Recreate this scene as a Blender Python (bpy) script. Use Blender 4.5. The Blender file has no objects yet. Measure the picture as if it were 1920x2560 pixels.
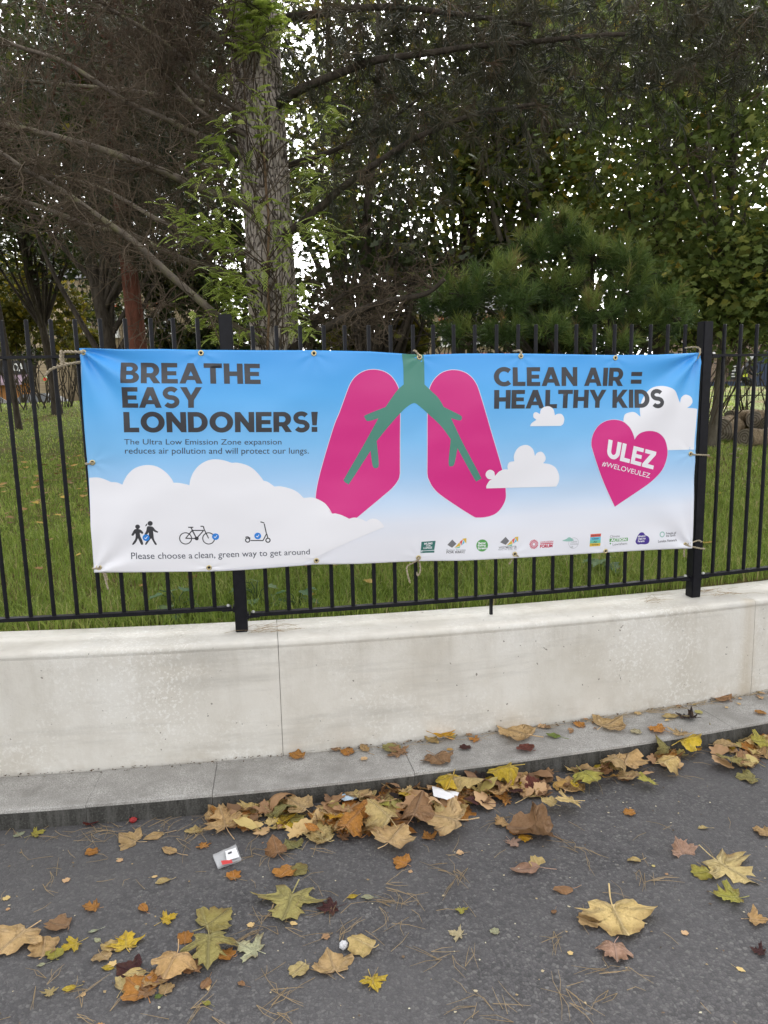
import bpy, bmesh, math, random
import numpy as np
from mathutils import Vector, Matrix, noise
from mathutils.geometry import tessellate_polygon

random.seed(7)
RNG = np.random.default_rng(11)
SC = bpy.context.scene
COL = SC.collection

# ------------------------------------------------------------------ camera
EYE = 1.865
PITCH, ROLL = 0.16221, -0.02166
cam_data = bpy.data.cameras.new('camera')
cam = bpy.data.objects.new('camera', cam_data)
COL.objects.link(cam)
fw = Vector((0, math.cos(PITCH), -math.sin(PITCH)))
up0 = Vector((0, math.sin(PITCH), math.cos(PITCH)))
rt0 = Vector((1, 0, 0))
rt = rt0 * math.cos(ROLL) + up0 * math.sin(ROLL)
up = up0 * math.cos(ROLL) - rt0 * math.sin(ROLL)
M = Matrix(((rt.x, up.x, -fw.x, 0), (rt.y, up.y, -fw.y, 0), (rt.z, up.z, -fw.z, EYE), (0, 0, 0, 1)))
cam.matrix_world = M
cam_data.sensor_fit = 'VERTICAL'
cam_data.sensor_height = 36.0
cam_data.sensor_width = 27.0
cam_data.lens = 26.503
cam_data.clip_start = 0.05
cam_data.clip_end = 600
SC.camera = cam

# ------------------------------------------------------------------ overcast daylight
SUN_EL, SUN_AZ = math.radians(38), math.radians(12)       # sun hidden behind cloud, beyond the trees
world = bpy.data.worlds.new('World')
SC.world = world
world.use_nodes = True
wn = world.node_tree
bg = wn.nodes['Background']
sky = wn.nodes.new('ShaderNodeTexSky')
sky.sky_type = 'NISHITA'
sky.sun_disc = False
sky.sun_elevation = SUN_EL
sky.sun_rotation = SUN_AZ
sky.dust_density = 4.0
sky.air_density = 1.0
hs = wn.nodes.new('ShaderNodeHueSaturation')               # cloud cover: nearly colourless sky
hs.inputs['Saturation'].default_value = 0.05
wn.links.new(sky.outputs[0], hs.inputs['Color'])
wn.links.new(hs.outputs[0], bg.inputs['Color'])
bg.inputs['Strength'].default_value = 0.15
sun_data = bpy.data.lights.new('sun', 'SUN')
sun_data.energy = 1.0
sun_data.angle = math.radians(25)
sun_data.color = (1.0, 0.95, 0.87)
sun = bpy.data.objects.new('sun', sun_data)
COL.objects.link(sun)
sd = Vector((math.sin(SUN_AZ) * math.cos(SUN_EL), math.cos(SUN_AZ) * math.cos(SUN_EL), math.sin(SUN_EL)))
sun.rotation_euler = sd.to_track_quat('Z', 'Y').to_euler()
SC.view_settings.view_transform = 'Standard'
SC.view_settings.look = 'None'
SC.view_settings.exposure = 1.95
SC.view_settings.gamma = 1.0
SC.view_settings.use_curve_mapping = False
SC.cycles.max_bounces = 6
SC.cycles.diffuse_bounces = 3
SC.cycles.transmission_bounces = 4
SC.cycles.transparent_max_bounces = 8
SC.cycles.use_denoising = True

# ------------------------------------------------------------------ helpers
def tag(o, label=None, cat=None, group=None, kind=None):
    if label: o['label'] = label
    if cat: o['category'] = cat
    if group: o['group'] = group
    if kind: o['kind'] = kind
    return o

def empty(name, loc=(0, 0, 0), rz=0.0):
    o = bpy.data.objects.new(name, None)
    o.empty_display_size = 0.1
    COL.objects.link(o)
    o.location = loc
    o.rotation_euler = (0, 0, rz)
    return o

def link_mesh(name, me, parent=None, mats=None):
    o = bpy.data.objects.new(name, me)
    COL.objects.link(o)
    if mats:
        for m in (mats if isinstance(mats, (list, tuple)) else [mats]):
            me.materials.append(m)
    if parent is not None:
        o.parent = parent
        o.matrix_parent_inverse = parent_inv(parent)
    return o

def parent_inv(p):
    m = Matrix.LocRotScale(p.location, p.rotation_euler, p.scale)
    if p.parent is not None:
        m = p.parent.matrix_parent_inverse @ m if False else m
    return m.inverted()

class MB:
    """collects verts and faces, builds one mesh"""
    def __init__(self):
        self.V = []; self.F = {}; self.n = 0
    def add(self, V, F, mi=0):
        V = np.asarray(V, float).reshape(-1, 3)
        F = np.asarray(F, int)
        self.V.append(V)
        self.F.setdefault((F.shape[1], mi), []).append(F + self.n)
        self.n += len(V)
    def box(self, c, size, mi=0, rot=None):
        x, y, z = [v / 2 for v in size]
        V = np.array([(a, b, cc) for a in (-x, x) for b in (-y, y) for cc in (-z, z)])
        if rot is not None:
            V = V @ np.array(rot).T
        V = V + np.array(c)
        self.add(V, [(0, 1, 3, 2), (4, 6, 7, 5), (0, 4, 5, 1), (2, 3, 7, 6), (0, 2, 6, 4), (1, 5, 7, 3)], mi)
    def tube(self, path, rad, sides=6, mi=0, cap=True):
        V, F = tube_arrays(path, rad, sides)
        self.add(V, F, mi)
        if cap:
            n = len(path)
            for base, rev in ((0, True), ((n - 1) * sides, False)):
                c = V[base:base + sides].mean(0)
                idx = np.arange(sides)
                nx = (idx + 1) % sides
                T = np.stack([np.full(sides, sides), idx, nx], 1)
                if rev: T = T[:, ::-1]
                self.add(np.vstack([V[base:base + sides], c]), T, mi)
    def mesh(self, name, smooth=False):
        me = bpy.data.meshes.new(name)
        V = np.concatenate(self.V) if self.V else np.zeros((0, 3))
        counts = []; loops = []; mis = []
        for (k, mi), fl in self.F.items():
            f = np.concatenate(fl)
            counts.append(np.full(len(f), k)); loops.append(f.ravel()); mis.append(np.full(len(f), mi))
        counts = np.concatenate(counts); loops = np.concatenate(loops); mis = np.concatenate(mis)
        me.vertices.add(len(V)); me.vertices.foreach_set('co', V.astype(np.float32).ravel())
        me.loops.add(len(loops)); me.loops.foreach_set('vertex_index', loops.astype(np.int32))
        me.polygons.add(len(counts))
        st = np.zeros(len(counts), np.int32); st[1:] = np.cumsum(counts)[:-1]
        me.polygons.foreach_set('loop_start', st)
        me.polygons.foreach_set('material_index', mis.astype(np.int32))
        me.polygons.foreach_set('use_smooth', np.full(len(counts), smooth))
        me.update(calc_edges=True)
        me.validate()
        return me
    def build(self, name, mats, parent=None, smooth=False):
        return link_mesh(name, self.mesh(name, smooth), parent, mats)

def tube_arrays(path, rad, sides):
    P = np.asarray(path, float); n = len(P)
    R = np.broadcast_to(np.asarray(rad, float), (n,))
    T = np.gradient(P, axis=0)
    T /= np.linalg.norm(T, axis=1)[:, None] + 1e-12
    a = np.array([0, 0, 1.0]) if abs(T[0][2]) < 0.9 else np.array([1.0, 0, 0])
    u = np.cross(T[0], a); u /= np.linalg.norm(u)
    U = [u]
    for i in range(1, n):
        u = U[-1] - T[i] * np.dot(U[-1], T[i])
        u /= np.linalg.norm(u) + 1e-12
        U.append(u)
    U = np.array(U); W = np.cross(T, U)
    ang = np.arange(sides) * 2 * math.pi / sides
    V = P[:, None, :] + R[:, None, None] * (np.cos(ang)[None, :, None] * U[:, None, :] + np.sin(ang)[None, :, None] * W[:, None, :])
    i = np.arange(n - 1)[:, None] * sides; j = np.arange(sides)[None, :]; jn = (j + 1) % sides
    F = np.stack([i + j, i + jn, i + sides + jn, i + sides + j], -1).reshape(-1, 4)
    return V.reshape(-1, 3), F

def catmull(pts, per=6):
    P = np.asarray(pts, float)
    Q = np.vstack([2 * P[0] - P[1], P, 2 * P[-1] - P[-2]])
    out = []
    for i in range(1, len(Q) - 2):
        for t in np.linspace(0, 1, per, endpoint=False):
            p0, p1, p2, p3 = Q[i - 1], Q[i], Q[i + 1], Q[i + 2]
            out.append(0.5 * (2 * p1 + (p2 - p0) * t + (2 * p0 - 5 * p1 + 4 * p2 - p3) * t * t + (3 * p1 - p0 - 3 * p2 + p3) * t ** 3))
    out.append(P[-1])
    return np.array(out)

# ---- materials
def mat(name, color, rough=0.6, spec=0.4, metallic=0.0):
    m = bpy.data.materials.new(name)
    m.use_nodes = True
    b = m.node_tree.nodes['Principled BSDF']
    b.inputs['Base Color'].default_value = (*color, 1)
    b.inputs['Roughness'].default_value = rough
    b.inputs['Specular IOR Level'].default_value = spec
    b.inputs['Metallic'].default_value = metallic
    return m

class NT:
    """small node-tree writer"""
    def __init__(self, m):
        self.t = m.node_tree; self.b = self.t.nodes['Principled BSDF']
    def n(self, typ, **kw):
        nd = self.t.nodes.new(typ)
        for k, v in kw.items():
            if k.startswith('i_'):
                nd.inputs[k[2:].replace('_', ' ')].default_value = v
            else:
                setattr(nd, k, v)
        return nd
    def l(self, a, b): self.t.links.new(a, b)
    def coord(self, which='Object', scale=None):
        tc = self.n('ShaderNodeTexCoord')
        if scale is None: return tc.outputs[which]
        mp = self.n('ShaderNodeMapping'); mp.inputs['Scale'].default_value = scale
        self.l(tc.outputs[which], mp.inputs['Vector'])
        return mp.outputs[0]
    def noise(self, vec, scale, detail=4, rough=0.55):
        nd = self.n('ShaderNodeTexNoise'); nd.inputs['Scale'].default_value = scale
        nd.inputs['Detail'].default_value = detail; nd.inputs['Roughness'].default_value = rough
        self.l(vec, nd.inputs['Vector'])
        return nd.outputs['Fac']
    def ramp(self, fac, stops, interp='LINEAR'):
        nd = self.n('ShaderNodeValToRGB'); nd.color_ramp.interpolation = interp
        e = nd.color_ramp.elements
        while len(e) < len(stops): e.new(0.5)
        for q, (pos, c) in zip(e, stops):
            q.position = pos; q.color = (*c, 1) if len(c) == 3 else c
        self.l(fac, nd.inputs['Fac'])
        return nd.outputs['Color']
    def mix(self, fac, a, b, blend='MIX'):
        nd = self.n('ShaderNodeMix', data_type='RGBA', blend_type=blend)
        for sock, v in ((nd.inputs[0], fac), (nd.inputs[6], a), (nd.inputs[7], b)):
            if isinstance(v, (int, float)): sock.default_value = v
            elif isinstance(v, tuple): sock.default_value = (*v, 1)
            else: self.l(v, sock)
        return nd.outputs[2]
    def math(self, op, a, b=0.0):
        nd = self.n('ShaderNodeMath', operation=op)
        for s, v in ((nd.inputs[0], a), (nd.inputs[1], b)):
            if isinstance(v, (int, float)): s.default_value = v
            else: self.l(v, s)
        return nd.outputs[0]
    def color(self, sock): self.l(sock, self.b.inputs['Base Color'])
    def bump(self, h, strength=0.3, dist=0.01):
        nd = self.n('ShaderNodeBump'); nd.inputs['Strength'].default_value = strength; nd.inputs['Distance'].default_value = dist
        self.l(h, nd.inputs['Height']); self.l(nd.outputs[0], self.b.inputs['Normal'])

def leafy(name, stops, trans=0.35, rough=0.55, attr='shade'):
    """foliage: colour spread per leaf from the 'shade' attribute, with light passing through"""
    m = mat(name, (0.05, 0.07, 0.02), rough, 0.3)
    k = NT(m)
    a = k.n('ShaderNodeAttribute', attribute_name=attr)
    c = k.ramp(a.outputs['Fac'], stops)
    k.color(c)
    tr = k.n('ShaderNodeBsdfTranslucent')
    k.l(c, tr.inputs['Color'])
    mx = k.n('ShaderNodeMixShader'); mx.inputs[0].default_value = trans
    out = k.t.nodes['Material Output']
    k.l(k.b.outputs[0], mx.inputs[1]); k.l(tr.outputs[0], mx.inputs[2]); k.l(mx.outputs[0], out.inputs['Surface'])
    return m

def set_shade(me, vals):
    a = me.attributes.new('shade', 'FLOAT', 'POINT')
    a.data.foreach_set('value', np.asarray(vals, np.float32))

# ------------------------------------------------------------------ the curve that wall, kerb and railing follow
AX, AY, ATH, AK = -0.5949, 3.6465, 0.1521, 0.05741
def arc(s, off=0.0):
    a = ATH + AK * s
    return (AX + (math.sin(a) - math.sin(ATH)) / AK - off * math.sin(a),
            AY - (math.cos(a) - math.cos(ATH)) / AK + off * math.cos(a))
def arc3(s, off, z):
    x, y = arc(s, off); return (x, y, z)
def head(s): return ATH + AK * s
CX, CY, CR = AX - math.sin(ATH) / AK, AY + math.cos(ATH) / AK, 1 / AK
def wall_back(x):
    r = CR - 0.13
    q = max(-0.75, min(0.75, (x - CX) / r))
    return CY - math.sqrt(1 - q * q) * r
def lawn_z(x, y):
    t = max(0.0, y - wall_back(x))
    z = 0.655 + 0.061 * min(t, 16.5)
    if t > 16.5: z -= 0.075 * min(t - 16.5, 10) * min(1, (t - 16.5) / 5)
    return z + 0.03 * math.sin(x * 0.9 + 0.4 * y) * min(1, t / 2)
S_MIN, S_MAX = -7.0, 9.0
WALL_TOP = lambda s: 0.693 - 0.013 * max(-2, min(4, s))
KERB_TOP = 0.095

# ------------------------------------------------------------------ road
m_road = mat('asphalt', (0.07, 0.069, 0.07), 0.85, 0.3)
k = NT(m_road); v = k.coord('Object')
vor = k.n('ShaderNodeTexVoronoi'); vor.inputs['Scale'].default_value = 88; k.l(v, vor.inputs['Vector'])
vor2 = k.n('ShaderNodeTexVoronoi', feature='DISTANCE_TO_EDGE'); vor2.inputs['Scale'].default_value = 88; k.l(v, vor2.inputs['Vector'])
big = k.noise(v, 0.9, 6, 0.65); fine = k.noise(v, 260, 3, 0.7); blot = k.noise(v, 5.0, 5, 0.65)
gr_ = k.n('ShaderNodeSeparateColor'); k.l(vor.outputs['Color'], gr_.inputs[0])
c = k.ramp(gr_.outputs[0], [(0.0, (0.050, 0.048, 0.050)), (0.45, (0.095, 0.091, 0.093)), (0.85, (0.138, 0.133, 0.132)), (1.0, (0.20, 0.193, 0.185))])
c = k.mix(k.ramp(vor2.outputs['Distance'], [(0.0, (0.6, 0.6, 0.6)), (0.16, (0, 0, 0))]), c, (0.028, 0.028, 0.030))
c = k.mix(0.30, c, k.ramp(blot, [(0.28, (0.062, 0.060, 0.062)), (0.5, (0.088, 0.085, 0.087)), (0.72, (0.118, 0.114, 0.114))]))
c = k.mix(k.ramp(big, [(0.40, (0, 0, 0)), (0.58, (0.55, 0.55, 0.55))]), c, (0.105, 0.101, 0.102))
c = k.mix(k.ramp(k.noise(v, 2.6, 5, 0.6), [(0.60, (0, 0, 0)), (0.70, (0.3, 0.3, 0.3))]), c, (0.048, 0.047, 0.048))
c = k.mix(k.ramp(fine, [(0.70, (0, 0, 0)), (0.76, (0.8, 0.8, 0.8))]), c, (0.26, 0.25, 0.235))
k.color(c)
hgt = k.math('ADD', k.math('MULTIPLY', k.math('MINIMUM', vor2.outputs['Distance'], 0.25), 3.0), k.math('MULTIPLY', fine, 0.5))
k.bump(hgt, 0.7, 0.004)
mb = MB()
N = 2
mb.add([(-120, -60, 0), (120, -60, 0), (120, 160, 0), (-120, 160, 0)], [(0, 1, 2, 3)])
road = mb.build('road', m_road); tag(road, kind='structure')

# ------------------------------------------------------------------ kerb
def profile_sweep(prof, s0, s1, n, gap=0.0, mats_of=None, cap=True, zfun=None):
    """sweep an (off, z) profile along the curve from s0 to s1"""
    mb = MB()
    S = np.linspace(s0 + gap, s1 - gap, n + 1)
    m_ = len(prof)
    V = []
    for s in S:
        for (o, z) in prof:
            V.append(arc3(s, o, z + (zfun(s) if zfun else 0)))
    V = np.array(V)
    groups = {}
    for i in range(n):
        for j in range(m_):
            jn = (j + 1) % m_
            mi = mats_of[j] if mats_of else 0
            groups.setdefault(mi, []).append((i * m_ + j, (i + 1) * m_ + j, (i + 1) * m_ + jn, i * m_ + jn))
    first = True
    for mi, f in groups.items():
        if first: mb.add(V, f, mi); first = False
        else: mb.F.setdefault((4, mi), []).append(np.array(f))
    if cap:
        mb.F.setdefault((m_, 0), []).append(np.array([list(range(m_))]))
        mb.F.setdefault((m_, 0), []).append(np.array([[n * m_ + q for q in range(m_ - 1, -1, -1)]]))
    return mb

m_kerb = mat('kerb concrete', (0.3, 0.29, 0.27), 0.85, 0.3)
k = NT(m_kerb); v = k.coord('Object')
c = k.ramp(k.noise(v, 210, 3, 0.7), [(0.33, (0.20, 0.192, 0.178)), (0.50, (0.345, 0.332, 0.312)), (0.68, (0.53, 0.515, 0.485))])
c = k.mix(k.ramp(k.noise(v, 5, 5, 0.65), [(0.36, (0.65, 0.65, 0.65)), (0.60, (0, 0, 0))]), c, (0.19, 0.18, 0.165))
k.color(c); k.bump(k.noise(v, 220, 3), 0.4, 0.003)
m_kface = mat('kerb face grime and shade', (0.06, 0.06, 0.055), 0.9, 0.25)  # road grime plus the upright face's shade, both put into its colour
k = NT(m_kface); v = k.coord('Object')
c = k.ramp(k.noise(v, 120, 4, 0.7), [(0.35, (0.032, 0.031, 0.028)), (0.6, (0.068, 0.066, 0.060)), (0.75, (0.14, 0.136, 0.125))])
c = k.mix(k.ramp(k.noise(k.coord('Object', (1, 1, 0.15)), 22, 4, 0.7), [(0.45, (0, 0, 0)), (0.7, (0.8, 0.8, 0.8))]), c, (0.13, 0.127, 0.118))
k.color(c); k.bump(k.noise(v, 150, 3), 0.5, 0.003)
KF = -0.487
kerb = empty('kerb'); tag(kerb, kind='structure')
joints = [-7.0, -6.3, -5.4, -4.48, -3.57, -2.65, -1.74, -0.80, -0.27, 0.63, 1.55, 2.30, 3.2, 4.1, 5.0, 5.9, 6.8, 7.7, 9.0]
kprof = [(-0.190, -0.05), (-0.190, KERB_TOP), (KF + 0.012, KERB_TOP - 0.002), (KF + 0.003, KERB_TOP - 0.006), (KF, KERB_TOP - 0.016), (KF - 0.004, -0.05)]
for a, b in zip(joints[:-1], joints[1:]):
    dz = random.uniform(-0.0025, 0.0025)
    pr = [(o, z + (dz if z > 0 else 0)) for o, z in kprof]
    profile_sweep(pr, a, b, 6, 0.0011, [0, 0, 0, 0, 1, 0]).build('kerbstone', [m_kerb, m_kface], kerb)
m_dirt = mat('joint dirt', (0.035, 0.028, 0.02), 0.95, 0.1)
k = NT(m_dirt); v = k.coord('Object')
k.color(k.ramp(k.noise(v, 90, 4), [(0.35, (0.010, 0.008, 0.006)), (0.7, (0.045, 0.034, 0.024))])); k.bump(k.noise(v, 120, 3), 0.8, 0.01)
profile_sweep([(-0.15, -0.05), (-0.15, KERB_TOP - 0.012), (-0.20, KERB_TOP - 0.014), (KF + 0.02, KERB_TOP - 0.02), (KF + 0.02, -0.05)], S_MIN, S_MAX, 60).build('joint_filling', m_dirt, kerb)

# ------------------------------------------------------------------ wall
FACE_OFF = -0.17
m_wall = mat('pale precast concrete', (0.6, 0.58, 0.53), 0.75, 0.3)
k = NT(m_wall); v = k.coord('Object')
base = k.ramp(k.noise(v, 2.2, 6, 0.62), [(0.3, (0.56, 0.525, 0.46)), (0.52, (0.66, 0.632, 0.575)), (0.72, (0.72, 0.70, 0.655))])
speck = k.ramp(k.noise(v, 55, 4, 0.75), [(0.52, (0, 0, 0)), (0.60, (0.75, 0.75, 0.75))])
where = k.ramp(k.noise(v, 1.6, 3), [(0.42, (0, 0, 0)), (0.6, (1, 1, 1))])
base = k.mix(k.math('MULTIPLY', speck, where), base, (0.79, 0.775, 0.735))
sep = k.n('ShaderNodeSeparateXYZ'); k.l(v, sep.inputs[0])
drift = k.noise(k.coord('Object', (1.5, 1.5, 0.35)), 5, 5, 0.6)
base = k.mix(k.ramp(drift, [(0.5, (0, 0, 0)), (0.78, (0.4, 0.4, 0.4))]), base, (0.50, 0.465, 0.41))
# splashed diagonal grime
rotm = k.n('ShaderNodeMapping'); rotm.inputs['Rotation'].default_value = (0, math.radians(-52), 0); rotm.inputs['Scale'].default_value = (0.5, 1, 4.5)
k.l(v, rotm.inputs['Vector'])
diag = k.noise(rotm.outputs[0], 1.7, 5, 0.65)
base = k.mix(k.ramp(diag, [(0.52, (0, 0, 0)), (0.70, (0.62, 0.62, 0.62))]), base, (0.43, 0.41, 0.37))
grime = k.noise(v, 9, 6, 0.7)
upper = k.ramp(sep.outputs[2], [(0.50, (0, 0, 0)), (0.62, (0.75, 0.75, 0.75)), (0.672, (0.5, 0.5, 0.5))])
base = k.mix(k.math('MULTIPLY', upper, k.ramp(grime, [(0.48, (0, 0, 0)), (0.80, (0.7, 0.7, 0.7))])), base, (0.42, 0.395, 0.345))
low = k.ramp(sep.outputs[2], [(0.10, (0.8, 0.8, 0.8)), (0.24, (0, 0, 0))])
base = k.mix(k.math('MULTIPLY', low, k.ramp(k.noise(v, 6, 5, 0.65), [(0.46, (0, 0, 0)), (0.72, (0.85, 0.85, 0.85))])), base, (0.44, 0.385, 0.31))
drip = k.noise(k.coord('Object', (14, 14, 0.55)), 1.0, 4, 0.6)
band = k.ramp(sep.outputs[2], [(0.30, (0, 0, 0)), (0.60, (0.9, 0.9, 0.9)), (0.675, (0, 0, 0))])
base = k.mix(k.math('MULTIPLY', band, k.ramp(drip, [(0.54, (0, 0, 0)), (0.74, (0.32, 0.32, 0.32))])), base, (0.40, 0.365, 0.30))
# brown run-off either side of the panel joint by the far post
jx, jy = arc(2.66, FACE_OFF)
dj = k.n('ShaderNodeVectorMath', operation='DISTANCE'); cj = k.n('ShaderNodeCombineXYZ'); k.l(sep.outputs[0], cj.inputs[0]); k.l(sep.outputs[1], cj.inputs[1]); k.l(cj.outputs[0], dj.inputs[0]); dj.inputs[1].default_value = (jx, jy, 0)
near = k.ramp(dj.outputs['Value'], [(0.02, (0.6, 0.6, 0.6)), (0.07, (0, 0, 0))])
base = k.mix(k.math('MULTIPLY', near, k.ramp(drip, [(0.3, (0.2, 0.2, 0.2)), (0.6, (1, 1, 1))])), base, (0.46, 0.39, 0.29))
pits = k.ramp(k.noise(v, 38, 2, 0.5), [(0.24, (1, 1, 1)), (0.27, (0, 0, 0))])
base = k.mix(pits, base, (0.25, 0.23, 0.2))
k.color(base)
k.bump(k.math('ADD', k.noise(v, 80, 5, 0.7), k.math('MULTIPLY', k.noise(v, 5, 3), 3.0)), 0.35, 0.006)
FACE, BACK = -0.170, 0.135
wall = empty('retaining_wall')
tag(wall, 'low pale concrete wall with rounded coping under the black railing', 'wall')
wprof = [(BACK, -0.75)]
wprof += [(BACK, -0.010), (BACK - 0.006, -0.001), (0.045, 0.0), (0.035, -0.006), (-0.12, -0.012)]
for q in range(7):
    a = math.radians(90 - q * 15)
    wprof.append((-0.143 - 0.027 * math.cos(a), -0.038 + 0.024 * math.sin(a)))
wprof += [(FACE + 0.004, -0.052), (FACE + 0.003, -0.075), (FACE + 0.001, -0.2), (FACE - 0.002, -0.75)]
wj = [-7.0, -4.85, -2.4, 0.045, 2.70, 5.25, 9.0]
for a, b in zip(wj[:-1], wj[1:]):
    profile_sweep(wprof, a, b, 26, 0.0013, None, True, WALL_TOP).build('wall_panel', m_wall, wall)
profile_sweep([(BACK - 0.01, -0.7), (BACK - 0.01, -0.02), (-0.1, -0.03), (FACE + 0.012, -0.09), (FACE + 0.012, -0.7)], S_MIN, S_MAX, 50, 0, None, True, WALL_TOP).build('joint_mortar', mat('grey mortar', (0.40, 0.37, 0.32), 0.9), wall)

# ------------------------------------------------------------------ lawn
m_soil = mat('lawn soil', (0.04, 0.045, 0.015), 0.95, 0.1)
k = NT(m_soil); v = k.coord('Object')
c = k.ramp(k.noise(v, 14, 5, 0.7), [(0.3, (0.055, 0.070, 0.016)), (0.5, (0.105, 0.130, 0.026)), (0.7, (0.17, 0.165, 0.045))])
c = k.mix(k.ramp(k.noise(v, 0.55, 4, 0.6), [(0.5, (0, 0, 0)), (0.68, (0.85, 0.85, 0.85))]), c, (0.15, 0.10, 0.05))
k.color(c); k.bump(k.noise(v, 25, 5, 0.7), 0.9, 0.05)
mb = MB()
xs = np.concatenate([np.linspace(-70, -12, 18), np.linspace(-11, 13, 70), np.linspace(14, 75, 18)])
ts = np.concatenate([np.linspace(0, 30, 60), np.linspace(32, 120, 20)])
V = np.array([(x, wall_back(x) + t, lawn_z(x, wall_back(x) + t)) for x in xs for t in ts])
nt = len(ts)
F = [(i * nt + j, (i + 1) * nt + j, (i + 1) * nt + j + 1, i * nt + j + 1) for i in range(len(xs) - 1) for j in range(nt - 1)]
mb.add(V, F)
lawn = mb.build('lawn', m_soil, smooth=True); tag(lawn, kind='structure')

# ------------------------------------------------------------------ railing
m_iron = mat('black painted steel', (0.006, 0.006, 0.009), 0.42, 0.22)
k = NT(m_iron); v = k.coord('Object')
k.color(k.ramp(k.noise(v, 30, 4), [(0.35, (0.004, 0.004, 0.006)), (0.75, (0.010, 0.010, 0.014))])); k.bump(k.noise(v, 90, 3), 0.12, 0.002)
m_bolt = mat('galvanised bolt', (0.55, 0.55, 0.53), 0.35, 0.5, 0.9)
PITCH_BAR = 0.109
rail_root = empty('iron_railing', arc3(0, 0, 0.6))
tag(rail_root, 'black steel bar railing with square posts standing on the pale wall', 'railing')
def rotz(a):
    return ((math.cos(a), -math.sin(a), 0), (math.sin(a), math.cos(a), 0), (0, 0, 1))
bar_cache = {}
def bar_mesh(h):
    key = round(h, 3)
    if key not in bar_cache:
        mb = MB(); r = 0.0085
        mb.tube([(0, 0, 0), (0, 0, h - 0.004), (0, 0, h)], [r * 1.2, r * 1.2, r * 0.9], 8)
        me = mb.mesh('bar', False); me.materials.append(m_iron); bar_cache[key] = me
    return bar_cache[key]
posts_s = [-5.213, -2.671, -0.129, 2.413, 4.955, 7.497]
panels = [(-5.213, -2.671, 0.816), (-2.671, -0.129, 0.816), (-0.129, 2.413, 0.776), (2.413, 4.955, 0.780), (4.955, 7.497, 0.780)]
for (a, b, zb) in panels:
    n = 22
    s_first = a + 0.1275
    for i in range(n):
        s = s_first + i * PITCH_BAR
        o = link_mesh('bar', bar_mesh(1.397), rail_root)
        o.location = arc3(s + random.uniform(-.001, .001), 0, zb - 0.004)
        o.rotation_euler = (random.uniform(-.004, .004), random.uniform(-.004, .004), head(s))
    for nm, z, h in (('bottom_rail', zb - 0.009, 0.018), ('top_rail', zb + 1.225, 0.013)):
        pr = [(0.017, z - h / 2), (0.017, z + h / 2), (-0.017, z + h / 2), (-0.017, z - h / 2)]
        r = profile_sweep(pr, a + 0.045, b - 0.045, 14).build(nm, m_iron, rail_root)
        for e, sgn in ((a, 1), (b, -1)):
            lug = MB()
            s = e + sgn * 0.060
            lug.box(arc3(s, -0.004, z - 0.008), (0.062, 0.03, 0.010), 0, rotz(head(s)))
            lug.box(arc3(e + sgn * 0.034, 0, z - 0.004), (0.008, 0.040, 0.030), 0, rotz(head(s)))
            lug.build('lug', m_iron, r)
            bo = MB()
            p = arc3(s, -0.004, z + h / 2 + 0.002)
            bo.tube([p, (p[0], p[1], p[2] + 0.006), (p[0], p[1], p[2] + 0.010)], [0.0095, 0.0085, 0.004], 8)
            bo.build('bolt', m_bolt, r)
    s = (a + b) / 2 + 0.03
    ft = MB(); ft.box(arc3(s, 0, (zb - 0.018 + WALL_TOP(s)) / 2 - 0.004), (0.014, 0.016, zb - 0.018 - WALL_TOP(s) + 0.008), 0, rotz(head(s)))
    ft.build('foot', m_iron, rail_root)
for s in posts_s:
    z0 = WALL_TOP(s) - 0.008
    z1 = (0.816 if s < 0 else 0.78) + 1.405
    bm = bmesh.new()
    bmesh.ops.create_cube(bm, size=1.0)
    bmesh.ops.scale(bm, vec=(0.060, 0.060, z1 - z0), verts=bm.verts)
    bmesh.ops.bevel(bm, geom=[e for e in bm.edges], offset=0.004, segments=2, affect='EDGES')
    me = bpy.data.meshes.new('post'); bm.to_mesh(me); bm.free()
    o = link_mesh('post', me, rail_root, m_iron)
    o.location = arc3(s, 0, (z0 + z1) / 2); o.rotation_euler = (0, 0, head(s))


# ------------------------------------------------------------------ banner
B_TOP = [(-0.7818,2.0749),(-0.6065,2.0669),(-0.411,2.0658),(-0.2494,2.0598),(0.0061,2.0544),(0.275,2.0509),(0.5453,2.0419),(0.6923,2.0307),(0.7857,2.0219),(0.8622,2.0248),(1.0153,2.0268),(1.3074,2.0236),(1.5721,2.0169),(1.8342,2.0103),(2.0837,2.0101),(2.344,2.0184)]
B_BOT = [(-0.8008,1.0315),(-0.6295,1.0231),(-0.4433,1.0154),(-0.2682,1.0078),(-0.1174,1.0073),(0.0724,1.0123),(0.2433,1.0163),(0.469,1.0043),(0.7669,0.9972),(1.0107,0.9847),(1.2802,0.9805),(1.5462,0.976),(1.8062,0.9695),(2.0776,0.9617),(2.2832,0.9542),(2.3464,0.9514)]
def interp(poly, u):
    P = np.array(poly); t = (P[:, 0] - P[0, 0]) / (P[-1, 0] - P[0, 0])
    return np.array([np.interp(u, t, P[:, 0]), np.interp(u, t, P[:, 1])])
EYES = [(-0.7658,2.0568),(-0.2449,2.0452),(0.2745,2.036),(0.7856,2.0123),(1.3075,2.0099),(1.8347,1.9961),(2.3305,1.987),(-0.7677,1.5546),(2.3138,1.4788),(-0.7767,1.0558),(-0.2671,1.0277),(0.25,1.0362),(0.7672,1.0159),(1.28,1.0019),(1.806,0.9783),(2.3031,0.9754)]
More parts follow.
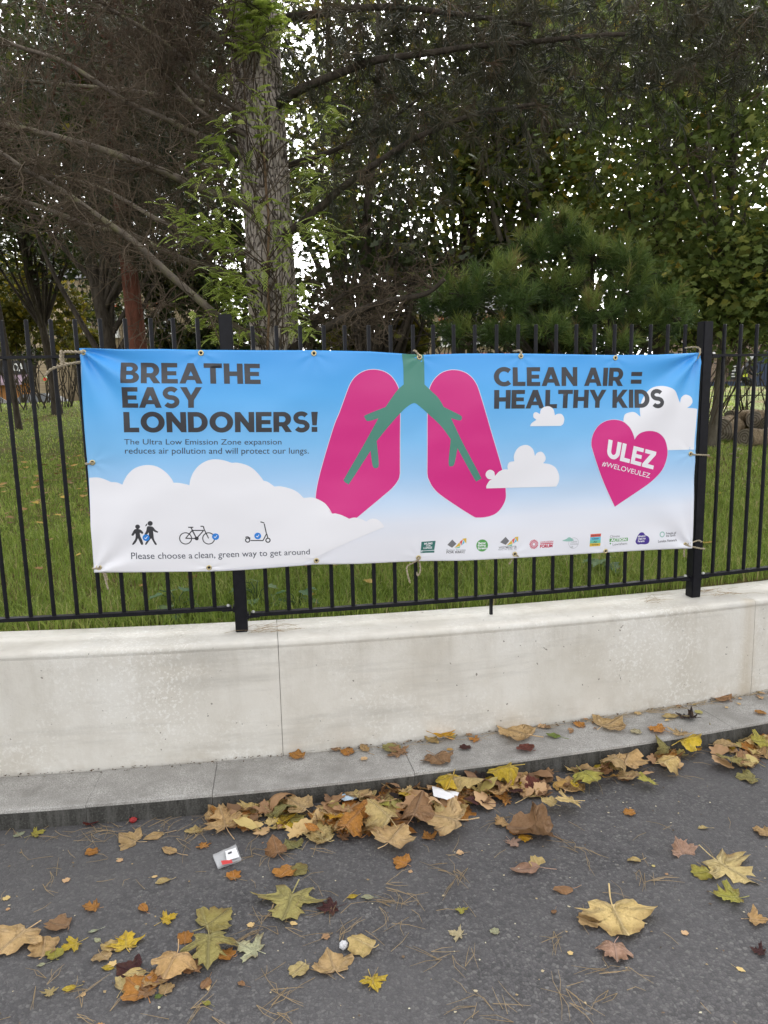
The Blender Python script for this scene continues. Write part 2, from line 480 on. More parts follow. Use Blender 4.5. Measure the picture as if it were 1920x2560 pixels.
def wrinkle(s, z):
    w = 0.0
    for (cs, cz), sg in ((B_TOP[0], 1), (B_TOP[-1], -1)):
        dx, dz = (s - cs) * sg, cz - z
        r = math.hypot(dx, dz); a = math.atan2(dz, dx + 1e-6)
        w += 0.020 * math.exp(-r / 0.26) * min(1, r / 0.05) * math.sin(a * 9.0 + 1.0 + 0.8 * sg)
    for (cs, cz), sg in ((B_BOT[0], 1), (B_BOT[-1], -1)):
        dx, dz = (s - cs) * sg, z - cz
        r = math.hypot(dx, dz); a = math.atan2(dz, dx + 1e-6)
        w += 0.008 * math.exp(-r / 0.22) * min(1, r / 0.05) * math.sin(a * 8.0)
    w += 0.0065 * math.sin(2.3 * s + 7.5 * z + 1.3) * math.sin(1.7 * s - 2.1 * z)
    w += 0.0080 * noise.noise((s * 1.9, z * 3.6, 2.2)) + 0.0018 * noise.noise((s * 5.5, z * 10.0, 7.2))
    for (es, ez) in EYES:
        d2 = (s - es) ** 2 + (z - ez) ** 2
        if d2 < 0.09:
            r = math.sqrt(d2) + 1e-6; a = math.atan2(z - ez, s - es)
            w += 0.0026 * math.exp(-r / 0.055) * math.sin(a * 7 + es * 9) * min(1, r / 0.015)
    w += 0.0035 * abs(math.sin(2.1 * s * 1.0 + 3.4 * z + 0.5)) ** 6 + 0.0022 * abs(math.sin(3.0 * s - 4.6 * z)) ** 10
    # sag folds near the lower hem
    low = max(0.0, min(1.0, (1.22 - z) / 0.25))
    w += low * 0.008 * math.sin(s * 5.2 + 0.6)
    return w
def bpos(s, z, lift=0.0):
    return arc3(s, -0.037 - 0.012 - wrinkle(s, z) - lift * 0.6, z)
GRID_S, GRID_Z = 0.013, 0.013
m_ban = mat('banner vinyl print', (0.7, 0.7, 0.75), 0.34, 0.5)
k = NT(m_ban)
sep = k.n('ShaderNodeSeparateXYZ'); k.l(k.coord('Object'), sep.inputs[0])
mr = k.n('ShaderNodeMapRange'); mr.inputs['From Min'].default_value = 1.0; mr.inputs['From Max'].default_value = 2.05
k.l(sep.outputs[2], mr.inputs['Value'])
k.color(k.ramp(mr.outputs[0], [(0.10, (0.77, 0.775, 0.83)), (0.19, (0.73, 0.765, 0.85)), (0.275, (0.57, 0.70, 0.87)), (0.41, (0.36, 0.595, 0.87)), (0.58, (0.21, 0.52, 0.87)), (0.80, (0.095, 0.42, 0.85)), (0.98, (0.065, 0.36, 0.83))]))
def vinyl(name, c): return mat(name, c, 0.34, 0.5)
m_white = vinyl('white print', (0.82, 0.815, 0.85))
m_pink = vinyl('magenta print', (0.65, 0.022, 0.225))
m_teal = vinyl('teal print', (0.075, 0.255, 0.195))
m_ink = vinyl('charcoal print', (0.040, 0.040, 0.046))
m_navy = vinyl('dark text print', (0.050, 0.058, 0.085))
m_edge = vinyl('pale outline print', (0.72, 0.66, 0.80))
m_tick = vinyl('bright blue print', (0.02, 0.22, 0.68))

banner = empty('banner', arc3(1.0, -0.04, 1.0))
tag(banner, 'wide blue and white clean air banner with pink lungs tied to the railing', 'banner')
NU, NV = 330, 120
mb = MB(); V = []
for i in range(NU + 1):
    u = i / NU
    t_, b_ = interp(B_TOP, u), interp(B_BOT, u)
    for j in range(NV + 1):
        q = b_ + (t_ - b_) * (j / NV)
        V.append(bpos(q[0], q[1]))
F = [(i * (NV + 1) + j, (i + 1) * (NV + 1) + j, (i + 1) * (NV + 1) + j + 1, i * (NV + 1) + j + 1) for i in range(NU) for j in range(NV)]
mb.add(V, F)
sheet = mb.build('sheet', m_ban, banner, smooth=True)
sm = sheet.modifiers.new('thick', 'SOLIDIFY'); sm.thickness = 0.0012; sm.offset = -1

def print_mesh(name, shapes, m, lift, parent=None):
    """shapes: lists of loops (outer, holes...) in (s, z); laid on the banner's folds"""
    bm = bmesh.new()
    for loops in shapes:
        flat = [p for lp in loops for p in lp]
        tris = tessellate_polygon([[Vector((p[0], p[1], 0)) for p in lp] for lp in loops])
        vs = [bm.verts.new((p[0], p[1], 0)) for p in flat]
        for t in tris:
            try: bm.faces.new([vs[i] for i in t])
            except ValueError: pass
    xs = [v.co.x for v in bm.verts]; ys = [v.co.y for v in bm.verts]
    a = math.ceil(min(xs) / GRID_S)
    while a * GRID_S < max(xs):
        bmesh.ops.bisect_plane(bm, geom=bm.verts[:] + bm.edges[:] + bm.faces[:], plane_co=(a * GRID_S, 0, 0), plane_no=(1, 0, 0)); a += 1
    a = math.ceil(min(ys) / GRID_Z)
    while a * GRID_Z < max(ys):
        bmesh.ops.bisect_plane(bm, geom=bm.verts[:] + bm.edges[:] + bm.faces[:], plane_co=(0, a * GRID_Z, 0), plane_no=(0, 1, 0)); a += 1
    for f in bm.faces: f.smooth = True
    for v in bm.verts:
        v.co = Vector(bpos(v.co.x, v.co.y, lift))
    bmesh.ops.recalc_face_normals(bm, faces=bm.faces)
    if sum((f.normal.y * f.calc_area() for f in bm.faces)) > 0:
        bmesh.ops.reverse_faces(bm, faces=bm.faces[:])
    me = bpy.data.meshes.new(name); bm.to_mesh(me); bm.free()
    return link_mesh(name, me, parent or banner, m)

def smooth_loop(P, per=5):
    P = np.asarray(P, float); n = len(P)
    out = []
    for i in range(n):
        p0, p1, p2, p3 = P[i - 1], P[i], P[(i + 1) % n], P[(i + 2) % n]
        for t in np.linspace(0, 1, per, endpoint=False):
            out.append(0.5 * (2 * p1 + (p2 - p0) * t + (2 * p0 - 5 * p1 + 4 * p2 - p3) * t * t + (3 * p1 - p0 - 3 * p2 + p3) * t ** 3))
    return [tuple(q) for q in out]
def smooth_runs(runs, per=5):
    """runs of points, smooth inside a run, corners between runs"""
    out = []
    for r in runs:
        out += [tuple(q) for q in (catmull(r, per) if len(r) > 2 else np.asarray(r, float))]
    return out
def disc(c, r, n=24, rz=None):
    rz = rz or r
    return [(c[0] + r * math.cos(2 * math.pi * i / n), c[1] + rz * math.sin(2 * math.pi * i / n)) for i in range(n)]
def grow_loop(P, d):
    """offset a closed loop outward by d"""
    P = np.asarray(P, float); A = 0.5 * np.sum(P[:, 0] * np.roll(P[:, 1], -1) - np.roll(P[:, 0], -1) * P[:, 1])
    T = np.roll(P, -1, 0) - np.roll(P, 1, 0); T /= np.linalg.norm(T, axis=1)[:, None] + 1e-9
    N_ = np.stack([T[:, 1], -T[:, 0]], 1) * (1 if A > 0 else -1)
    return [tuple(q) for q in P + N_ * d]

# ---- lungs, windpipe
lung_l = smooth_runs([[(0.4556,1.2393),(0.4337,1.2288),(0.376,1.2267),(0.3052,1.2484),(0.2677,1.2935),(0.2592,1.3512),(0.2843,1.464),(0.3549,1.6793),(0.3889,1.7583),(0.4231,1.8439),(0.4367,1.8766),(0.4493,1.8997),(0.4675,1.922),(0.4947,1.9414),(0.526,1.9532),(0.5586,1.9561),(0.5847,1.9529),(0.613,1.9442),(0.6432,1.9236),(0.667,1.8906),(0.6807,1.8556),(0.6856,1.81)], [(0.6841,1.7258),(0.6789,1.4476)], [(0.6789,1.4476),(0.6711,1.419),(0.641,1.3805),(0.5889,1.3394),(0.4556,1.2393)]])
lung_r = smooth_runs([[(0.8194,1.4415),(0.8231,1.736)], [(0.8247,1.8067),(0.8304,1.8453),(0.8433,1.8802),(0.8657,1.9113),(0.8953,1.9339),(0.9286,1.9452),(0.9583,1.9475),(0.9918,1.9428),(1.0238,1.9296),(1.0516,1.9065),(1.0703,1.8792),(1.0832,1.8491),(1.1158,1.7459),(1.1543,1.6251),(1.2172,1.4238),(1.2334,1.3333),(1.2297,1.2809),(1.1943,1.23),(1.1471,1.2078),(1.0845,1.2039),(1.0457,1.2197),(0.9008,1.3205),(0.8485,1.3708),(0.8229,1.4195)]])
print_mesh('lung_outline', [[grow_loop(lung_l, 0.003)], [grow_loop(lung_r, 0.003)]], m_edge, 0.0005)
print_mesh('lung_print', [[lung_l], [lung_r]], m_pink, 0.0010)
pipe = smooth_runs([[(0.6983,2.029),(0.7044,1.9696),(0.705,1.8829)], [(0.705,1.8829),(0.6757,1.8591),(0.6425,1.818),(0.6129,1.7768)], [(0.6129,1.7768),(0.5156,1.741),(0.5103,1.7271),(0.5255,1.7106),(0.5759,1.7232)], [(0.5759,1.7232),(0.4937,1.5835),(0.4054,1.4412),(0.3999,1.4236),(0.4159,1.41),(0.4319,1.4187),(0.5348,1.5664)], [(0.5348,1.5664),(0.5431,1.4927),(0.5594,1.4799),(0.5743,1.4986),(0.5661,1.6128)], [(0.5661,1.6128),(0.6253,1.6816),(0.6807,1.7399),(0.7139,1.7707),(0.7543,1.7922),(0.7869,1.7724),(0.8232,1.7396),(0.8891,1.6771),(0.9394,1.6093)], [(0.9394,1.6093),(0.9287,1.4879),(0.9437,1.4741),(0.9589,1.4866),(0.9746,1.5625)], [(0.9746,1.5625),(1.0632,1.4049),(1.0809,1.3945),(1.0964,1.4034),(1.0949,1.4183),(1.0012,1.5905),(0.9417,1.7127)], [(0.9417,1.7127),(0.9867,1.7006),(0.9966,1.7169),(0.9793,1.7317),(0.9049,1.7693)], [(0.9049,1.7693),(0.8794,1.8125),(0.8465,1.845),(0.8088,1.8808)], [(0.8088,1.8808),(0.8092,1.9611),(0.8064,2.0235)]], 4)
def dedupe(P):
    out = [P[0]]
    for q in P[1:]:
        if math.hypot(q[0] - out[-1][0], q[1] - out[-1][1]) > 1e-4: out.append(q)
    if math.hypot(out[0][0] - out[-1][0], out[0][1] - out[-1][1]) < 1e-4: out.pop()
    return out
pipe = dedupe(pipe); lung_l = dedupe(lung_l); lung_r = dedupe(lung_r)
print_mesh('windpipe_print', [[pipe]], m_teal, 0.0015)
# ---- clouds
cloud_big = smooth_runs([[(-0.7888,1.4838),(-0.7489,1.4839),(-0.7164,1.4728),(-0.6914,1.4603)], [(-0.6914,1.4603),(-0.6656,1.4578),(-0.6403,1.4468)], [(-0.6403,1.4468),(-0.6315,1.4659),(-0.6106,1.4962),(-0.5751,1.5236),(-0.5257,1.535),(-0.4777,1.5264),(-0.4383,1.4979),(-0.414,1.4658),(-0.4062,1.4475)], [(-0.4062,1.4475),(-0.385,1.4467),(-0.3477,1.4382),(-0.3343,1.433)], [(-0.3343,1.433),(-0.3272,1.4626),(-0.3099,1.4972),(-0.2816,1.5274),(-0.2424,1.5479),(-0.2041,1.552),(-0.1663,1.5452),(-0.1325,1.5323)], [(-0.1325,1.5323),(-0.1056,1.5321),(-0.0639,1.5196),(-0.0302,1.4971),(-0.0009,1.4619),(0.0122,1.4415)], [(0.0122,1.4415),(0.0329,1.4343),(0.0632,1.4107)], [(0.0632,1.4107),(0.0907,1.4112),(0.1374,1.398),(0.1722,1.3788),(0.2004,1.3494)], [(0.2004,1.3494),(0.2466,1.3489),(0.2938,1.3248),(0.3171,1.2993),(0.3362,1.2657)], [(0.3173,1.2882),(0.3344,1.2672),(0.3522,1.2663),(0.3841,1.2553),(0.418,1.2368)], [(0.418,1.2368),(0.4485,1.2411),(0.4843,1.2283),(0.5022,1.2178)], [(0.5022,1.2178),(0.528,1.2304),(0.5571,1.2266),(0.5787,1.2086),(0.5929,1.1858)], [(0.5929,1.1858),(0.4088,1.119),(0.234,1.0486)], [(0.1784,1.0287),(-0.0609,1.0261),(-0.2577,1.0126),(-0.5271,1.0238),(-0.679,1.0315),(-0.7921,1.0371)], [(-0.7975,1.063),(-0.798,1.2614)]], 4)
print_mesh('cloud_print', [[dedupe(cloud_big)]], m_white, 0.0020)
cl1 = smooth_runs([[(1.357,1.6607),(1.3664,1.6765),(1.3916,1.6919)], [(1.3916,1.6919),(1.3756,1.7056),(1.3754,1.7239),(1.3896,1.7308),(1.4112,1.72)], [(1.4112,1.72),(1.4149,1.7411),(1.4331,1.7553),(1.4611,1.7582),(1.4854,1.7429),(1.4948,1.7117)], [(1.4948,1.7117),(1.5116,1.7186),(1.5344,1.7157),(1.5486,1.6931),(1.5434,1.6673),(1.5297,1.6566)]], 4)
cl2 = smooth_runs([[(1.1284,1.3519),(1.13,1.3682),(1.144,1.3898),(1.1572,1.3973)], [(1.1572,1.3973),(1.1362,1.4013),(1.123,1.4204),(1.1284,1.4387),(1.1463,1.4475),(1.1673,1.437),(1.1728,1.4144)], [(1.1728,1.4144),(1.1946,1.4357),(1.222,1.4456),(1.2417,1.4448)], [(1.2417,1.4448),(1.2393,1.4634),(1.2494,1.4816),(1.2754,1.4856)], [(1.2754,1.4856),(1.2728,1.5139),(1.2884,1.5466),(1.3159,1.564),(1.3476,1.5643),(1.3758,1.5432),(1.3882,1.5077)], [(1.3882,1.5077),(1.4,1.5236),(1.4241,1.5279),(1.4445,1.5069),(1.4473,1.4843),(1.4345,1.4683)], [(1.4345,1.4683),(1.4736,1.4606),(1.5065,1.4403),(1.5252,1.4015),(1.5241,1.3674),(1.5106,1.343)]], 4)
cl3 = smooth_runs([[(1.9011,1.6177),(1.891,1.6599),(1.8982,1.7013),(1.928,1.7141),(1.9583,1.7132),(1.9897,1.6895)], [(1.9897,1.6895),(1.988,1.7367),(2.0078,1.7892),(2.0456,1.83),(2.089,1.8458),(2.1423,1.8447),(2.1973,1.8192),(2.2366,1.7553)], [(2.2366,1.7553),(2.2443,1.7836),(2.271,1.7984),(2.2991,1.7862),(2.3079,1.7589),(2.2969,1.7398),(2.2791,1.7279)], [(2.2791,1.7279),(2.3115,1.7255),(2.3395,1.7208)], [(2.3395,1.7208),(2.3335,1.5014)], [(2.3335,1.5014),(2.1666,1.5047),(1.9525,1.5137)]], 4)
for c in (cl1, cl2): print_mesh('cloud_print', [[dedupe(c)]], m_white, 0.0020)
print_mesh('cloud_print', [[dedupe(cl3)]], m_white, 0.0010)
# ---- heart
heart = smooth_runs([[(1.856,1.2161),(1.7845,1.3541),(1.7391,1.4563),(1.7164,1.5182),(1.707,1.5565),(1.7143,1.6016),(1.7425,1.6458),(1.784,1.6708),(1.8347,1.6783),(1.8865,1.6676),(1.9264,1.6359),(1.9495,1.5969),(1.9592,1.5696)], [(1.9592,1.5696),(1.9759,1.592),(2.006,1.6078),(2.0544,1.6123),(2.1084,1.5988),(2.1505,1.5623),(2.1692,1.5069),(2.1668,1.46),(2.1396,1.3984),(2.0744,1.3387),(1.9611,1.2742),(1.856,1.2161)]], 4)
heart = dedupe(heart)
print_mesh('heart_outline', [[grow_loop(heart, 0.002)]], m_edge, 0.0016)
print_mesh('heart_print', [[heart]], m_pink, 0.0021)

# ---- heavy capitals, drawn as outlines on a cap height of 1
def el(cx, cy, rx, ry, a0, a1, n=10):
    return [(cx + rx * math.cos(math.radians(a)), cy + ry * math.sin(math.radians(a))) for a in np.linspace(a0, a1, n)]
def stroke(path, w):
    P = np.asarray(path, float); T = np.gradient(P, axis=0); T /= np.linalg.norm(T, axis=1)[:, None]
    N_ = np.stack([-T[:, 1], T[:, 0]], 1) * (w / 2)
    return [tuple(q) for q in P + N_] + [tuple(q) for q in (P - N_)[::-1]]
GL = {
 'E': (.72, [[[(0,0),(.72,0),(.72,.215),(.26,.215),(.26,.395),(.66,.395),(.66,.6),(.26,.6),(.26,.785),(.71,.785),(.71,1),(0,1)]]]),
 'T': (.82, [[[(.28,0),(.54,0),(.54,.775),(.82,.775),(.82,1),(0,1),(0,.775),(.28,.775)]]]),
 'H': (.86, [[[(0,0),(.26,0),(.26,.385),(.60,.385),(.60,0),(.86,0),(.86,1),(.60,1),(.60,.61),(.26,.61),(.26,1),(0,1)]]]),
 'L': (.66, [[[(0,0),(.66,0),(.66,.225),(.26,.225),(.26,1),(0,1)]]]),
 'I': (.26, [[[(0,0),(.26,0),(.26,1),(0,1)]]]),
 'A': (1.02, [[[(0,0),(.265,0),(.335,.175),(.685,.175),(.755,0),(1.02,0),(.645,1),(.375,1)], [(.415,.375),(.51,.62),(.605,.375)]]]),
 'Y': (.96, [[[(.35,0),(.61,0),(.61,.37),(.97,1),(.69,1),(.48,.61),(.28,1),(-.01,1),(.35,.36)]]]),
 'N': (.87, [[[(0,0),(.25,0),(.25,.55),(.645,0),(.87,0),(.87,1),(.62,1),(.62,.46),(.235,1),(0,1)]]]),
 'K': (.90, [[[(0,0),(.26,0),(.26,.26),(.345,.36),(.60,0),(.91,0),(.525,.56),(.895,1),(.59,1),(.26,.58),(.26,1),(0,1)]]]),
 'Z': (.80, [[[(0,0),(.80,0),(.80,.22),(.37,.22),(.79,.82),(.79,1),(.03,1),(.03,.78),(.42,.78),(0,.18)]]]),
 '!': (.30, [[[(.02,0),(.28,0),(.28,.25),(.02,.25)]], [[(.05,.33),(.25,.33),(.30,1),(0,1)]]]),
 '=': (.62, [[[(0,.17),(.62,.17),(.62,.38),(0,.38)]], [[(0,.56),(.62,.56),(.62,.77),(0,.77)]]]),
 'D': (.88, [[[(0,0)] + el(.39,.5,.49,.5,-90,90,16) + [(0,1)], [(.26,.225),(.26,.775)] + el(.39,.5,.225,.275,90,-90,12)]]),
 'O': (1.06, [[el(.53,.5,.53,.52,0,345,30), el(.53,.5,.265,.285,0,-345,24)]]),
 'C': (.90, [[el(.53,.5,.53,.52,48,312,26) + el(.53,.5,.27,.285,318,42,22)]]),
 'U': (.84, [[[(0,1)] + el(.42,.40,.42,.42,180,360,16) + [(.84,1),(.58,1)] + el(.42,.42,.16,.205,360,180,12) + [(.26,1)]]]),
 'B': (.80, [[[(0,0)] + el(.46,.285,.34,.285,-90,62,10) + el(.44,.745,.31,.255,-40,90,10) + [(0,1)],
              [(.25,.195),(.25,.405)] + el(.45,.30,.10,.105,90,-90,6), [(.25,.60),(.25,.80)] + el(.42,.70,.10,.10,90,-90,6)]]),
 'R': (.83, [[[(0,0),(.26,0),(.26,.285),(.37,.285),(.55,0),(.85,0),(.63,.335)] + el(.45,.645,.36,.355,-58,90,12) + [(0,1)], [(.26,.495),(.26,.785)] + el(.44,.64,.115,.145,90,-90,8)]]),
 'S': (.76, [[stroke(el(.375,.707,.26,.207,30,265,14) + el(.385,.293,.262,.207,85,-150,14), .225)]]),
}
def caps(text, gap=0.075, space=0.30):
    x = 0; out = []
    for ch in text:
        if ch == ' ': x += space; continue
        w, shapes = GL[ch]
        for lp in shapes: out.append([[(q[0] + x, q[1]) for q in l] for l in lp])
        x += w + gap
    return out, x - gap
def quad_map(shapes, width, quad):
    tl, tr, br, bl = [np.array(q) for q in quad]
    def f(p):
        u, v_ = p[0] / width, p[1]
        return tuple((bl * (1 - u) + br * u) * (1 - v_) + (tl * (1 - u) + tr * u) * v_)
    return [[[f(p) for p in l] for l in lp] for lp in shapes]
def heading(text, quad, m, lift, gap=0.075, space=.3, name='lettering'):
    sh, w = caps(text, gap, space)
    return print_mesh(name, quad_map(sh, w, quad), m, lift)
heading('BREATHE', [(-0.6056,2.0086),(0.0211,1.9922),(0.0205,1.8987),(-0.6104,1.916)], m_ink, 0.0016)
heading('EASY', [(-0.6081,1.8973),(-0.2503,1.8898),(-0.2559,1.7951),(-0.6122,1.8038)], m_ink, 0.0016, 0.04)
heading('LONDONERS!', [(-0.61,1.7841),(0.2829,1.7621),(0.2795,1.6664),(-0.6132,1.6911)], m_ink, 0.0016)
heading('CLEAN', [(1.1639,1.9576),(1.6192,1.9524),(1.6196,1.8573),(1.1626,1.8658)], m_ink, 0.0016)
heading('AIR', [(1.6585,1.9497),(1.8858,1.9451),(1.882,1.8521),(1.6582,1.8566)], m_ink, 0.0016, 0.07)
heading('=', [(1.9301,1.9467),(1.9956,1.9458),(1.9952,1.8439),(1.9303,1.8452)], m_ink, 0.0016)
heading('HEALTHY', [(1.1641,1.8464),(1.7886,1.8346),(1.7862,1.7422),(1.1628,1.7538)], m_ink, 0.0016, 0.045)
heading('KIDS', [(1.8257,1.8339),(2.1252,1.8291),(2.1285,1.7328),(1.826,1.7403)], m_ink, 0.0016)
heading('ULEZ', [(1.8054,1.577),(2.1019,1.4981),(2.0834,1.4043),(1.7936,1.4844)], m_white, 0.0027, 0.07)

def text_shapes(text, offset=0.0):
    cu = bpy.data.curves.new('glyphs', 'FONT'); cu.body = text; cu.offset = offset; cu.resolution_u = 4
    ob = bpy.data.objects.new('glyphs', cu); COL.objects.link(ob)
    dg = bpy.context.evaluated_depsgraph_get(); dg.update()
    me = bpy.data.meshes.new_from_object(ob.evaluated_get(dg))
    COL.objects.unlink(ob); bpy.data.objects.remove(ob); bpy.data.curves.remove(cu)
    return me
CAPH = None
def text_print(text, quad, m, lift, offset=0.0, name='lettering', parent=None):
    """quad: TL TR BR BL of the text's own box"""
    me = text_shapes(text, offset)
    bm = bmesh.new(); bm.from_mesh(me); bpy.data.meshes.remove(me)
    xs = [v.co.x for v in bm.verts]; ys = [v.co.y for v in bm.verts]
    x0, x1, y0, y1 = min(xs), max(xs), min(ys), max(ys)
    tl, tr, br, bl = [np.array(q) for q in quad]
    for v in bm.verts:
        u, w = (v.co.x - x0) / (x1 - x0), (v.co.y - y0) / (y1 - y0)
        q = (bl * (1 - u) + br * u) * (1 - w) + (tl * (1 - u) + tr * u) * w
        v.co = Vector((q[0], q[1], 0))
    for v in bm.verts: v.co = Vector(bpos(v.co.x, v.co.y, lift))
    bmesh.ops.recalc_face_normals(bm, faces=bm.faces)
    if sum((f.normal.y * f.calc_area() for f in bm.faces)) > 0:
        bmesh.ops.reverse_faces(bm, faces=bm.faces[:])
    me = bpy.data.meshes.new(name); bm.to_mesh(me); bm.free()
    return link_mesh(name, me, parent or banner, m)
text_print('The Ultra Low Emission Zone expansion', [(-0.6156,1.6592),(0.1059,1.6372),(0.1044,1.6035),(-0.618,1.6264)], m_navy, 0.0014, 0.0)
text_print('reduces air pollution and will protect our lungs.', [(-0.6148,1.6194),(0.2342,1.592),(0.2327,1.554),(-0.6176,1.5827)], m_navy, 0.0014, 0.0)
text_print('Please choose a', [(-0.6246,1.1205),(-0.3412,1.1081),(-0.3415,1.0774),(-0.6254,1.0892)], m_navy, 0.0030, 0.0)
text_print('clean, green way to get around', [(-0.3311,1.1084),(0.2189,1.0975),(0.2192,1.0611),(-0.3321,1.0663)], m_navy, 0.0030, 0.0)
text_print('#WELOVEULEZ', [(1.7754,1.4653),(2.069,1.3839),(2.0639,1.3551),(1.7685,1.4381)], m_white, 0.0027, 0.003)

# ---- little pictograms
def pl(pts, w): return [stroke(pts, w)]
def ringloop(c, r, w, n=24): return [disc(c, r + w / 2, n), disc(c, r - w / 2, n)[::-1]]
PXA = 0.000772      # metres per measuring unit on this part of the banner
kid = [[disc([(-0.5846,1.2445)][0], 14 * PXA)], [smooth_loop([(-0.5999,1.2317),(-0.5884,1.2343),(-0.5721,1.2297),(-0.561,1.2149),(-0.5675,1.2088),(-0.5761,1.2155),(-0.5758,1.198),(-0.5695,1.1802),(-0.5657,1.1593),(-0.575,1.1565),(-0.5834,1.1776),(-0.588,1.1874),(-0.5966,1.1719),(-0.6105,1.1582),(-0.6163,1.1616),(-0.5993,1.1879),(-0.5974,1.2133),(-0.6073,1.2026),(-0.6162,1.2046),(-0.6091,1.2186)], 3)]]
kid2 = [[disc([(-0.5262,1.2578)][0], 15 * PXA)], [smooth_loop([(-0.5499,1.2445),(-0.5446,1.2554),(-0.5392,1.2568),(-0.542,1.249)], 3)], [smooth_loop([(-0.5409,1.2426),(-0.5272,1.2443),(-0.5146,1.2398),(-0.5042,1.225),(-0.4926,1.2165),(-0.496,1.2119),(-0.5101,1.2173),(-0.5151,1.2208),(-0.5149,1.2016),(-0.5128,1.1776),(-0.5028,1.1563),(-0.5106,1.1535),(-0.5213,1.1748),(-0.5267,1.1846),(-0.5365,1.1747),(-0.5516,1.1554),(-0.5565,1.1604),(-0.5403,1.1868),(-0.5353,1.2137),(-0.5435,1.2061),(-0.5544,1.2018),(-0.5554,1.2082),(-0.5469,1.2222)], 3)]]
print_mesh('pictogram', kid + kid2, m_ink, 0.0026)
bk = []
for c in [(-0.3676,1.1779),(-0.2602,1.1727)]: bk.append(ringloop(c, 36 * PXA, 6 * PXA))
for pts in ([(-0.3676,1.1779),(-0.3346,1.2156),(-0.3163,1.1754),(-0.3676,1.1779)], [(-0.3346,1.2156),(-0.281,1.2131),(-0.3163,1.1754)], [(-0.3391,1.2303),(-0.3163,1.1754)], [(-0.2944,1.2338),(-0.2813,1.2332),(-0.2784,1.2178),(-0.2602,1.1727)], [(-0.3521,1.2317),(-0.3284,1.2306)]):
    for q0, q1 in zip(pts[:-1], pts[1:]): bk.append(pl([q0, ((q0[0] + q1[0]) / 2, (q0[1] + q1[1]) / 2), q1], 6.5 * PXA))
print_mesh('pictogram', bk, m_ink, 0.0026)
print_mesh('pictogram', [[disc([(-0.3163,1.1754)][0], 12 * PXA)]], m_ink, 0.0030)
sc_ = []
for c in [(-0.0766,1.1554),(0.02,1.1503)]: sc_.append(ringloop(c, 13 * PXA, 7 * PXA, 18))
for pts in ([(-0.0626,1.153),(-0.0037,1.1499),(0.0143,1.1816)], [(0.0143,1.1816),(0.0057,1.2332)], [(-0.0112,1.2429),(0.0058,1.2364)], [(-0.0869,1.1697),(-0.0758,1.1724),(-0.0637,1.1636)], [(0.0159,1.1815),(0.0197,1.1626)]):
    for q0, q1 in zip(pts[:-1], pts[1:]): sc_.append(pl([q0, ((q0[0] + q1[0]) / 2, (q0[1] + q1[1]) / 2), q1], 6.5 * PXA))
print_mesh('pictogram', sc_, m_ink, 0.0026)
for c in [(-0.5499,1.1897),(-0.2272,1.1799),(-0.0278,1.174)]:
    print_mesh('tick_badge', [[disc(c, 21 * PXA)]], m_tick, 0.0034)
    tk = [(c[0] - 9 * PXA, c[1] - 0 * PXA), (c[0] - 3 * PXA, c[1] - 7 * PXA), (c[0] + 9 * PXA, c[1] + 8 * PXA)]
    print_mesh('tick', [pl([tk[0], ((tk[0][0] + tk[1][0]) / 2, (tk[0][1] + tk[1][1]) / 2), tk[1]], 4 * PXA), pl([(tk[1][0] - 0.5 * PXA, tk[1][1] - 1.5 * PXA), ((tk[1][0] + tk[2][0]) / 2, (tk[1][1] + tk[2][1]) / 2), tk[2]], 4 * PXA)], m_white, 0.0039)

# ---- sponsor marks along the lower edge
G1, G2, G3 = 0.0006, 0.0011, 0.0016
m_dteal = vinyl('deep teal print', (0.03, 0.15, 0.13)); m_green = vinyl('leaf green print', (0.09, 0.33, 0.08)); m_grey = vinyl('grey print', (0.16, 0.16, 0.17))
m_mid = vinyl('soft grey print', (0.36, 0.37, 0.39)); m_red = vinyl('crimson print', (0.55, 0.03, 0.08)); m_sage = vinyl('sage print', (0.28, 0.50, 0.44))
m_purple = vinyl('purple print', (0.06, 0.03, 0.25)); m_coral = vinyl('coral print', (0.68, 0.10, 0.07)); m_aqua = vinyl('aqua print', (0.13, 0.50, 0.66))
m_mint = vinyl('mint print', (0.16, 0.50, 0.36)); m_must = vinyl('mustard print', (0.68, 0.45, 0.05)); m_plum = vinyl('plum print', (0.18, 0.03, 0.16))
print_mesh('sponsor_mark', [[[(0.7831,1.0973),(0.8573,1.0979),(0.8497,1.051),(0.7789,1.0512)]]], m_dteal, G1)
print_mesh('sponsor_mark', [[[(0.7789,1.0486),(0.8505,1.0475),(0.8495,1.037),(0.7778,1.039)]]], m_dteal, G1)
text_print('MUMS', [(0.798,1.092),(0.8412,1.0911),(0.8402,1.0806),(0.7969,1.0807)], m_white, G2, .03)
text_print('FOR', [(0.8075,1.0783),(0.8322,1.0785),(0.8313,1.0707),(0.8065,1.0705)], m_white, G2, .02)
text_print('LUNGS', [(0.7941,1.0695),(0.8392,1.0693),(0.8382,1.0588),(0.7931,1.0591)], m_white, G2, .03)
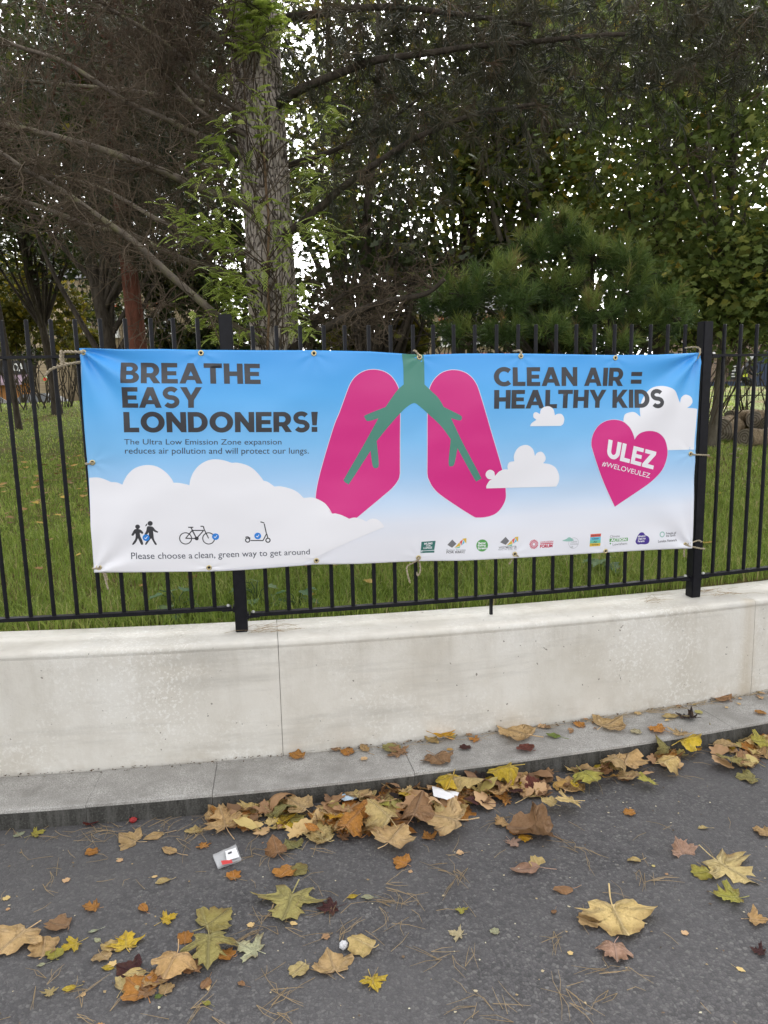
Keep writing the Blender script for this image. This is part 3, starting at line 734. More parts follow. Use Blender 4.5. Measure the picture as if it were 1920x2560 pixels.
for ox, oy in ((0, 0), (308, -12)):
    def LQ(q): return [(p[0] + ox * 0.00083, p[1] - oy * 0.00083) for p in q]
    dm = [(0.9447,1.0986),(0.967,1.0752),(0.9426,1.0565),(0.9185,1.073)]
    tri = [[(0.9552,1.0548),(0.9824,1.083),(0.9877,1.065)], [(0.957,1.0529),(0.9877,1.0632),(0.9822,1.053)], [(0.9842,1.0847),(1.0023,1.0976),(0.9913,1.0648)], [(0.9931,1.0646),(1.0059,1.0956),(1.0095,1.0777)], [(0.9987,1.0996),(1.0204,1.1018),(1.0185,1.0736),(1.0095,1.0848)]]
    if ox: dm = [(1.2306,1.0954),(1.2503,1.0726),(1.2308,1.0533),(1.2009,1.0687)]; tri = [[(1.2364,1.0503),(1.2633,1.0753),(1.2691,1.057)], [(1.2392,1.0483),(1.2691,1.0552),(1.2635,1.0448)], [(1.2652,1.077),(1.2839,1.0883),(1.2728,1.0568)], [(1.2747,1.0566),(1.2876,1.0863),(1.2915,1.0681)], [(1.2801,1.0903),(1.2998,1.0926),(1.2981,1.064),(1.2896,1.0754)]]
    print_mesh('sponsor_mark', [[dm]], m_grey, G1)
    for t_, mm in zip(tri, (m_must, m_mint, m_coral, m_aqua, m_must)):
        print_mesh('sponsor_mark', [[t_]], mm, G1)
text_print('Better Streets', [(0.9139,1.0513),(1.0148,1.0473),(1.0138,1.0358),(0.9129,1.0399)], m_mid, G1, .01)
text_print('FOR RBKC', [(0.9138,1.0398),(1.0111,1.036),(1.0101,1.0245),(0.9128,1.0284)], m_grey, G1, .03)
print_mesh('sponsor_mark', [[disc([(1.1032,1.0583)][0], 0.0315, 28)]], m_green, G1)
for t_, q in (('Better', [(1.0831,1.0774),(1.1243,1.0765),(1.1243,1.0649),(1.0831,1.0658)]), ('Ealing', [(1.0803,1.0643),(1.1225,1.0632),(1.1225,1.0508),(1.0803,1.0518)]), ('Streets', [(1.0794,1.051),(1.1271,1.0505),(1.1271,1.038),(1.0794,1.0394)])):
    text_print(t_, q, m_white, G2, .03)
text_print('WESTMINSTER', [(1.1927,1.0469),(1.2917,1.0447),(1.2908,1.0321),(1.1918,1.0354)], m_grey, G1, .01)
text_print('HEALTHY STREETS', [(1.1908,1.0345),(1.289,1.0314),(1.2881,1.0242),(1.1899,1.0265)], m_mid, G1, .01)
ro = []
rc = [(1.3863,1.0463)][0]
for q in range(18):
    a = 2 * math.pi * q / 18
    d0 = np.array((math.cos(a), math.sin(a))); d1 = np.array((-d0[1], d0[0])); cc = np.array(rc)
    ro.append([[tuple(cc + d0 * .0125 + d1 * .0012), tuple(cc + d0 * .0225 + d1 * .0028), tuple(cc + d0 * .0262), tuple(cc + d0 * .0225 - d1 * .0028), tuple(cc + d0 * .0125 - d1 * .0012)]])
print_mesh('sponsor_mark', ro + [ringloop(rc, .0095, .003, 16)], m_red, G1)
text_print('HARLESDEN', [(1.4234,1.0591),(1.4956,1.0587),(1.4948,1.0487),(1.4226,1.0501)], m_red, G1, .01)
print_mesh('sponsor_mark', [[[(1.4226,1.0483),(1.4948,1.0469),(1.4949,1.0423),(1.4226,1.0438)]]], m_red, G1)
text_print('FORUM', [(1.4208,1.0412),(1.492,1.0407),(1.4913,1.0226),(1.42,1.024)], m_red, G1, .05)
print_mesh('sponsor_mark', [ringloop([(1.6131,1.0367)][0], .0285, .0016, 28)], m_mid, G1)
print_mesh('sponsor_mark', [[smooth_loop([(1.5471,1.0542),(1.5685,1.0618),(1.5849,1.0707),(1.5978,1.0652),(1.6128,1.0514),(1.5834,1.048)], 3)]], m_sage, G2)
for t_, q in (('CLEAN', [(1.5952,1.049),(1.6326,1.0482),(1.6328,1.039),(1.5953,1.0398)]), ('SCHOOL', [(1.5934,1.0363),(1.6388,1.0358),(1.639,1.0257),(1.5936,1.0271)]), ('AIR', [(1.5937,1.0216),(1.6115,1.0213),(1.6117,1.0111),(1.5939,1.0115)])):
    text_print(t_, q, m_mid, G1, .01)
for q, mm, t_ in (([(1.7113,1.0775),(1.7756,1.0767),(1.774,1.0602),(1.7108,1.061)], m_coral, 'Hackney'), ([(1.7108,1.061),(1.774,1.0602),(1.7735,1.0418),(1.7092,1.0436)], m_aqua, 'Clean'), ([(1.7092,1.0436),(1.7735,1.0418),(1.773,1.0252),(1.7086,1.0271)], m_mint, 'Air'), ([(1.7086,1.0271),(1.773,1.0252),(1.7714,1.0096),(1.708,1.0105)], m_must, 'Group')):
    print_mesh('sponsor_mark', [[q]], mm, G1)
    c = np.mean(q, 0); w = .0040 * len(t_)
    text_print(t_, [(c[0] - w, c[1] + .0045), (c[0] + w, c[1] + .0045), (c[0] + w, c[1] - .0045), (c[0] - w, c[1] - .0045)], m_ink, G2, .02)
text_print('Climate', [(1.8297,1.0618),(1.889,1.0613),(1.8894,1.0483),(1.8301,1.0488)], m_grey, G1, .0)
ac = [(1.8282,1.0443),(1.9392,1.0418),(1.9388,1.0232),(1.8277,1.0267)]
print_mesh('sponsor_mark', [[ac]], m_green, G1)
text_print('ACTION', [tuple(np.array(p) * .86 + np.mean(ac, 0) * .14) for p in ac], m_white, G2, .04)
text_print('Lewisham', [(1.8473,1.0178),(1.9359,1.0169),(1.9363,1.0037),(1.8477,1.0048)], m_grey, G1, .0)
print_mesh('sponsor_mark', [[disc([(1.8341,1.017)][0], .0045, 14)]], m_green, G1)
pc = smooth_loop([(1.987,1.0149),(1.9936,1.035),(2.0004,1.0495),(2.0145,1.0635),(2.0334,1.0631),(2.0466,1.048),(2.0639,1.0392),(2.072,1.0217),(2.0675,1.0032),(2.0486,0.9971),(2.0211,1.0001),(2.0001,0.9998)], 4)
print_mesh('sponsor_mark', [[pc]], m_purple, G1)
for t_, q in (('Islington', [(2.0014,1.0495),(2.0466,1.049),(2.0471,1.0367),(2.0019,1.0372)]), ('Clean Air', [(2.0008,1.0364),(2.0492,1.0356),(2.0497,1.0243),(2.0013,1.0251)]), ('Parents', [(2.0014,1.0223),(2.0413,1.0221),(2.0418,1.0108),(2.0018,1.011)])):
    text_print(t_, q, m_white, G2, .03)
print_mesh('sponsor_mark', [ringloop([(2.1522,1.044)][0], .0135, .0055, 22)], m_sage, G1)
for t_, q in (('Friends of', [(2.1765,1.0536),(2.2394,1.0537),(2.24,1.0403),(2.1771,1.0412)]), ('the Earth', [(2.176,1.0404),(2.2368,1.0396),(2.2373,1.0272),(2.1766,1.028)]), ('London Network', [(2.1266,1.0147),(2.2489,1.013),(2.2496,0.9986),(2.1272,1.0005)])):
    text_print(t_, q, m_ink, G1, .01)

# ---- eyelets
m_brass = mat('brass eyelet', (0.62, 0.52, 0.30), 0.3, 0.5, 0.85)
m_hole = mat('eyelet hole', (0.015, 0.015, 0.013), 0.9)
eyelets = EYES
for e in eyelets:
    s, z = e
    c = Vector(bpos(s, z, 0.0035)); a = head(s)
    T = Vector((math.cos(a), math.sin(a), 0)); Nn = Vector((math.sin(a), -math.cos(a), 0)); Z = Vector((0, 0, 1))
    mb = MB(); V = []; F = []
    n, mseg, R_, r_ = 20, 8, 0.0095, 0.0040
    for i in range(n):
        t_ = 2 * math.pi * i / n; dirv = T * math.cos(t_) + Z * math.sin(t_)
        for j in range(mseg):
            p_ = 2 * math.pi * j / mseg
            V.append(c + dirv * (R_ + r_ * math.cos(p_)) + Nn * r_ * 0.6 * math.sin(p_))
            F.append((i * mseg + j, ((i + 1) % n) * mseg + j, ((i + 1) % n) * mseg + (j + 1) % mseg, i * mseg + (j + 1) % mseg))
    mb.add([tuple(v) for v in V], F)
    g = mb.build('eyelet', m_brass, banner, smooth=True)
    mb = MB(); V = [tuple(c + (T * math.cos(2 * math.pi * i / 14) + Z * math.sin(2 * math.pi * i / 14)) * 0.0072 + Nn * 0.0006) for i in range(14)]
    mb.add(V, [tuple(range(13, -1, -1))]); mb.build('hole', m_hole, g)

# ---- twine ties
m_twine = mat('jute twine', (0.42, 0.35, 0.24), 0.9, 0.2)
k = NT(m_twine); k.bump(k.noise(k.coord('Object'), 260, 3), 0.8, 0.004)
k.color(k.ramp(k.noise(k.coord('Object'), 160, 3), [(0.3, (0.26, 0.21, 0.14)), (0.7, (0.55, 0.48, 0.36))]))
def twine(name, label, runs, r=0.0038):
    mb = MB()
    for run in runs:
        P = catmull(run, 7)
        # two-strand lay
        ln = np.concatenate([[0], np.cumsum(np.linalg.norm(np.diff(P, axis=0), axis=1))])
        m_ = max(8, int(ln[-1] / 0.004)); q = np.linspace(0, ln[-1], m_)
        Q = np.stack([np.interp(q, ln, P[:, c]) for c in range(3)], 1)
        for ph in (0, math.pi):
            an = q / 0.006 + ph
            off = np.stack([np.cos(an) * r * .5, np.sin(an) * r * .5, np.cos(an + 1) * r * .5], 1)
            mb.tube(Q + off, r * .72, 5)
    o = mb.build(name, m_twine, smooth=True); tag(o, label, 'string', 'twine ties holding the banner')
    return o
def tp(s, off, z): return arc3(s, off, z)
def eye_at(i): s, z = eyelets[i]; return s, z
s, z = eye_at(0)
twine('twine_tie', 'knotted twine at the upper corner of the banner nearest the BREATHE heading', [
    [tp(s, -.06, z), tp(s - .05, -.055, z + .003), tp(s - .09, -.03, z + .002), tp(s - .10, -.02, z - .03), tp(s - .085, -.03, z - .05), tp(s - .03, -.03, z - .045), tp(s, -.03, z - .04)],
    [tp(s - .10, -.035, z + .01), tp(s - .105, -.04, z - .03), tp(s - .10, -.04, z - .055)],
    [tp(s - .07, -.04, z - .05), tp(s - .12, -.045, z - .062), tp(s - .15, -.05, z - .075), tp(s - .175, -.05, z - .10)]], 0.0062)
s, z = eye_at(7)
twine('twine_tie', 'short twine through the eyelet halfway down the banner edge near the big cloud', [[tp(s + .005, -.055, z), tp(s - .015, -.058, z - .004), tp(s - .03, -.04, z - .005), tp(s - .035, -.01, z - .005), tp(s - .03, .012, z - .006)]], .0045)
s, z = eye_at(9)
twine('twine_tie', 'twine with hanging end at the lower banner corner below the walking children', [
    [tp(s + .002, -.055, z), tp(s - .02, -.055, z - .004), tp(s - .032, -.03, z - .006), tp(s - .03, .01, z - .01)],
    [tp(s - .01, .012, z - .01), tp(s + .012, -.02, z - .04), tp(s + .02, -.022, z - .08), tp(s + .027, -.022, z - .115)],
    [tp(s - .006, .012, z - .01), tp(s + .018, -.018, z - .04), tp(s + .026, -.02, z - .07)]], .0042)
s, z = eye_at(12)
twine('twine_tie', 'looped twine hanging below the banner under the lungs', [
    [tp(s, -.055, z + .004), tp(s - .012, -.06, z - .012), tp(s - .03, -.035, z - .03), tp(s - .055, -.022, z - .05), tp(s - .052, -.022, z - .09), tp(s - .04, -.022, z - .135)],
    [tp(s, -.055, z + .002), tp(s - .004, -.05, z - .015), tp(s + .01, -.025, z - .03), tp(s + .015, -.022, z - .07), tp(s + .004, -.02, z - .10), tp(s - .002, -.005, z - .085)]], .0042)
s, z = eye_at(13)
twine('twine_tie', 'twine knot on the lower hem below the red sunburst logo', [
    [tp(s, -.055, z), tp(s + .018, -.058, z - .014), tp(s + .03, -.04, z - .02), tp(s + .02, -.012, z - .024)],
    [tp(s + .01, -.02, z - .02), tp(s, -.02, z - .04), tp(s - .015, -.022, z - .06)]], .0042)
s, z = eye_at(3)
twine('twine_tie', 'twine over the top rail above the green windpipe', [[tp(s, -.055, z), tp(s - .012, -.055, z + .02), tp(s - .02, -.035, z + .032), tp(s - .022, .01, z + .03)]], .0042)
s, z = eye_at(4)
twine('twine_tie', 'twine over the top rail above the CLEAN AIR heading', [[tp(s, -.055, z), tp(s + .002, -.052, z + .018), tp(s - .004, -.035, z + .03), tp(s - .006, .01, z + .028)], [tp(s - .01, -.03, z + .024), tp(s - .03, -.03, z + .028)]], .0042)
s, z = eye_at(6)
twine('twine_tie', 'twine from the upper banner corner beside the square post', [[tp(s, -.055, z), tp(s + .012, -.055, z + .03), tp(s + .014, -.045, z + .055), tp(s - .01, -.03, z + .062), tp(s - .06, -.024, z + .058)], [tp(s + .012, -.05, z + .035), tp(s + .02, -.035, z + .028)]], .0042)
s, z = eye_at(8)
twine('twine_tie', 'straight twine pulled round the post halfway down the banner', [[tp(s, -.055, z), tp(s + .02, -.055, z - .005), tp(2.44, -.036, z - .015), tp(2.452, -.02, z - .018), tp(2.452, .03, z - .018)]], .0045)
s, z = eye_at(15)
twine('twine_tie', 'doubled twine round the post base at the lower banner corner', [
    [tp(s, -.055, z), tp(s + .03, -.055, z + .004), tp(2.40, -.037, z + .012), tp(2.425, -.037, z + .002)],
    [tp(s, -.055, z - .002), tp(s + .03, -.056, z - .012), tp(2.42, -.038, z - .035), tp(2.452, -.03, z - .042), tp(2.456, .02, z - .042)],
    [tp(s + .01, -.05, z), tp(s + .006, -.04, z - .04), tp(s + .016, -.03, z - .075)]], .0045)

# ------------------------------------------------------------------ trees and shrubs
m_pbark = mat('pine bark', (0.16, 0.13, 0.11), 0.9, 0.15)
k = NT(m_pbark); v = k.coord('Object', (1, 1, 0.30))
vo = k.n('ShaderNodeTexVoronoi', feature='DISTANCE_TO_EDGE'); vo.inputs['Scale'].default_value = 30
nz = k.n('ShaderNodeTexNoise'); nz.inputs['Scale'].default_value = 9; k.l(v, nz.inputs['Vector'])
vv = k.mix(0.12, v, nz.outputs['Color']); k.l(vv, vo.inputs['Vector'])
plate = k.ramp(vo.outputs['Distance'], [(0.0, (0, 0, 0)), (0.10, (1, 1, 1))])
c = k.mix(plate, (0.12, 0.095, 0.078), k.ramp(k.noise(k.coord('Object'), 24, 5, 0.7), [(0.3, (0.29, 0.245, 0.21)), (0.55, (0.47, 0.41, 0.36)), (0.75, (0.58, 0.525, 0.47))]))
k.color(c); k.bump(plate, 0.9, 0.03)
m_dead = mat('dead pine wood', (0.16, 0.13, 0.105), 0.9, 0.15)
k = NT(m_dead)
c = k.ramp(k.noise(k.coord('Object'), 7, 5, 0.7), [(0.3, (0.085, 0.068, 0.054)), (0.5, (0.17, 0.142, 0.115)), (0.68, (0.20, 0.19, 0.10)), (0.8, (0.25, 0.22, 0.185))])
k.color(c); k.bump(k.noise(k.coord('Object'), 60, 4), 0.5, 0.01)
m_twig = mat('dead twigs', (0.12, 0.092, 0.068), 0.9, 0.1)
k = NT(m_twig); k.color(k.ramp(k.noise(k.coord('Object'), 3, 4), [(0.3, (0.050, 0.036, 0.025)), (0.6, (0.115, 0.088, 0.062)), (0.8, (0.17, 0.138, 0.105))]))
m_dark = mat('dark bark', (0.055, 0.045, 0.036), 0.92, 0.1)
k = NT(m_dark); k.color(k.ramp(k.noise(k.coord('Object', (1, 1, .25)), 16, 5, 0.7), [(0.3, (0.022, 0.018, 0.014)), (0.7, (0.085, 0.070, 0.055))])); k.bump(k.noise(k.coord('Object', (1, 1, .25)), 20, 4), 0.7, 0.03)
m_grbark = mat('grey green bark', (0.12, 0.105, 0.08), 0.9, 0.1)
k = NT(m_grbark); k.color(k.ramp(k.noise(k.coord('Object', (1, 1, .4)), 9, 5, 0.7), [(0.3, (0.065, 0.055, 0.04)), (0.7, (0.17, 0.15, 0.115))])); k.bump(k.noise(k.coord('Object', (1, 1, .25)), 20, 4), 0.6, 0.03)
m_rbark = mat('red brown bark', (0.20, 0.075, 0.045), 0.92, 0.1)
k = NT(m_rbark); k.color(k.ramp(k.noise(k.coord('Object', (1, 1, .2)), 22, 5, 0.7), [(0.3, (0.05, 0.022, 0.015)), (0.6, (0.13, 0.052, 0.034)), (0.8, (0.19, 0.08, 0.055))])); k.bump(k.noise(k.coord('Object', (1, 1, .2)), 24, 4), 0.8, 0.03)
m_lf_far = leafy('plane tree leaves', [(0.0, (0.046, 0.065, 0.013)), (0.45, (0.098, 0.124, 0.023)), (0.75, (0.182, 0.176, 0.029)), (0.93, (0.338, 0.247, 0.029)), (1.0, (0.442, 0.234, 0.039))], 0.45)
m_lf_right = leafy('green autumn leaves', [(0.0, (0.078, 0.117, 0.029)), (0.5, (0.150, 0.195, 0.047)), (0.8, (0.260, 0.280, 0.072)), (0.95, (0.442, 0.338, 0.052)), (1.0, (0.546, 0.247, 0.065))], 0.42)
m_lf_shrub = leafy('dark shrub leaves', [(0.0, (0.020, 0.030, 0.010)), (0.6, (0.045, 0.062, 0.016)), (0.9, (0.13, 0.13, 0.02)), (1.0, (0.25, 0.20, 0.03))], 0.3)
m_lf_gold = leafy('yellowing shrub leaves', [(0.0, (0.06, 0.075, 0.015)), (0.5, (0.16, 0.15, 0.022)), (1.0, (0.36, 0.27, 0.03))], 0.4)
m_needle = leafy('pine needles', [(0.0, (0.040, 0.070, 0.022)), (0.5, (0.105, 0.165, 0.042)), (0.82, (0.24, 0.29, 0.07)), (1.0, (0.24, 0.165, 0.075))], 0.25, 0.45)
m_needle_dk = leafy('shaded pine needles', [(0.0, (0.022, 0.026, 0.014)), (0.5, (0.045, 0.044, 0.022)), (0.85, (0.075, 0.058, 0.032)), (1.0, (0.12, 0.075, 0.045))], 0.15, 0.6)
m_feather = leafy('fresh feathery leaves', [(0.0, (0.172, 0.230, 0.040)), (0.5, (0.345, 0.437, 0.086)), (1.0, (0.529, 0.575, 0.172))], 0.45, 0.5)

LEAF5 = np.array([(0, 0), (.28, -.02), (.52, .20), (.34, .38), (.40, .66), (.15, .64), (0, 1.0), (-.15, .64), (-.40, .66), (-.34, .38), (-.52, .20), (-.28, -.02)])
LEAF5_F = [(0, i, i + 1) for i in range(1, 11)]
LEAF2 = np.array([(0, 0), (.36, .35), (0, 1.0), (-.36, .35)])
def rand_frames(n, flat=0.5):
    """random orthonormal frames; flat>0 leans leaf faces upward"""
    N_ = RNG.normal(size=(n, 3)); N_[:, 2] = np.abs(N_[:, 2]) + flat
    N_ /= np.linalg.norm(N_, axis=1)[:, None]
    A = RNG.normal(size=(n, 3)); A[:, 2] -= 0.5
    U = A - N_ * np.sum(A * N_, 1)[:, None]; U /= np.linalg.norm(U, axis=1)[:, None]
    return np.cross(U, N_), U, N_
def leaf_cloud(name, centers, size, mat_, parent, shape=5, flat=0.5, shade=None, jitter=0.35):
    n = len(centers)
    Xv, Yv, Zv = rand_frames(n, flat)
    sz = size * (1 + jitter * RNG.uniform(-1, 1, n))
    T = LEAF5 if shape == 5 else LEAF2
    bend = RNG.uniform(-.35, .35, n)
    P = centers[:, None, :] + sz[:, None, None] * (T[None, :, 0, None] * Xv[:, None, :] + T[None, :, 1, None] * Yv[:, None, :] + (bend[:, None] * (T[None, :, 1] ** 2 - np.abs(T[None, :, 0])))[:, :, None] * Zv[:, None, :])
    kk = len(T)
    base = (np.arange(n) * kk)[:, None, None]
    if shape == 5: F = (base + np.array(LEAF5_F)[None]).reshape(-1, 3)
    else: F = (base + np.array([(0, 1, 2), (0, 2, 3)])[None]).reshape(-1, 3)
    mb = MB(); mb.add(P.reshape(-1, 3), F)
    me = mb.mesh(name, False)
    if shade is None: shade = RNG.beta(1.6, 2.2, n)
    set_shade(me, np.repeat(shade, kk))
    return link_mesh(name, me, parent, mat_)
def grow(p, d, length, n=8, wander=0.25, grav=0.0, rng=random):
    p = Vector(p); d = Vector(d).normalized(); st = length / n
    out = [tuple(p)]
    for i in range(n):
        d = (d + Vector((rng.gauss(0, wander), rng.gauss(0, wander), rng.gauss(0, wander) + grav))).normalized()
        p = p + d * st; out.append(tuple(p))
    return np.array(out)

DENS = 0.84
def broadleaf(name, label, base, height, r0, crown, nclump, per, lsize, bark, lmat, lean=(0, 0), group=None, forks=6, spread=0.55, flat=0.5, fork_at=0.3, shape=5):
    """trunk with limbs, and a crown of leaf clumps round the limb ends; crown: list of (centre, radii)"""
    root = empty(name, base); tag(root, label, 'tree', group)
    rnd = random.Random(hash(label) % 99991 if False else sum(map(ord, label)) + int(abs(base[0]) * 100))
    mb = MB()
    b = np.array(base, float)
    top = b + np.array([lean[0], lean[1], height])
    path = catmull([b - np.array([0, 0, .15]), b + (top - b) * .15 + np.array([rnd.uniform(-.05, .05), 0, 0]), b + (top - b) * .45 + np.array([rnd.uniform(-.15, .15), 0, 0]), b + (top - b) * .75 + np.array([rnd.uniform(-.25, .25), 0, 0]), top], 5)
    rad = np.linspace(1.0, 0.22, len(path)) * r0; rad[0] *= 1.35; rad[1] *= 1.1
    mb.tube(path, rad, 12)
    mb.build('trunk', bark, root, smooth=True)
    lb = MB()
    tips = []
    for (c, rr) in crown:
        for _ in range(nclump):
            while True:
                q = np.array([rnd.uniform(-1, 1) for _ in range(3)])
                if 0.15 < np.dot(q, q) < 1: break
            tips.append(np.array(c) + q * np.array(rr))
    for i, t in enumerate(tips):
        if i % max(1, len(tips) // (forks * 4)) == 0:
            f = max(fork_at, min(0.92, (t[2] - b[2]) / height - 0.25 + rnd.uniform(-.1, .1)))
            j = int(f * (len(path) - 1)); st = path[j]
            mid = (st + t) / 2 + np.array([rnd.uniform(-.3, .3), rnd.uniform(-.3, .3), rnd.uniform(-.1, .35)])
            P = catmull([st, mid, t], 5)
            lb.tube(P, np.linspace(rad[j] * .45, 0.012, len(P)), 6)
            for q in range(3):
                a = P[rnd.randrange(4, len(P))]
                w = grow(a, (rnd.gauss(0, 1), rnd.gauss(0, 1), rnd.gauss(.2, .6)), rnd.uniform(.5, 1.1), 6, .25, 0, rnd)
                lb.tube(w, np.linspace(.014, .004, len(w)), 4, cap=False)
    if lb.n: lb.build('limbs', bark, root, smooth=True)
    per = int(per * DENS)
    C = np.concatenate([t + RNG.normal(size=(per, 3)) * spread * np.array([1, 1, .55]) for t in tips])
    C = C[C[:, 2] > np.array([0.3]) + b[2]]
    o = leaf_cloud('crown', C, lsize, lmat, root, shape, flat)
    o['kind'] = 'stuff'
    return root
def ell(px, Y, rp):   # helper so crowns read as: centre and radii in metres
    return (px, rp)

# ---- the big pine with bare lower branches
pine = empty('pine_tree', (0, 0, 0)); tag(pine, 'tall grey-barked pine with bare dead lower branches behind the banner', 'tree')
tp_ = [(-0.9633,7,1.7464),(-0.9539,7,2.2853),(-0.9647,7,2.8459),(-0.976,7,3.526),(-0.9974,7,4.1846),(-1.0143,7,4.7595),(-1.0298,7,5.1338),(-1.0503,7,5.9211),(-1.0645,7,6.9042),(-1.0522,7,7.7307)]
path = catmull([(tp_[0][0] + .02, 7.0, 0.55), (tp_[0][0], 7.0, 0.95)] + tp_, 14)
rr = np.interp(path[:, 2], [0.5, 0.9, 1.5, 5, 9], [0.30, 0.245, 0.213, 0.200, 0.13])
V, F = tube_arrays(path, rr, 72)
d_ = []
ctr = np.repeat(path, 72, axis=0)
for i, q in enumerate(V):
    ang = (i % 72) / 72 * 2 * math.pi
    cc, ss = math.cos(ang), math.sin(ang)
    z = q[2]
    n1 = abs(noise.noise((cc * 4.2, ss * 4.2, z * 1.6)))
    n2 = abs(noise.noise((cc * 9 + 7, ss * 9, z * 3.5 + 3)))
    d_.append(0.030 * min(1, n1 * 4.0) + 0.012 * min(1, n2 * 3) - 0.03)
V = V + (V - ctr) / np.linalg.norm(V - ctr, axis=1)[:, None] * np.array(d_)[:, None]
mb = MB(); mb.add(V, F); mb.build('trunk', m_pbark, pine, smooth=True)
BR = [
 ([(-1.0237,6.8,2.3098),(-1.3058,6.5,2.4609),(-1.3895,6.3,2.5461),(-1.6117,6.1,2.766),(-1.8404,5.9,3.0019),(-2.0505,5.7,3.1615),(-2.2133,5.5,3.2784),(-2.334,5.3,3.344),(-2.4355,5.2,3.4168),(-2.6202,5,3.5373)], .036, .012),
 ([(-1.0554,6.9,2.7145),(-1.2572,6.7,2.8439),(-1.5683,6.6,2.9496),(-1.8004,6.5,3.0655),(-2.0565,6.4,3.1615),(-2.2392,6.2,3.1711),(-2.5907,6.1,3.2899),(-2.8433,6,3.3357),(-3.1421,5.9,3.3969)], .034, .012),
 ([(-1.0035,7,3.3924),(-1.1413,6.8,3.45),(-1.4975,6.6,3.553),(-1.7324,6.4,3.6288),(-2.069,6.2,3.7272),(-2.3228,6,3.7577),(-2.4556,5.9,3.7708),(-2.6956,5.8,3.7979),(-3.0091,5.7,3.8246)], .038, .014),
 ([(-1.0165,7,3.8586),(-1.3648,6.7,3.9379),(-1.6387,6.5,4.0033),(-1.8291,6.3,4.0587),(-2.0869,6.1,4.1768),(-2.3051,6,4.28),(-2.545,5.9,4.3436),(-2.7961,5.8,4.4578)], .028, .010),
 ([(-1.0285,6.9,3.9922),(-1.2111,6.8,4.0602),(-1.3971,6.6,4.1222),(-1.6178,6.5,4.3163),(-1.7114,6.4,4.3827)], .024, .010),
 ([(-1.0191,6.9,4.1841),(-1.1683,6.8,4.2321),(-1.3844,6.6,4.3338),(-1.5117,6.5,4.4763),(-1.728,6.3,4.5992),(-1.9018,6.2,4.6839),(-1.969,6.1,4.7078),(-2.1091,6,4.849)], .026, .012),
 ([(-1.0292,7,4.6652),(-1.1769,6.8,4.6959),(-1.3283,6.6,4.7345),(-1.4893,6.5,4.8247),(-1.6454,6.4,4.8817),(-1.8514,6.3,4.9911)], .034, .018),
 ([(-1.0323,7,4.9478),(-1.2288,6.8,4.9548),(-1.3791,6.6,4.9551),(-1.5041,6.5,5.0824)], .020, .010),
 ([(-1.0471,7.1,4.284),(-1.256,7.2,4.3486),(-1.6697,7.4,4.5),(-2.2697,7.6,4.6694),(-3.0143,7.8,4.8103),(-3.8644,8,5.0104)], .030, .010),
 ([(-1.052,7.1,3.0707),(-1.4304,7.3,3.1832),(-1.9878,7.5,3.4481),(-2.7091,7.8,3.8606),(-3.4451,8,4.077),(-4.0998,8.2,4.1825)], .028, .010),
 ([(-0.8925,7,4.2794),(-0.7288,6.8,4.3013),(-0.443,6.6,4.3449),(-0.1142,6.5,4.4042),(0.2025,6.4,4.4312),(0.816,6.3,4.4582),(1.4084,6.2,4.4384),(1.8616,6.1,4.4148)], .042, .015),
 ([(-0.908,7,3.1534),(-0.7565,6.8,3.2295),(-0.4848,6.7,3.3815),(-0.2728,6.6,3.5279),(0.0625,6.5,3.7262),(0.4469,6.4,3.8692),(0.8156,6.3,3.9704),(1.232,6.2,3.9769)], .040, .014),
 ([(-0.9174,7,2.1243),(-0.6618,6.7,2.296),(-0.3681,6.5,2.4248),(-0.1617,6.4,2.5082),(0.037,6.3,2.5664),(0.3557,6.2,2.5918),(0.5076,6.1,2.6916)], .046, .016),
 ([(-0.9281,7.1,2.1822),(-0.6907,7,2.3329),(-0.5313,6.9,2.5142),(-0.3482,6.9,2.6825),(-0.0599,6.8,2.8331)], .040, .012),
 ([(-0.9063,7.2,3.8109),(-0.6594,7.3,3.9359),(-0.2999,7.5,4.0904),(0.1573,7.7,4.3912),(0.6345,7.9,4.81)], .030, .010),
 ([(-0.9133,7,4.9454),(-0.6465,6.9,4.9577),(-0.2689,6.7,4.9055),(0.212,6.5,4.8198),(0.6738,6.4,4.7226),(1.2147,6.3,4.5969)], .040, .015),
 ([(-0.9129,7,5.316),(-0.5596,6.8,5.2109),(0.0592,6.6,5.0429),(0.6852,6.5,4.9252)], .040, .015),
]
TWR = random.Random(5)
tw = MB(); tips_right = []
def twigs_on(P, r_end, count, lmin, lmax, depth, up, mbx, rng, side=1.0):
    n = len(P)
    for _ in range(count):
        f = rng.uniform(0.06, 1.0); i = min(n - 2, int(f * (n - 1)))
        t = Vector(P[i + 1]) - Vector(P[i]); t.normalize()
        a = Vector((rng.gauss(0, 1), rng.gauss(0, .8), rng.gauss(up, .8)))
        d = (t * rng.uniform(.3, 1.0) + a * side).normalized()
        L = rng.uniform(lmin, lmax) * (1 - 0.3 * f)
        w = grow(P[i], d, L, 9, .20, rng.choice((-.10, .03, .10)), rng)
        mbx.tube(w, np.linspace(r_end, r_end * .35, len(w)), 4, cap=False)
        if depth > 0: twigs_on(w, r_end * .6, rng.randint(3, 6), lmin * .5, lmax * .5, depth - 1, up * .5, mbx, rng, 1.0)
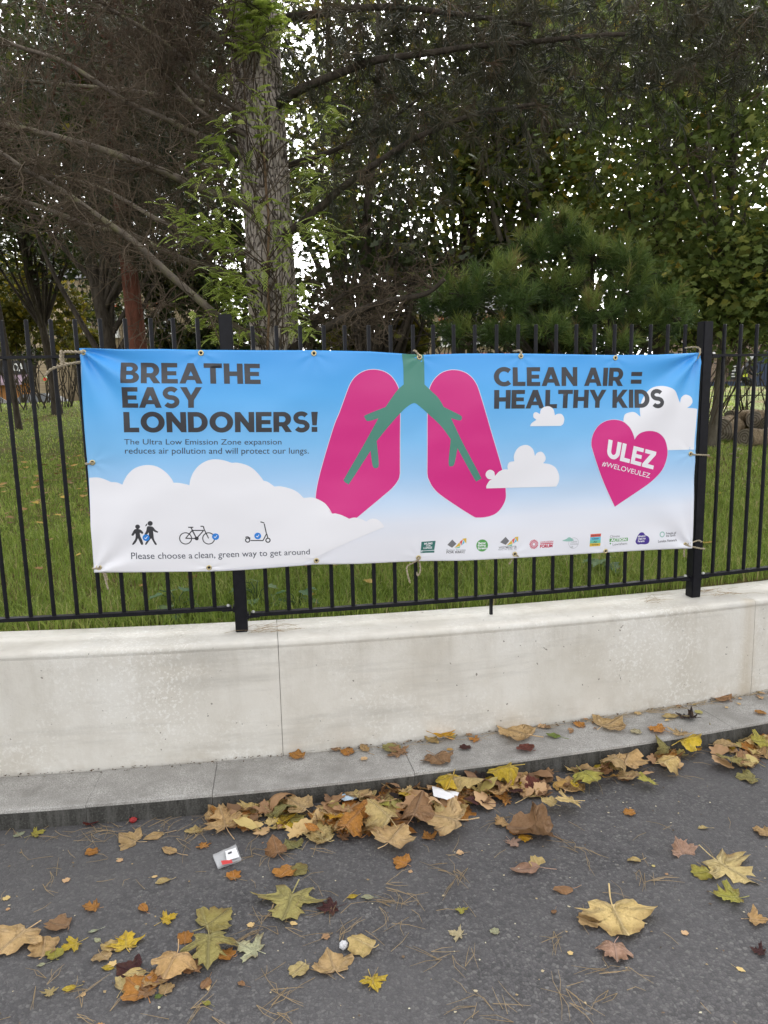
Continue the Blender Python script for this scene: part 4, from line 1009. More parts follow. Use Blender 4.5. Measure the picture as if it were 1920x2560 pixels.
for bi, (pts, ra, rb) in enumerate(BR):
    P = catmull(pts, 5)
    b = MB(); jit = np.array([[noise.noise((q[0] * 2, q[1] * 2, q[2] * 2 + s_)) for s_ in (0, 9, 21)] for q in P]) * .03
    P = P + jit
    b.tube(P, np.linspace(ra, rb, len(P)), 8)
    left = pts[-1][0] < pts[0][0]
    b.build('branch', m_dead if left else m_dark, pine, smooth=True)
    if left: twigs_on(P[3:], .0058, 40, .35, 1.0, 2, .1, tw, TWR)
    elif bi in (12, 13): twigs_on(P[3:], .0050, 30, .3, .8, 2, .2, tw, TWR)
    else:
        twigs_on(P[6:], .0050, 12, .3, .7, 1, -.1, tw, TWR); tips_right.append(P)
o = tw.build('twigs', m_twig, pine, smooth=True); o['kind'] = 'stuff'

def needle_tufts(name, centers, dirs, length, per, mat_, parent, width=0.0022, shade=None, cone=0.75):
    n = len(centers)
    D = RNG.normal(size=(n, per, 3)) * cone + dirs[:, None, :]
    D /= np.linalg.norm(D, axis=2)[:, :, None]
    L = length * RNG.uniform(.7, 1.15, (n, per))
    start = centers[:, None, :] + dirs[:, None, :] * (RNG.uniform(-.5, .4, (n, per)) * length)[:, :, None]
    tip = start + D * L[:, :, None]; tip[:, :, 2] -= (L * .12)
    side = np.cross(D, RNG.normal(size=(n, per, 3))); side /= np.linalg.norm(side, axis=2)[:, :, None]
    A = start - side * width; Bv = start + side * width
    mid = (start + tip) / 2; mid[:, :, 2] += L * .03
    P = np.stack([A, Bv, mid + side * width, tip, mid - side * width], 2).reshape(-1, 3)
    base = np.arange(n * per) * 5
    F4 = np.stack([base, base + 1, base + 2, base + 4], 1); F3 = np.stack([base + 4, base + 2, base + 3], 1)
    mb = MB(); mb.add(P, F4); mb.F.setdefault((3, 0), []).append(F3)
    me = mb.mesh(name)
    if shade is None: shade = RNG.beta(1.5, 1.8, n)
    sv = np.clip(np.repeat(shade, per) + RNG.normal(size=n * per) * .08, 0, 1)
    set_shade(me, np.repeat(sv, 5))
    return link_mesh(name, me, parent, mat_)
# needles on the pine's live upper branches: drooping dark sprays
C = []; D = []
for P in tips_right:
    for _ in range(90 if P[-1][2] > 3.9 else 22):
        q = P[RNG.integers(len(P) // 3, len(P))]
        C.append(q + RNG.normal(size=3) * np.array([.34, .30, .22]) + np.array([0, 0, -.10])); D.append(RNG.normal(size=3) * .5 + np.array([0.1, 0, -.55]))
for cx, cy, cz, sx, sz, n in [(1.3, 6.8, 4.75, 1.2, .35, 420), (2.6, 6.5, 4.6, .8, .35, 330), (-2.6, 7.6, 4.9, 1.7, .55, 360), (0.2, 7.8, 4.9, .9, .45, 200)]:
    for _ in range(n):
        C.append(np.array([cx, cy, cz]) + RNG.normal(size=3) * np.array([sx, .5, sz])); D.append(RNG.normal(size=3) * .5 + np.array([0.1, 0, -.5]))
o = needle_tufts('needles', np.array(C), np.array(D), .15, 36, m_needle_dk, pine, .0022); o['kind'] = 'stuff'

# ---- low green pine boughs
bush = empty('pine_sapling', (2.3, 7.6, .95)); tag(bush, 'low bushy pine with long bright green needles behind the pink lungs', 'tree')
blobs = [(0.7667,7.4,2.7363,0.3534,0.3337),(1.0747,7.3,2.8805,0.368,0.3099),(1.2641,7.2,2.6661,0.2674,0.2674),(0.5066,7.5,2.6791,0.2388,0.199),(1.5054,7.7,3.1928,0.3881,0.2451),(1.8953,7.7,3.2971,0.3677,0.2451),(2.0681,7.6,3.0892,0.3226,0.2823),(2.3864,7.5,3.0292,0.2786,0.2388),(2.5447,7.5,2.8782,0.2388,0.2388),(2.3256,7.4,2.722,0.3141,0.2748),(2.6738,7.3,2.5934,0.2711,0.2324),(2.7927,7.3,2.4445,0.1937,0.2324),(2.4877,7.4,2.4224,0.3141,0.2356),(1.9982,7.3,2.5345,0.3486,0.2711),(1.7628,7.6,2.796,0.3629,0.2823),(1.5641,7.2,2.3892,0.3056,0.191),(1.1704,7.3,2.3684,0.3486,0.1937),(0.8032,7.4,2.3834,0.3141,0.1571),(1.8526,7.3,2.2801,0.2324,0.1162),(2.2326,7.3,2.235,0.2324,0.1162),(1.7594,7.8,3.4512,0.2069,0.1655)]
C = []; D = []; SH = []
bb = MB()
for (x, y, z, rx, rz) in blobs:
    base = np.array([x, y, z])
    root_ = np.array([2.3 + (x - 2.3) * .35, 7.9, max(1.0, z - .8)])
    P = catmull([root_, (root_ + base) / 2 + np.array([0, .1, .15]), base], 5)
    bb.tube(P, np.linspace(.03, .008, len(P)), 6)
    for _ in range(int(24 * rx * rz / .09) + 8):
        q = RNG.normal(size=3); q /= np.linalg.norm(q); q *= RNG.uniform(.45, 1.0)
        c = base + q * np.array([rx * .70, .26, rz * .62])
        C.append(c); D.append(q * .6 + np.array([0, -.25, .75])); SH.append(np.clip(.38 + .50 * q[2] - .15 * q[1] + RNG.normal() * .16, 0, .97))  # shading put into needle colour: clump tops and fronts lighter, undersides darker
        if RNG.random() < .3:
            bb.tube(np.array([base, (base + c) / 2 + RNG.normal(size=3) * .03, c]), [.007, .005, .004], 4, cap=False)
P = catmull([(2.3, 7.9, .75), (2.28, 7.9, 1.4), (2.35, 7.85, 2.4), (2.3, 7.8, 3.1)], 5)
bb.tube(P, np.linspace(.07, .03, len(P)), 8)
bb.build('stem', m_dark, bush, smooth=True)
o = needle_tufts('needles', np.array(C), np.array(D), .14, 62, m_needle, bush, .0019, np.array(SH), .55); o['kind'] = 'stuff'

# ---- climber with feathery yellow-green leaves on the pine trunk
climb = empty('climbing_plant', [(-1.0067,6.75,2.1348)][0]); tag(climb, 'bright yellow-green feathery plant climbing the pine trunk', 'plant')
spots = [(-0.9565,6.75,4.8279,0.2221,0.197),(-0.8889,6.72,4.912,0.1605,0.107),(-0.8021,6.75,4.7585,0.1074,0.1074),(-1.0209,6.75,4.657,0.0895,0.0716),(-1.0342,6.7,4.5461,0.064,0.0498),(-0.8928,6.72,4.4783,0.0499,0.0357),(-1.1969,6.7,4.3884,0.0498,0.0355),(-0.9561,6.7,4.2611,0.0569,0.0427),(-0.8429,6.7,4.2065,0.064,0.0427),(-1.0646,6.6,4.0515,0.1576,0.077),(-0.92,6.65,4.0219,0.1411,0.0635),(-0.7921,6.7,4.0819,0.0498,0.0427),(-1.1135,6.6,3.93,0.2101,0.077),(-0.9244,6.65,3.9292,0.1411,0.0706),(-1.2477,6.5,3.7956,0.0862,0.0552),(-1.0051,6.65,3.8346,0.1129,0.0635),(-1.3294,6.5,3.672,0.0552,0.0345),(-1.1806,6.55,3.7197,0.0973,0.0556),(-1.0815,6.6,3.5914,0.1051,0.063),(-1.4089,6.4,3.5253,0.0509,0.0475),(-1.4882,6.4,3.4387,0.0543,0.034),(-1.275,6.5,3.6003,0.0759,0.0483),(-1.6739,6.3,3.3221,0.0334,0.0234),(-1.5553,6.4,3.2438,0.1019,0.0543),(-1.4316,6.4,3.1517,0.1222,0.0611),(-1.3281,6.5,3.2414,0.1035,0.0552),(-1.6045,6.4,3.0839,0.0883,0.0407),(-1.3035,6.5,3.0962,0.1104,0.0621),(-1.2012,6.55,3.0301,0.1112,0.0626),(-1.0413,6.6,3.4021,0.091,0.063),(-1.1879,6.5,3.4039,0.0897,0.0483),(-1.0448,6.6,3.3325,0.077,0.049),(-0.8427,6.7,3.3888,0.064,0.0427),(-0.8087,6.7,3.2366,0.0782,0.0498),(-0.8365,6.7,3.0649,0.0782,0.0498),(-0.7819,6.7,2.9886,0.064,0.0427),(-0.7362,6.7,3.102,0.064,0.0427),(-0.5799,6.75,3.2224,0.1289,0.0501),(-0.4583,6.75,3.2786,0.0931,0.043),(-0.3077,6.8,3.151,0.101,0.0577),(-0.3914,6.8,3.0169,0.0938,0.0433),(-0.4857,6.8,3.191,0.0794,0.0433),(-0.4909,6.8,3.5341,0.1299,0.0722),(-0.3524,6.8,3.5894,0.0938,0.0433),(-0.4437,6.8,3.8129,0.0649,0.0361),(-0.5851,6.8,3.6651,0.0938,0.0577),(-0.3551,6.8,4.1405,0.0866,0.0649),(-0.4752,6.8,3.9789,0.0938,0.0433),(-0.3783,6.8,4.0497,0.0794,0.0433),(-0.6783,6.75,4.1646,0.0573,0.0358),(-1.2298,6.5,2.6896,0.2,0.1517),(-1.1601,6.5,2.5555,0.1724,0.1242),(-1.0582,6.55,2.4831,0.1182,0.0904),(-1.4262,6.45,2.4461,0.0958,0.0616),(-1.133,6.5,2.3657,0.138,0.0897),(-1.2896,6.5,2.3297,0.138,0.069),(-0.6951,6.65,2.5444,0.0776,0.0494),(-0.6791,6.65,2.4274,0.0917,0.0706),(-0.6565,6.6,2.3463,0.091,0.084),(-0.7666,6.65,2.7181,0.0917,0.0423),(-0.631,6.7,2.7381,0.0782,0.0355),(-1.0516,6.6,2.7177,0.1051,0.056),(-0.9173,6.65,2.8526,0.0847,0.0494),(-0.796,6.65,2.9089,0.0706,0.0423),(-1.1693,6.6,2.8603,0.091,0.056),(-1.2861,6.5,2.816,0.0897,0.0483)]
st = MB(); C = []; SH = []
lv = MB(); shv = []
trunk_x = lambda z: np.interp(z, [1.0, 3.0, 5.2], [tp_[0][0], tp_[3][0] + .0, tp_[6][0]])
rc = random.Random(3)
for (x, y, z, rx, rz) in spots:
    z_root = z - rc.uniform(.25, .7)
    root_ = np.array([trunk_x(z_root) + rc.uniform(-.1, .12), 6.78, z_root])
    c0 = np.array([x, y - .12, z])
    st.tube(catmull([root_, (root_ + c0) / 2 + np.array([0, -.08, .03]), c0], 4), np.linspace(.006, .0025, 9), 4, cap=False)
    on_bark = abs(x - trunk_x(z)) < .2 and z < 4.6
    for _ in range(max(5, int(rx * rz * (800 if on_bark else 3000)))):
        q = np.array([rc.gauss(0, .55) * rx, rc.gauss(0, .10), rc.gauss(0, .55) * rz]); s0 = c0 + q
        dr = np.array([rc.gauss(0, 1), rc.gauss(-.5, .5), rc.gauss(-.1, .35)]); dr /= np.linalg.norm(dr)
        L = rc.uniform(.07, .14); side = np.cross(dr, np.array([0, 0, 1.0])); side /= np.linalg.norm(side) + 1e-9
        base_sh = min(1, max(0, rc.gauss(.5, .22)))
        for j in range(7):
            t = j / 6; mid = s0 + dr * L * t + np.array([0, 0, -.03 * t * t])
            for sg in (-1, 1):
                ll = .034 * (1 - .5 * t) ; tipv = mid + (side * sg * .9 + dr * .55) * ll + np.array([0, 0, -.010])
                w_ = dr * .0095
                lv.add([mid - w_, mid + w_ * .4, tipv + w_ * .8, tipv - w_ * .4], [(0, 1, 2, 3)]); shv += [base_sh] * 4
st.build('stems', m_twig, climb)
me = lv.mesh('foliage'); set_shade(me, shv)
o = link_mesh('foliage', me, climb, m_feather); o['kind'] = 'stuff'
# woody vine stem up the bark
vs = MB(); vs.tube(catmull([(-0.9915,6.74,2.2028),(-0.9619,6.74,2.5422),(-0.9632,6.75,2.8449),(-0.9311,6.76,3.2741),(-0.9428,6.77,3.5682),(-0.9477,6.78,3.8588)], 6), .012, 6); vs.build('vine_stem', mat('pale vine bark', (.20, .13, .075), .9), climb, smooth=True)

# ---- trees behind, each with its own crown
def crown_of(E_, dy=1.2):
    return [((x, y, z), (rx, dy, rz)) for (x, y, z, rx, rz) in E_]
def at_ground(p): return (p[0], p[1], lawn_z(p[0], p[1]))
GRP = 'trees behind the railing'
broadleaf('plane_tree', 'dark twin trunk nearest the middle of the far trees', at_ground([(1.6264,16,4.027)][0]), 9.5, .15, crown_of([(0.4692,16,6.2141,1.9526,1.613),(1.4436,16,7.972,2.2073,1.6979),(1.1553,16,10.3146,2.7166,1.6979)]), 34, 85, .13, m_dark, m_lf_far, group=GRP)
broadleaf('plane_tree', 'slimmer dark trunk close beside the twin trunk', at_ground([(1.802,15.4,3.941)][0]), 9, .12, crown_of([(2.2243,15.4,6.0148,1.5525,1.3074),(2.4482,15.4,7.7218,1.7976,1.2257)]), 30, 85, .13, m_dark, m_lf_far, group=GRP)
broadleaf('plane_tree', 'tree forking into upright limbs above the low green pine', at_ground([(2.8001,14,3.728)][0]), 8.5, .19, crown_of([(2.7867,14,6.2125,1.8571,1.3371),(3.04,14,7.9292,2.2285,1.4857),(3.4891,14.5,4.9141,1.5387,0.6155)]), 34, 85, .125, m_grbark, m_lf_far, group=GRP, fork_at=.22)
broadleaf('plane_tree', 'straight tree between the forking tree and the thin grey one', at_ground([(4.7996,18,4.2352)][0]), 10, .17, crown_of([(5.2056,18,7.0011,2.2922,1.9101),(5.2364,18,9.1515,2.4832,1.9101),(4.9285,18,10.91,2.3877,1.4326)]), 34, 80, .14, m_dark, m_lf_far, group=GRP)
broadleaf('plane_tree', 'dark tree close behind the low green pine, nearest the right post', at_ground([(4.5174,12.5,3.3624)][0]), 7.5, .13, crown_of([(4.6239,12.5,5.1758,1.4591,1.2602),(4.8075,12.5,3.788,1.3265,0.8622)]), 32, 110, .098, m_dark, m_lf_right, group=GRP)
broadleaf('maple_tree', 'thin grey tree rising behind the right-hand railing post', at_ground([(4.45,10.2,1.8313)][0]), 7.6, .075, crown_of([(4.1442,10.2,5.3672,0.9742,1.0283),(4.7103,10.2,4.2568,0.9742,1.0824),(3.6614,10.6,5.9529,1.0124,0.9561),(4.4659,10,6.0616,0.902,0.902),(4.1626,10.2,7.0523,1.6236,0.8118),(4.8004,10,2.7888,0.3714,0.3184),(4.8713,10,3.3329,0.4775,0.4775),(4.5565,10.2,3.2705,0.3788,0.3247)]), 24, 120, .092, m_grbark, m_lf_right, lean=(.45, .3), group=GRP)
broadleaf('plane_tree', 'black forked tree in front of the pale brick house', at_ground([(-4.4203,13,2.5698)][0]), 7.5, .15, crown_of([(-4.9994,13.5,5.6447,1.8624,1.2177),(-3.4661,13.5,6.3697,1.7191,1.4326),(-4.195,13.5,7.3095,2.1489,1.0744)]), 30, 70, .12, m_dark, m_lf_shrub, lean=(-.8, .2), group=GRP, fork_at=.14)
broadleaf('conifer_tree', 'reddish-brown straight trunk beside the black forked tree', at_ground([(-3.2873,10.5,2.4282)][0]), 9, .155, crown_of([(-3.2405,11,5.7972,1.751,0.8755),(-2.9568,11,6.7358,1.8677,0.9338)]), 30, 60, .10, m_rbark, m_lf_shrub, group=GRP, fork_at=.55)
broadleaf('plane_tree', 'dark leaning tree above the shop seen through the railing', at_ground([(-7.2358,17,2.1217)][0]), 9, .11, crown_of([(-7.5941,17,5.5172,1.804,0.9922),(-6.922,17,7.1949,2.3452,1.5334),(-7.4404,17,8.7642,2.3452,1.804)]), 30, 70, .13, m_dark, m_lf_shrub, lean=(-.9, 0), group=GRP, fork_at=.34)
broadleaf('conifer_tree', 'slim brown trunk in front of the shop at the picture edge', at_ground([(-6.6888,14,2.092)][0]), 8, .06, crown_of([(-6.4413,14,5.8104,1.3371,1.1885),(-6.4335,14,7.2357,1.6342,1.1885)]), 22, 60, .11, m_dark, m_lf_shrub, lean=(-.3, 0), group=GRP, fork_at=.5)
broadleaf('plane_tree', 'far tree showing just right of the pine trunk', at_ground([(-1.0533,21,4.5615)][0]), 11, .20, crown_of([(-1.2812,21,7.4135,1.8942,1.5599),(-0.8019,21,9.3598,2.2285,1.5599),(-1.567,21,11.0829,2.6742,1.8942)]), 32, 75, .15, m_dark, m_lf_far, group=GRP)
broadleaf('plane_tree', 'far tree behind the bare branches left of the pine trunk', at_ground([(-5.0466,22,4.7724)][0]), 11, .20, crown_of([(-4.8719,22,7.6457,2.1011,1.4008),(-4.964,22,9.6988,2.8015,1.8677),(-5.4999,22,11.4023,3.5019,1.8677)]), 32, 75, .15, m_dark, m_lf_shrub, group=GRP)
broadleaf('plane_tree', 'dark dead-looking tree just right of the pine near the fence', at_ground([(-0.2227,10.5,2.4699)][0]), 6, .11, crown_of([(-0.1358,11,4.1295,0.8755,0.5253),(0.2406,11,3.424,0.8171,0.4086)]), 20, 50, .10, m_dark, m_lf_shrub, lean=(.3, .2), group=GRP, fork_at=.12)

rw = [o for o in COL.objects if o.get('label', '').startswith('reddish-brown')][0]
E_ = [(-3.213,10.3,3.8498,0.6012,0.3826),(-2.9169,10.3,4.3395,0.7651,0.4372),(-3.3004,10.3,4.7383,0.8198,0.4372),(-2.753,10.3,5.2087,0.9291,0.4919),(-3.0673,10.3,5.7829,1.0384,0.5465),(-2.8685,10.3,6.4278,1.2023,0.6558)]
C = np.concatenate([np.array(e[:3]) + RNG.normal(size=(150, 3)) * np.array([e[3] * .55, .35, e[4] * .5]) for e in E_]); D = RNG.normal(size=(len(C), 3)) * .6 + np.array([0, 0, -.3])
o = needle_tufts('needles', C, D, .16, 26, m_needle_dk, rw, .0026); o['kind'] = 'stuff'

broadleaf('plane_tree', 'green tree standing past the picture edge beyond the log pile', at_ground([(8.4971,13,1.7617)][0]), 8, .14, crown_of([(8.0508,13,5.4871,1.7934,1.5175),(8.4207,13,7.152,1.9314,1.3795)]), 26, 70, .12, m_dark, m_lf_right, group=GRP)
broadleaf('plane_tree', 'tall tree past the picture edge in front of the brick building', at_ground([(13.7925,17,1.6726)][0]), 9, .17, crown_of([(13.118,17,6.2281,2.5256,1.9844),(13.2207,17,8.3512,2.706,1.804)]), 26, 70, .14, m_dark, m_lf_far, group=GRP)
broadleaf('plane_tree', 'dark tree past the picture edge beyond the shop', at_ground([(-9.4952,15,2.1579)][0]), 8, .15, crown_of([(-9.2162,15,5.5708,2.0693,1.751),(-8.6557,15,7.6547,2.2285,1.5918)]), 26, 70, .13, m_dark, m_lf_shrub, group=GRP)

# ---- shrubs
def shrub(label, E_, n, lsize, lm, shape=5, flat=.4):
    c = np.array([e[:3] for e in E_]).mean(0)
    root = empty('shrub', (c[0], c[1], lawn_z(c[0], c[1]))); tag(root, label, 'shrub', 'shrubs along the far side of the lawn')
    sb = MB(); C = []
    rnd = random.Random(sum(map(ord, label)))
    for (x, y, z, rx, rz) in E_:
        q = RNG.normal(size=(n, 3)); q /= np.linalg.norm(q, axis=1)[:, None]; q *= RNG.uniform(.3, 1, (n, 1)) ** .5
        C.append(np.array([x, y, z]) + q * np.array([rx, .5, rz]))
        for _ in range(9):
            b0 = (x + rnd.gauss(0, .2), y, lawn_z(x, y) - .03)
            w = catmull([b0, (x + rnd.gauss(0, .3) * rx, y + rnd.gauss(0, .2), (b0[2] + z) / 2), (x + rnd.gauss(0, .6) * rx, y + rnd.gauss(0, .3), z + rnd.uniform(0, .9) * rz)], 4)
            sb.tube(w, np.linspace(.016, .004, len(w)), 5, cap=False)
    sb.build('stems', m_dark, root)
    C = np.concatenate(C); C = C[C[:, 2] > lawn_z(c[0], c[1]) + .05]
    o = leaf_cloud('foliage', C, lsize, lm, root, shape, flat); o['kind'] = 'stuff'
shrub('yellow-green shrub just above the banner beside the windpipe', [(0.3535,11.5,2.5732,0.3661,0.3661),(-0.4807,11.5,2.5908,0.3661,0.3051),(0.0486,11.5,2.2578,0.5492,0.3661)], 700, .10, m_lf_gold)
shrub('dark shrub filling the gap under the twin trunks', [(1.1545,17,4.258,0.9922,0.5412),(0.4663,17,4.6898,0.902,0.5412),(1.9376,17,4.3255,0.8118,0.5412),(0.882,17,3.4183,1.4432,0.7216)], 900, .13, m_lf_shrub)
shrub('dark shrub between the reddish trunk and the pine', [(-3.4617,14,3.1622,0.8171,0.8914),(-3.6276,14,3.9313,0.8171,0.5943),(-3.1429,14,2.4471,0.8914,0.6685)], 1300, .11, m_lf_shrub)
shrub('olive shrub at the picture edge in front of the shop', [(-7.8282,19,3.6914,0.8065,1.1089),(-8.6334,19,4.4654,0.9073,0.9073),(-6.7361,18,2.8539,0.4775,0.4775),(-9.1182,19,3.5278,0.5041,0.6049)], 900, .13, m_lf_gold)
shrub('dark shrub seen between the low pine and the post', [(4.8489,14,2.9871,0.9657,0.5943),(3.8419,14,2.7258,0.9657,0.4457),(5.6425,14,3.0407,0.5943,0.5943)], 1000, .11, m_lf_shrub)
shrub('dark hedge-like shrub behind the low green pine', [(2.0933,13.5,3.1368,1.0028,0.7879),(3.0005,13.5,2.9823,0.8596,0.7163),(2.6684,14,4.0066,1.1142,0.6685)], 1200, .11, m_lf_shrub)
shrub('dark shrub right behind the pine trunk', [(-1.4613,15,3.3578,0.9551,0.8755),(-1.9476,15,2.8397,0.9551,0.6367)], 1000, .11, m_lf_shrub)
shrub('near-black shrub mass under the leaning tree at the picture edge', [(-10.3621,23,5.9154,1.8305,1.0983),(-9.0377,23,6.3357,1.4644,0.9763),(-10.9675,23,4.5671,1.3424,0.8543),(-8.4971,24,6.0434,1.1461,0.8914)], 900, .15, m_lf_shrub)
shrub('dark shrub showing just left of the pine trunk', [(-3.5369,18,4.9398,0.7641,0.8596),(-3.8617,18,5.6457,0.8596,0.6685),(-3.2263,18,3.8672,0.6685,0.7641)], 700, .13, m_lf_shrub)
shrub('dark shrub far behind the bare branches', [(-7.4516,24,6.9535,1.5281,1.1461),(-6.4082,24,6.2341,1.4008,1.1461),(-6.7805,24,7.8594,1.5281,0.7641)], 800, .15, m_lf_shrub)
shrub('deep green shrub behind the railing top right of the square post', [(7.5288,16,3.1055,0.9338,0.5943),(8.3469,16,3.249,0.9338,0.7641),(7.1033,17,3.5427,0.8118,0.8118)], 800, .12, m_lf_shrub)
shrub('dark shrub low under the trees behind the twine knot', [(-9.0355,21,3.2568,1.3371,0.5571),(-11.2494,24,5.3941,1.5281,1.2734),(-8.4906,24,4.6225,0.7641,0.7641)], 600, .13, m_lf_shrub)
# bare twiggy shrub, right
tws = empty('bare_shrub', at_ground([(4.4304,10.6,1.9434)][0])); tag(tws, 'pale bare twiggy shrub above the right end of the banner', 'shrub')
mbx = MB(); rnd = random.Random(21)
for _ in range(24):
    P0 = [(4.4304,10.6,1.9434)][0]; w = grow((P0[0] + rnd.gauss(0, .10), 10.6 + rnd.gauss(0, .2), lawn_z(P0[0], 10.6) - .02), (rnd.gauss(.12, .24), rnd.gauss(0, .2), 1), rnd.uniform(2.2, 3.6), 12, .07, 0, rnd)
    mbx.tube(w, np.linspace(.009, .003, len(w)), 4, cap=False)
    twigs_on(w[6:], .004, 7, .3, .9, 1, .3, mbx, rnd, .6)
o = mbx.build('twigs', m_twig, tws); o['kind'] = 'stuff'

# ------------------------------------------------------------------ grass
m_grass = leafy('grass blades', [(0.0, (0.115, 0.175, 0.026)), (0.45, (0.23, 0.315, 0.052)), (0.75, (0.35, 0.41, 0.10)), (0.92, (0.40, 0.37, 0.14)), (1.0, (0.48, 0.39, 0.20))], 0.35, 0.5)
def blades(n, t0, t1, h0, h1, w, seed, power=1.0):
    g = np.random.default_rng(seed)
    t = t0 + (t1 - t0) * g.random(n) ** power
    y0 = 3.65 + t
    x = g.uniform(-1, 1, n) * (0.60 * y0 + 0.6)
    wb = np.array([wall_back(a) for a in x]); y = wb + t + 0.005
    keep = np.array([noise.noise((a * 1.6, b * 1.6, 5.0)) for a, b in zip(x, y)])
    z = np.array([lawn_z(a, b) for a, b in zip(x, y)]) - 0.006
    h = g.uniform(h0, h1, n) * (1 + .55 * keep) * np.where(t < .5, 1.25, 1.0)
    az = g.uniform(0, 2 * math.pi, n); lean = g.uniform(.15, 1.0, n)
    d = np.stack([np.cos(az), np.sin(az), np.zeros(n)], 1)
    sd_ = np.stack([-np.sin(az), np.cos(az), np.zeros(n)], 1)
    tw_ = g.uniform(0, 2 * math.pi, n); sd_ = np.stack([np.cos(tw_), np.sin(tw_), np.zeros(n)], 1)
    P0 = np.stack([x, y, z], 1); up_ = np.array([0, 0, 1.0])
    rows = []
    for f, wf in ((0, 1.0), (.4, .9), (.75, .6)):
        c = P0 + up_ * (h * (f - .28 * lean * f * f))[:, None] + d * (h * lean * .75 * f * f)[:, None]
        rows += [c - sd_ * (w * wf), c + sd_ * (w * wf)]
    tip = P0 + up_ * (h * (1 - .42 * lean))[:, None] + d * (h * lean * .85)[:, None]
    rows.append(tip)
    V = np.stack(rows, 1).reshape(-1, 3)
    b = np.arange(n) * 7
    F4 = np.concatenate([np.stack([b, b + 1, b + 3, b + 2], 1), np.stack([b + 2, b + 3, b + 5, b + 4], 1)]); F3 = np.stack([b + 4, b + 5, b + 6], 1)
    sh = np.clip(g.beta(1.7, 2.3, n) + .22 * keep + np.where(g.random(n) < .07, .4, 0), 0, 1)
    return V, F4, F3, np.repeat(sh, 7)
mb = MB(); SH = []
for args in ((56000, 0, 2.2, .05, .135, .0023, 1), (56000, 2.0, 6.0, .04, .085, .0034, 2), (44000, 5.5, 17.5, .03, .065, .0065, 3)):
    V, F4, F3, sh = blades(*args)
    n0 = mb.n; mb.add(V, F4); mb.F.setdefault((3, 0), []).append(F3 + n0); SH.append(sh)
me = mb.mesh('grass'); set_shade(me, np.concatenate(SH))
grass = link_mesh('grass', me, None, m_grass); tag(grass, 'rough green grass on the lawn behind the railing', 'grass', kind='stuff')

# ------------------------------------------------------------------ fallen leaves
m_leaf = mat('fallen leaf', (0.4, 0.25, 0.1), 0.65, 0.3)
k = NT(m_leaf)
oi = k.n('ShaderNodeObjectInfo'); v = k.coord('Object')
rv = k.n('ShaderNodeVectorMath', operation='ADD'); k.l(v, rv.inputs[0])
cmb = k.n('ShaderNodeCombineXYZ'); k.l(k.math('MULTIPLY', oi.outputs['Random'], 37.0), cmb.inputs[0]); k.l(cmb.outputs[0], rv.inputs[1])
vein = k.n('ShaderNodeAttribute', attribute_name='vein'); edge = k.n('ShaderNodeAttribute', attribute_name='edge')
hv = k.n('ShaderNodeHueSaturation'); k.l(oi.outputs['Color'], hv.inputs['Color']); hv.inputs['Value'].default_value = 0.74; hv.inputs['Saturation'].default_value = 1.1
c = k.mix(k.ramp(k.noise(rv.outputs[0], 4.0, 5, 0.65), [(0.42, (0, 0, 0)), (0.68, (0.85, 0.85, 0.85))]), oi.outputs['Color'], hv.outputs[0])
c = k.mix(k.math('MULTIPLY', edge.outputs['Fac'], k.ramp(k.noise(rv.outputs[0], 2.4, 3), [(0.45, (0, 0, 0)), (0.65, (0.8, 0.8, 0.8))])), c, (0.20, 0.10, 0.04))
hl = k.n('ShaderNodeHueSaturation'); k.l(oi.outputs['Color'], hl.inputs['Color']); hl.inputs['Value'].default_value = 1.45; hl.inputs['Saturation'].default_value = 0.85
c = k.mix(k.math('MULTIPLY', vein.outputs['Fac'], 0.55), c, hl.outputs[0])
c = k.mix(k.ramp(k.noise(rv.outputs[0], 26, 3, 0.6), [(0.68, (0, 0, 0)), (0.78, (0.7, 0.7, 0.7))]), c, (0.09, 0.05, 0.025))
mot = k.noise(rv.outputs[0], 13, 5, 0.7)
c = k.mix(0.55, c, k.mix(1.0, c, k.ramp(mot, [(0.3, (0.68, 0.62, 0.54)), (0.5, (1, 1, 1)), (0.72, (1.0, 1.0, 0.95))]), 'MULTIPLY'))
k.color(c); k.bump(k.math('ADD', k.math('MULTIPLY', vein.outputs['Fac'], 1.5), k.noise(rv.outputs[0], 9, 5, 0.65)), 0.8, 0.06)
tr = k.n('ShaderNodeBsdfTranslucent'); k.l(c, tr.inputs['Color'])
mx = k.n('ShaderNodeMixShader'); mx.inputs[0].default_value = .18
k.l(k.b.outputs[0], mx.inputs[1]); k.l(tr.outputs[0], mx.inputs[2]); k.l(mx.outputs[0], k.t.nodes['Material Output'].inputs['Surface'])

HALF = {
 'maple': [(0, -.02), (.07, -.10), (.24, -.16), (.46, -.17), (.36, -.02), (.40, .05), (.60, .10), (.86, .20), (.68, .27), (.72, .40), (.55, .37), (.40, .35), (.27, .36), (.33, .52), (.44, .62), (.27, .66), (.24, .80), (.12, .84), (0, 1.04)],
 'plane': [(0, -.02), (.10, -.10), (.30, -.14), (.50, -.08), (.50, .04), (.60, .10), (.80, .22), (.74, .32), (.70, .44), (.60, .46), (.46, .48), (.44, .56), (.46, .68), (.34, .72), (.28, .82), (.16, .86), (0, 1.02)],
 'oval': [(0, 0), (.12, .06), (.26, .22), (.32, .42), (.28, .62), (.16, .84), (0, 1.02)],
 'scrap': [(0, 0), (.22, .02), (.40, .14), (.34, .30), (.46, .44), (.40, .66), (.22, .70), (.14, .84), (0, .80)],
}
LOBES = {'maple': (90, 25, 155, -18, 198), 'plane': (90, 28, 152, -10, 190), 'oval': (90,), 'scrap': (90, 40)}
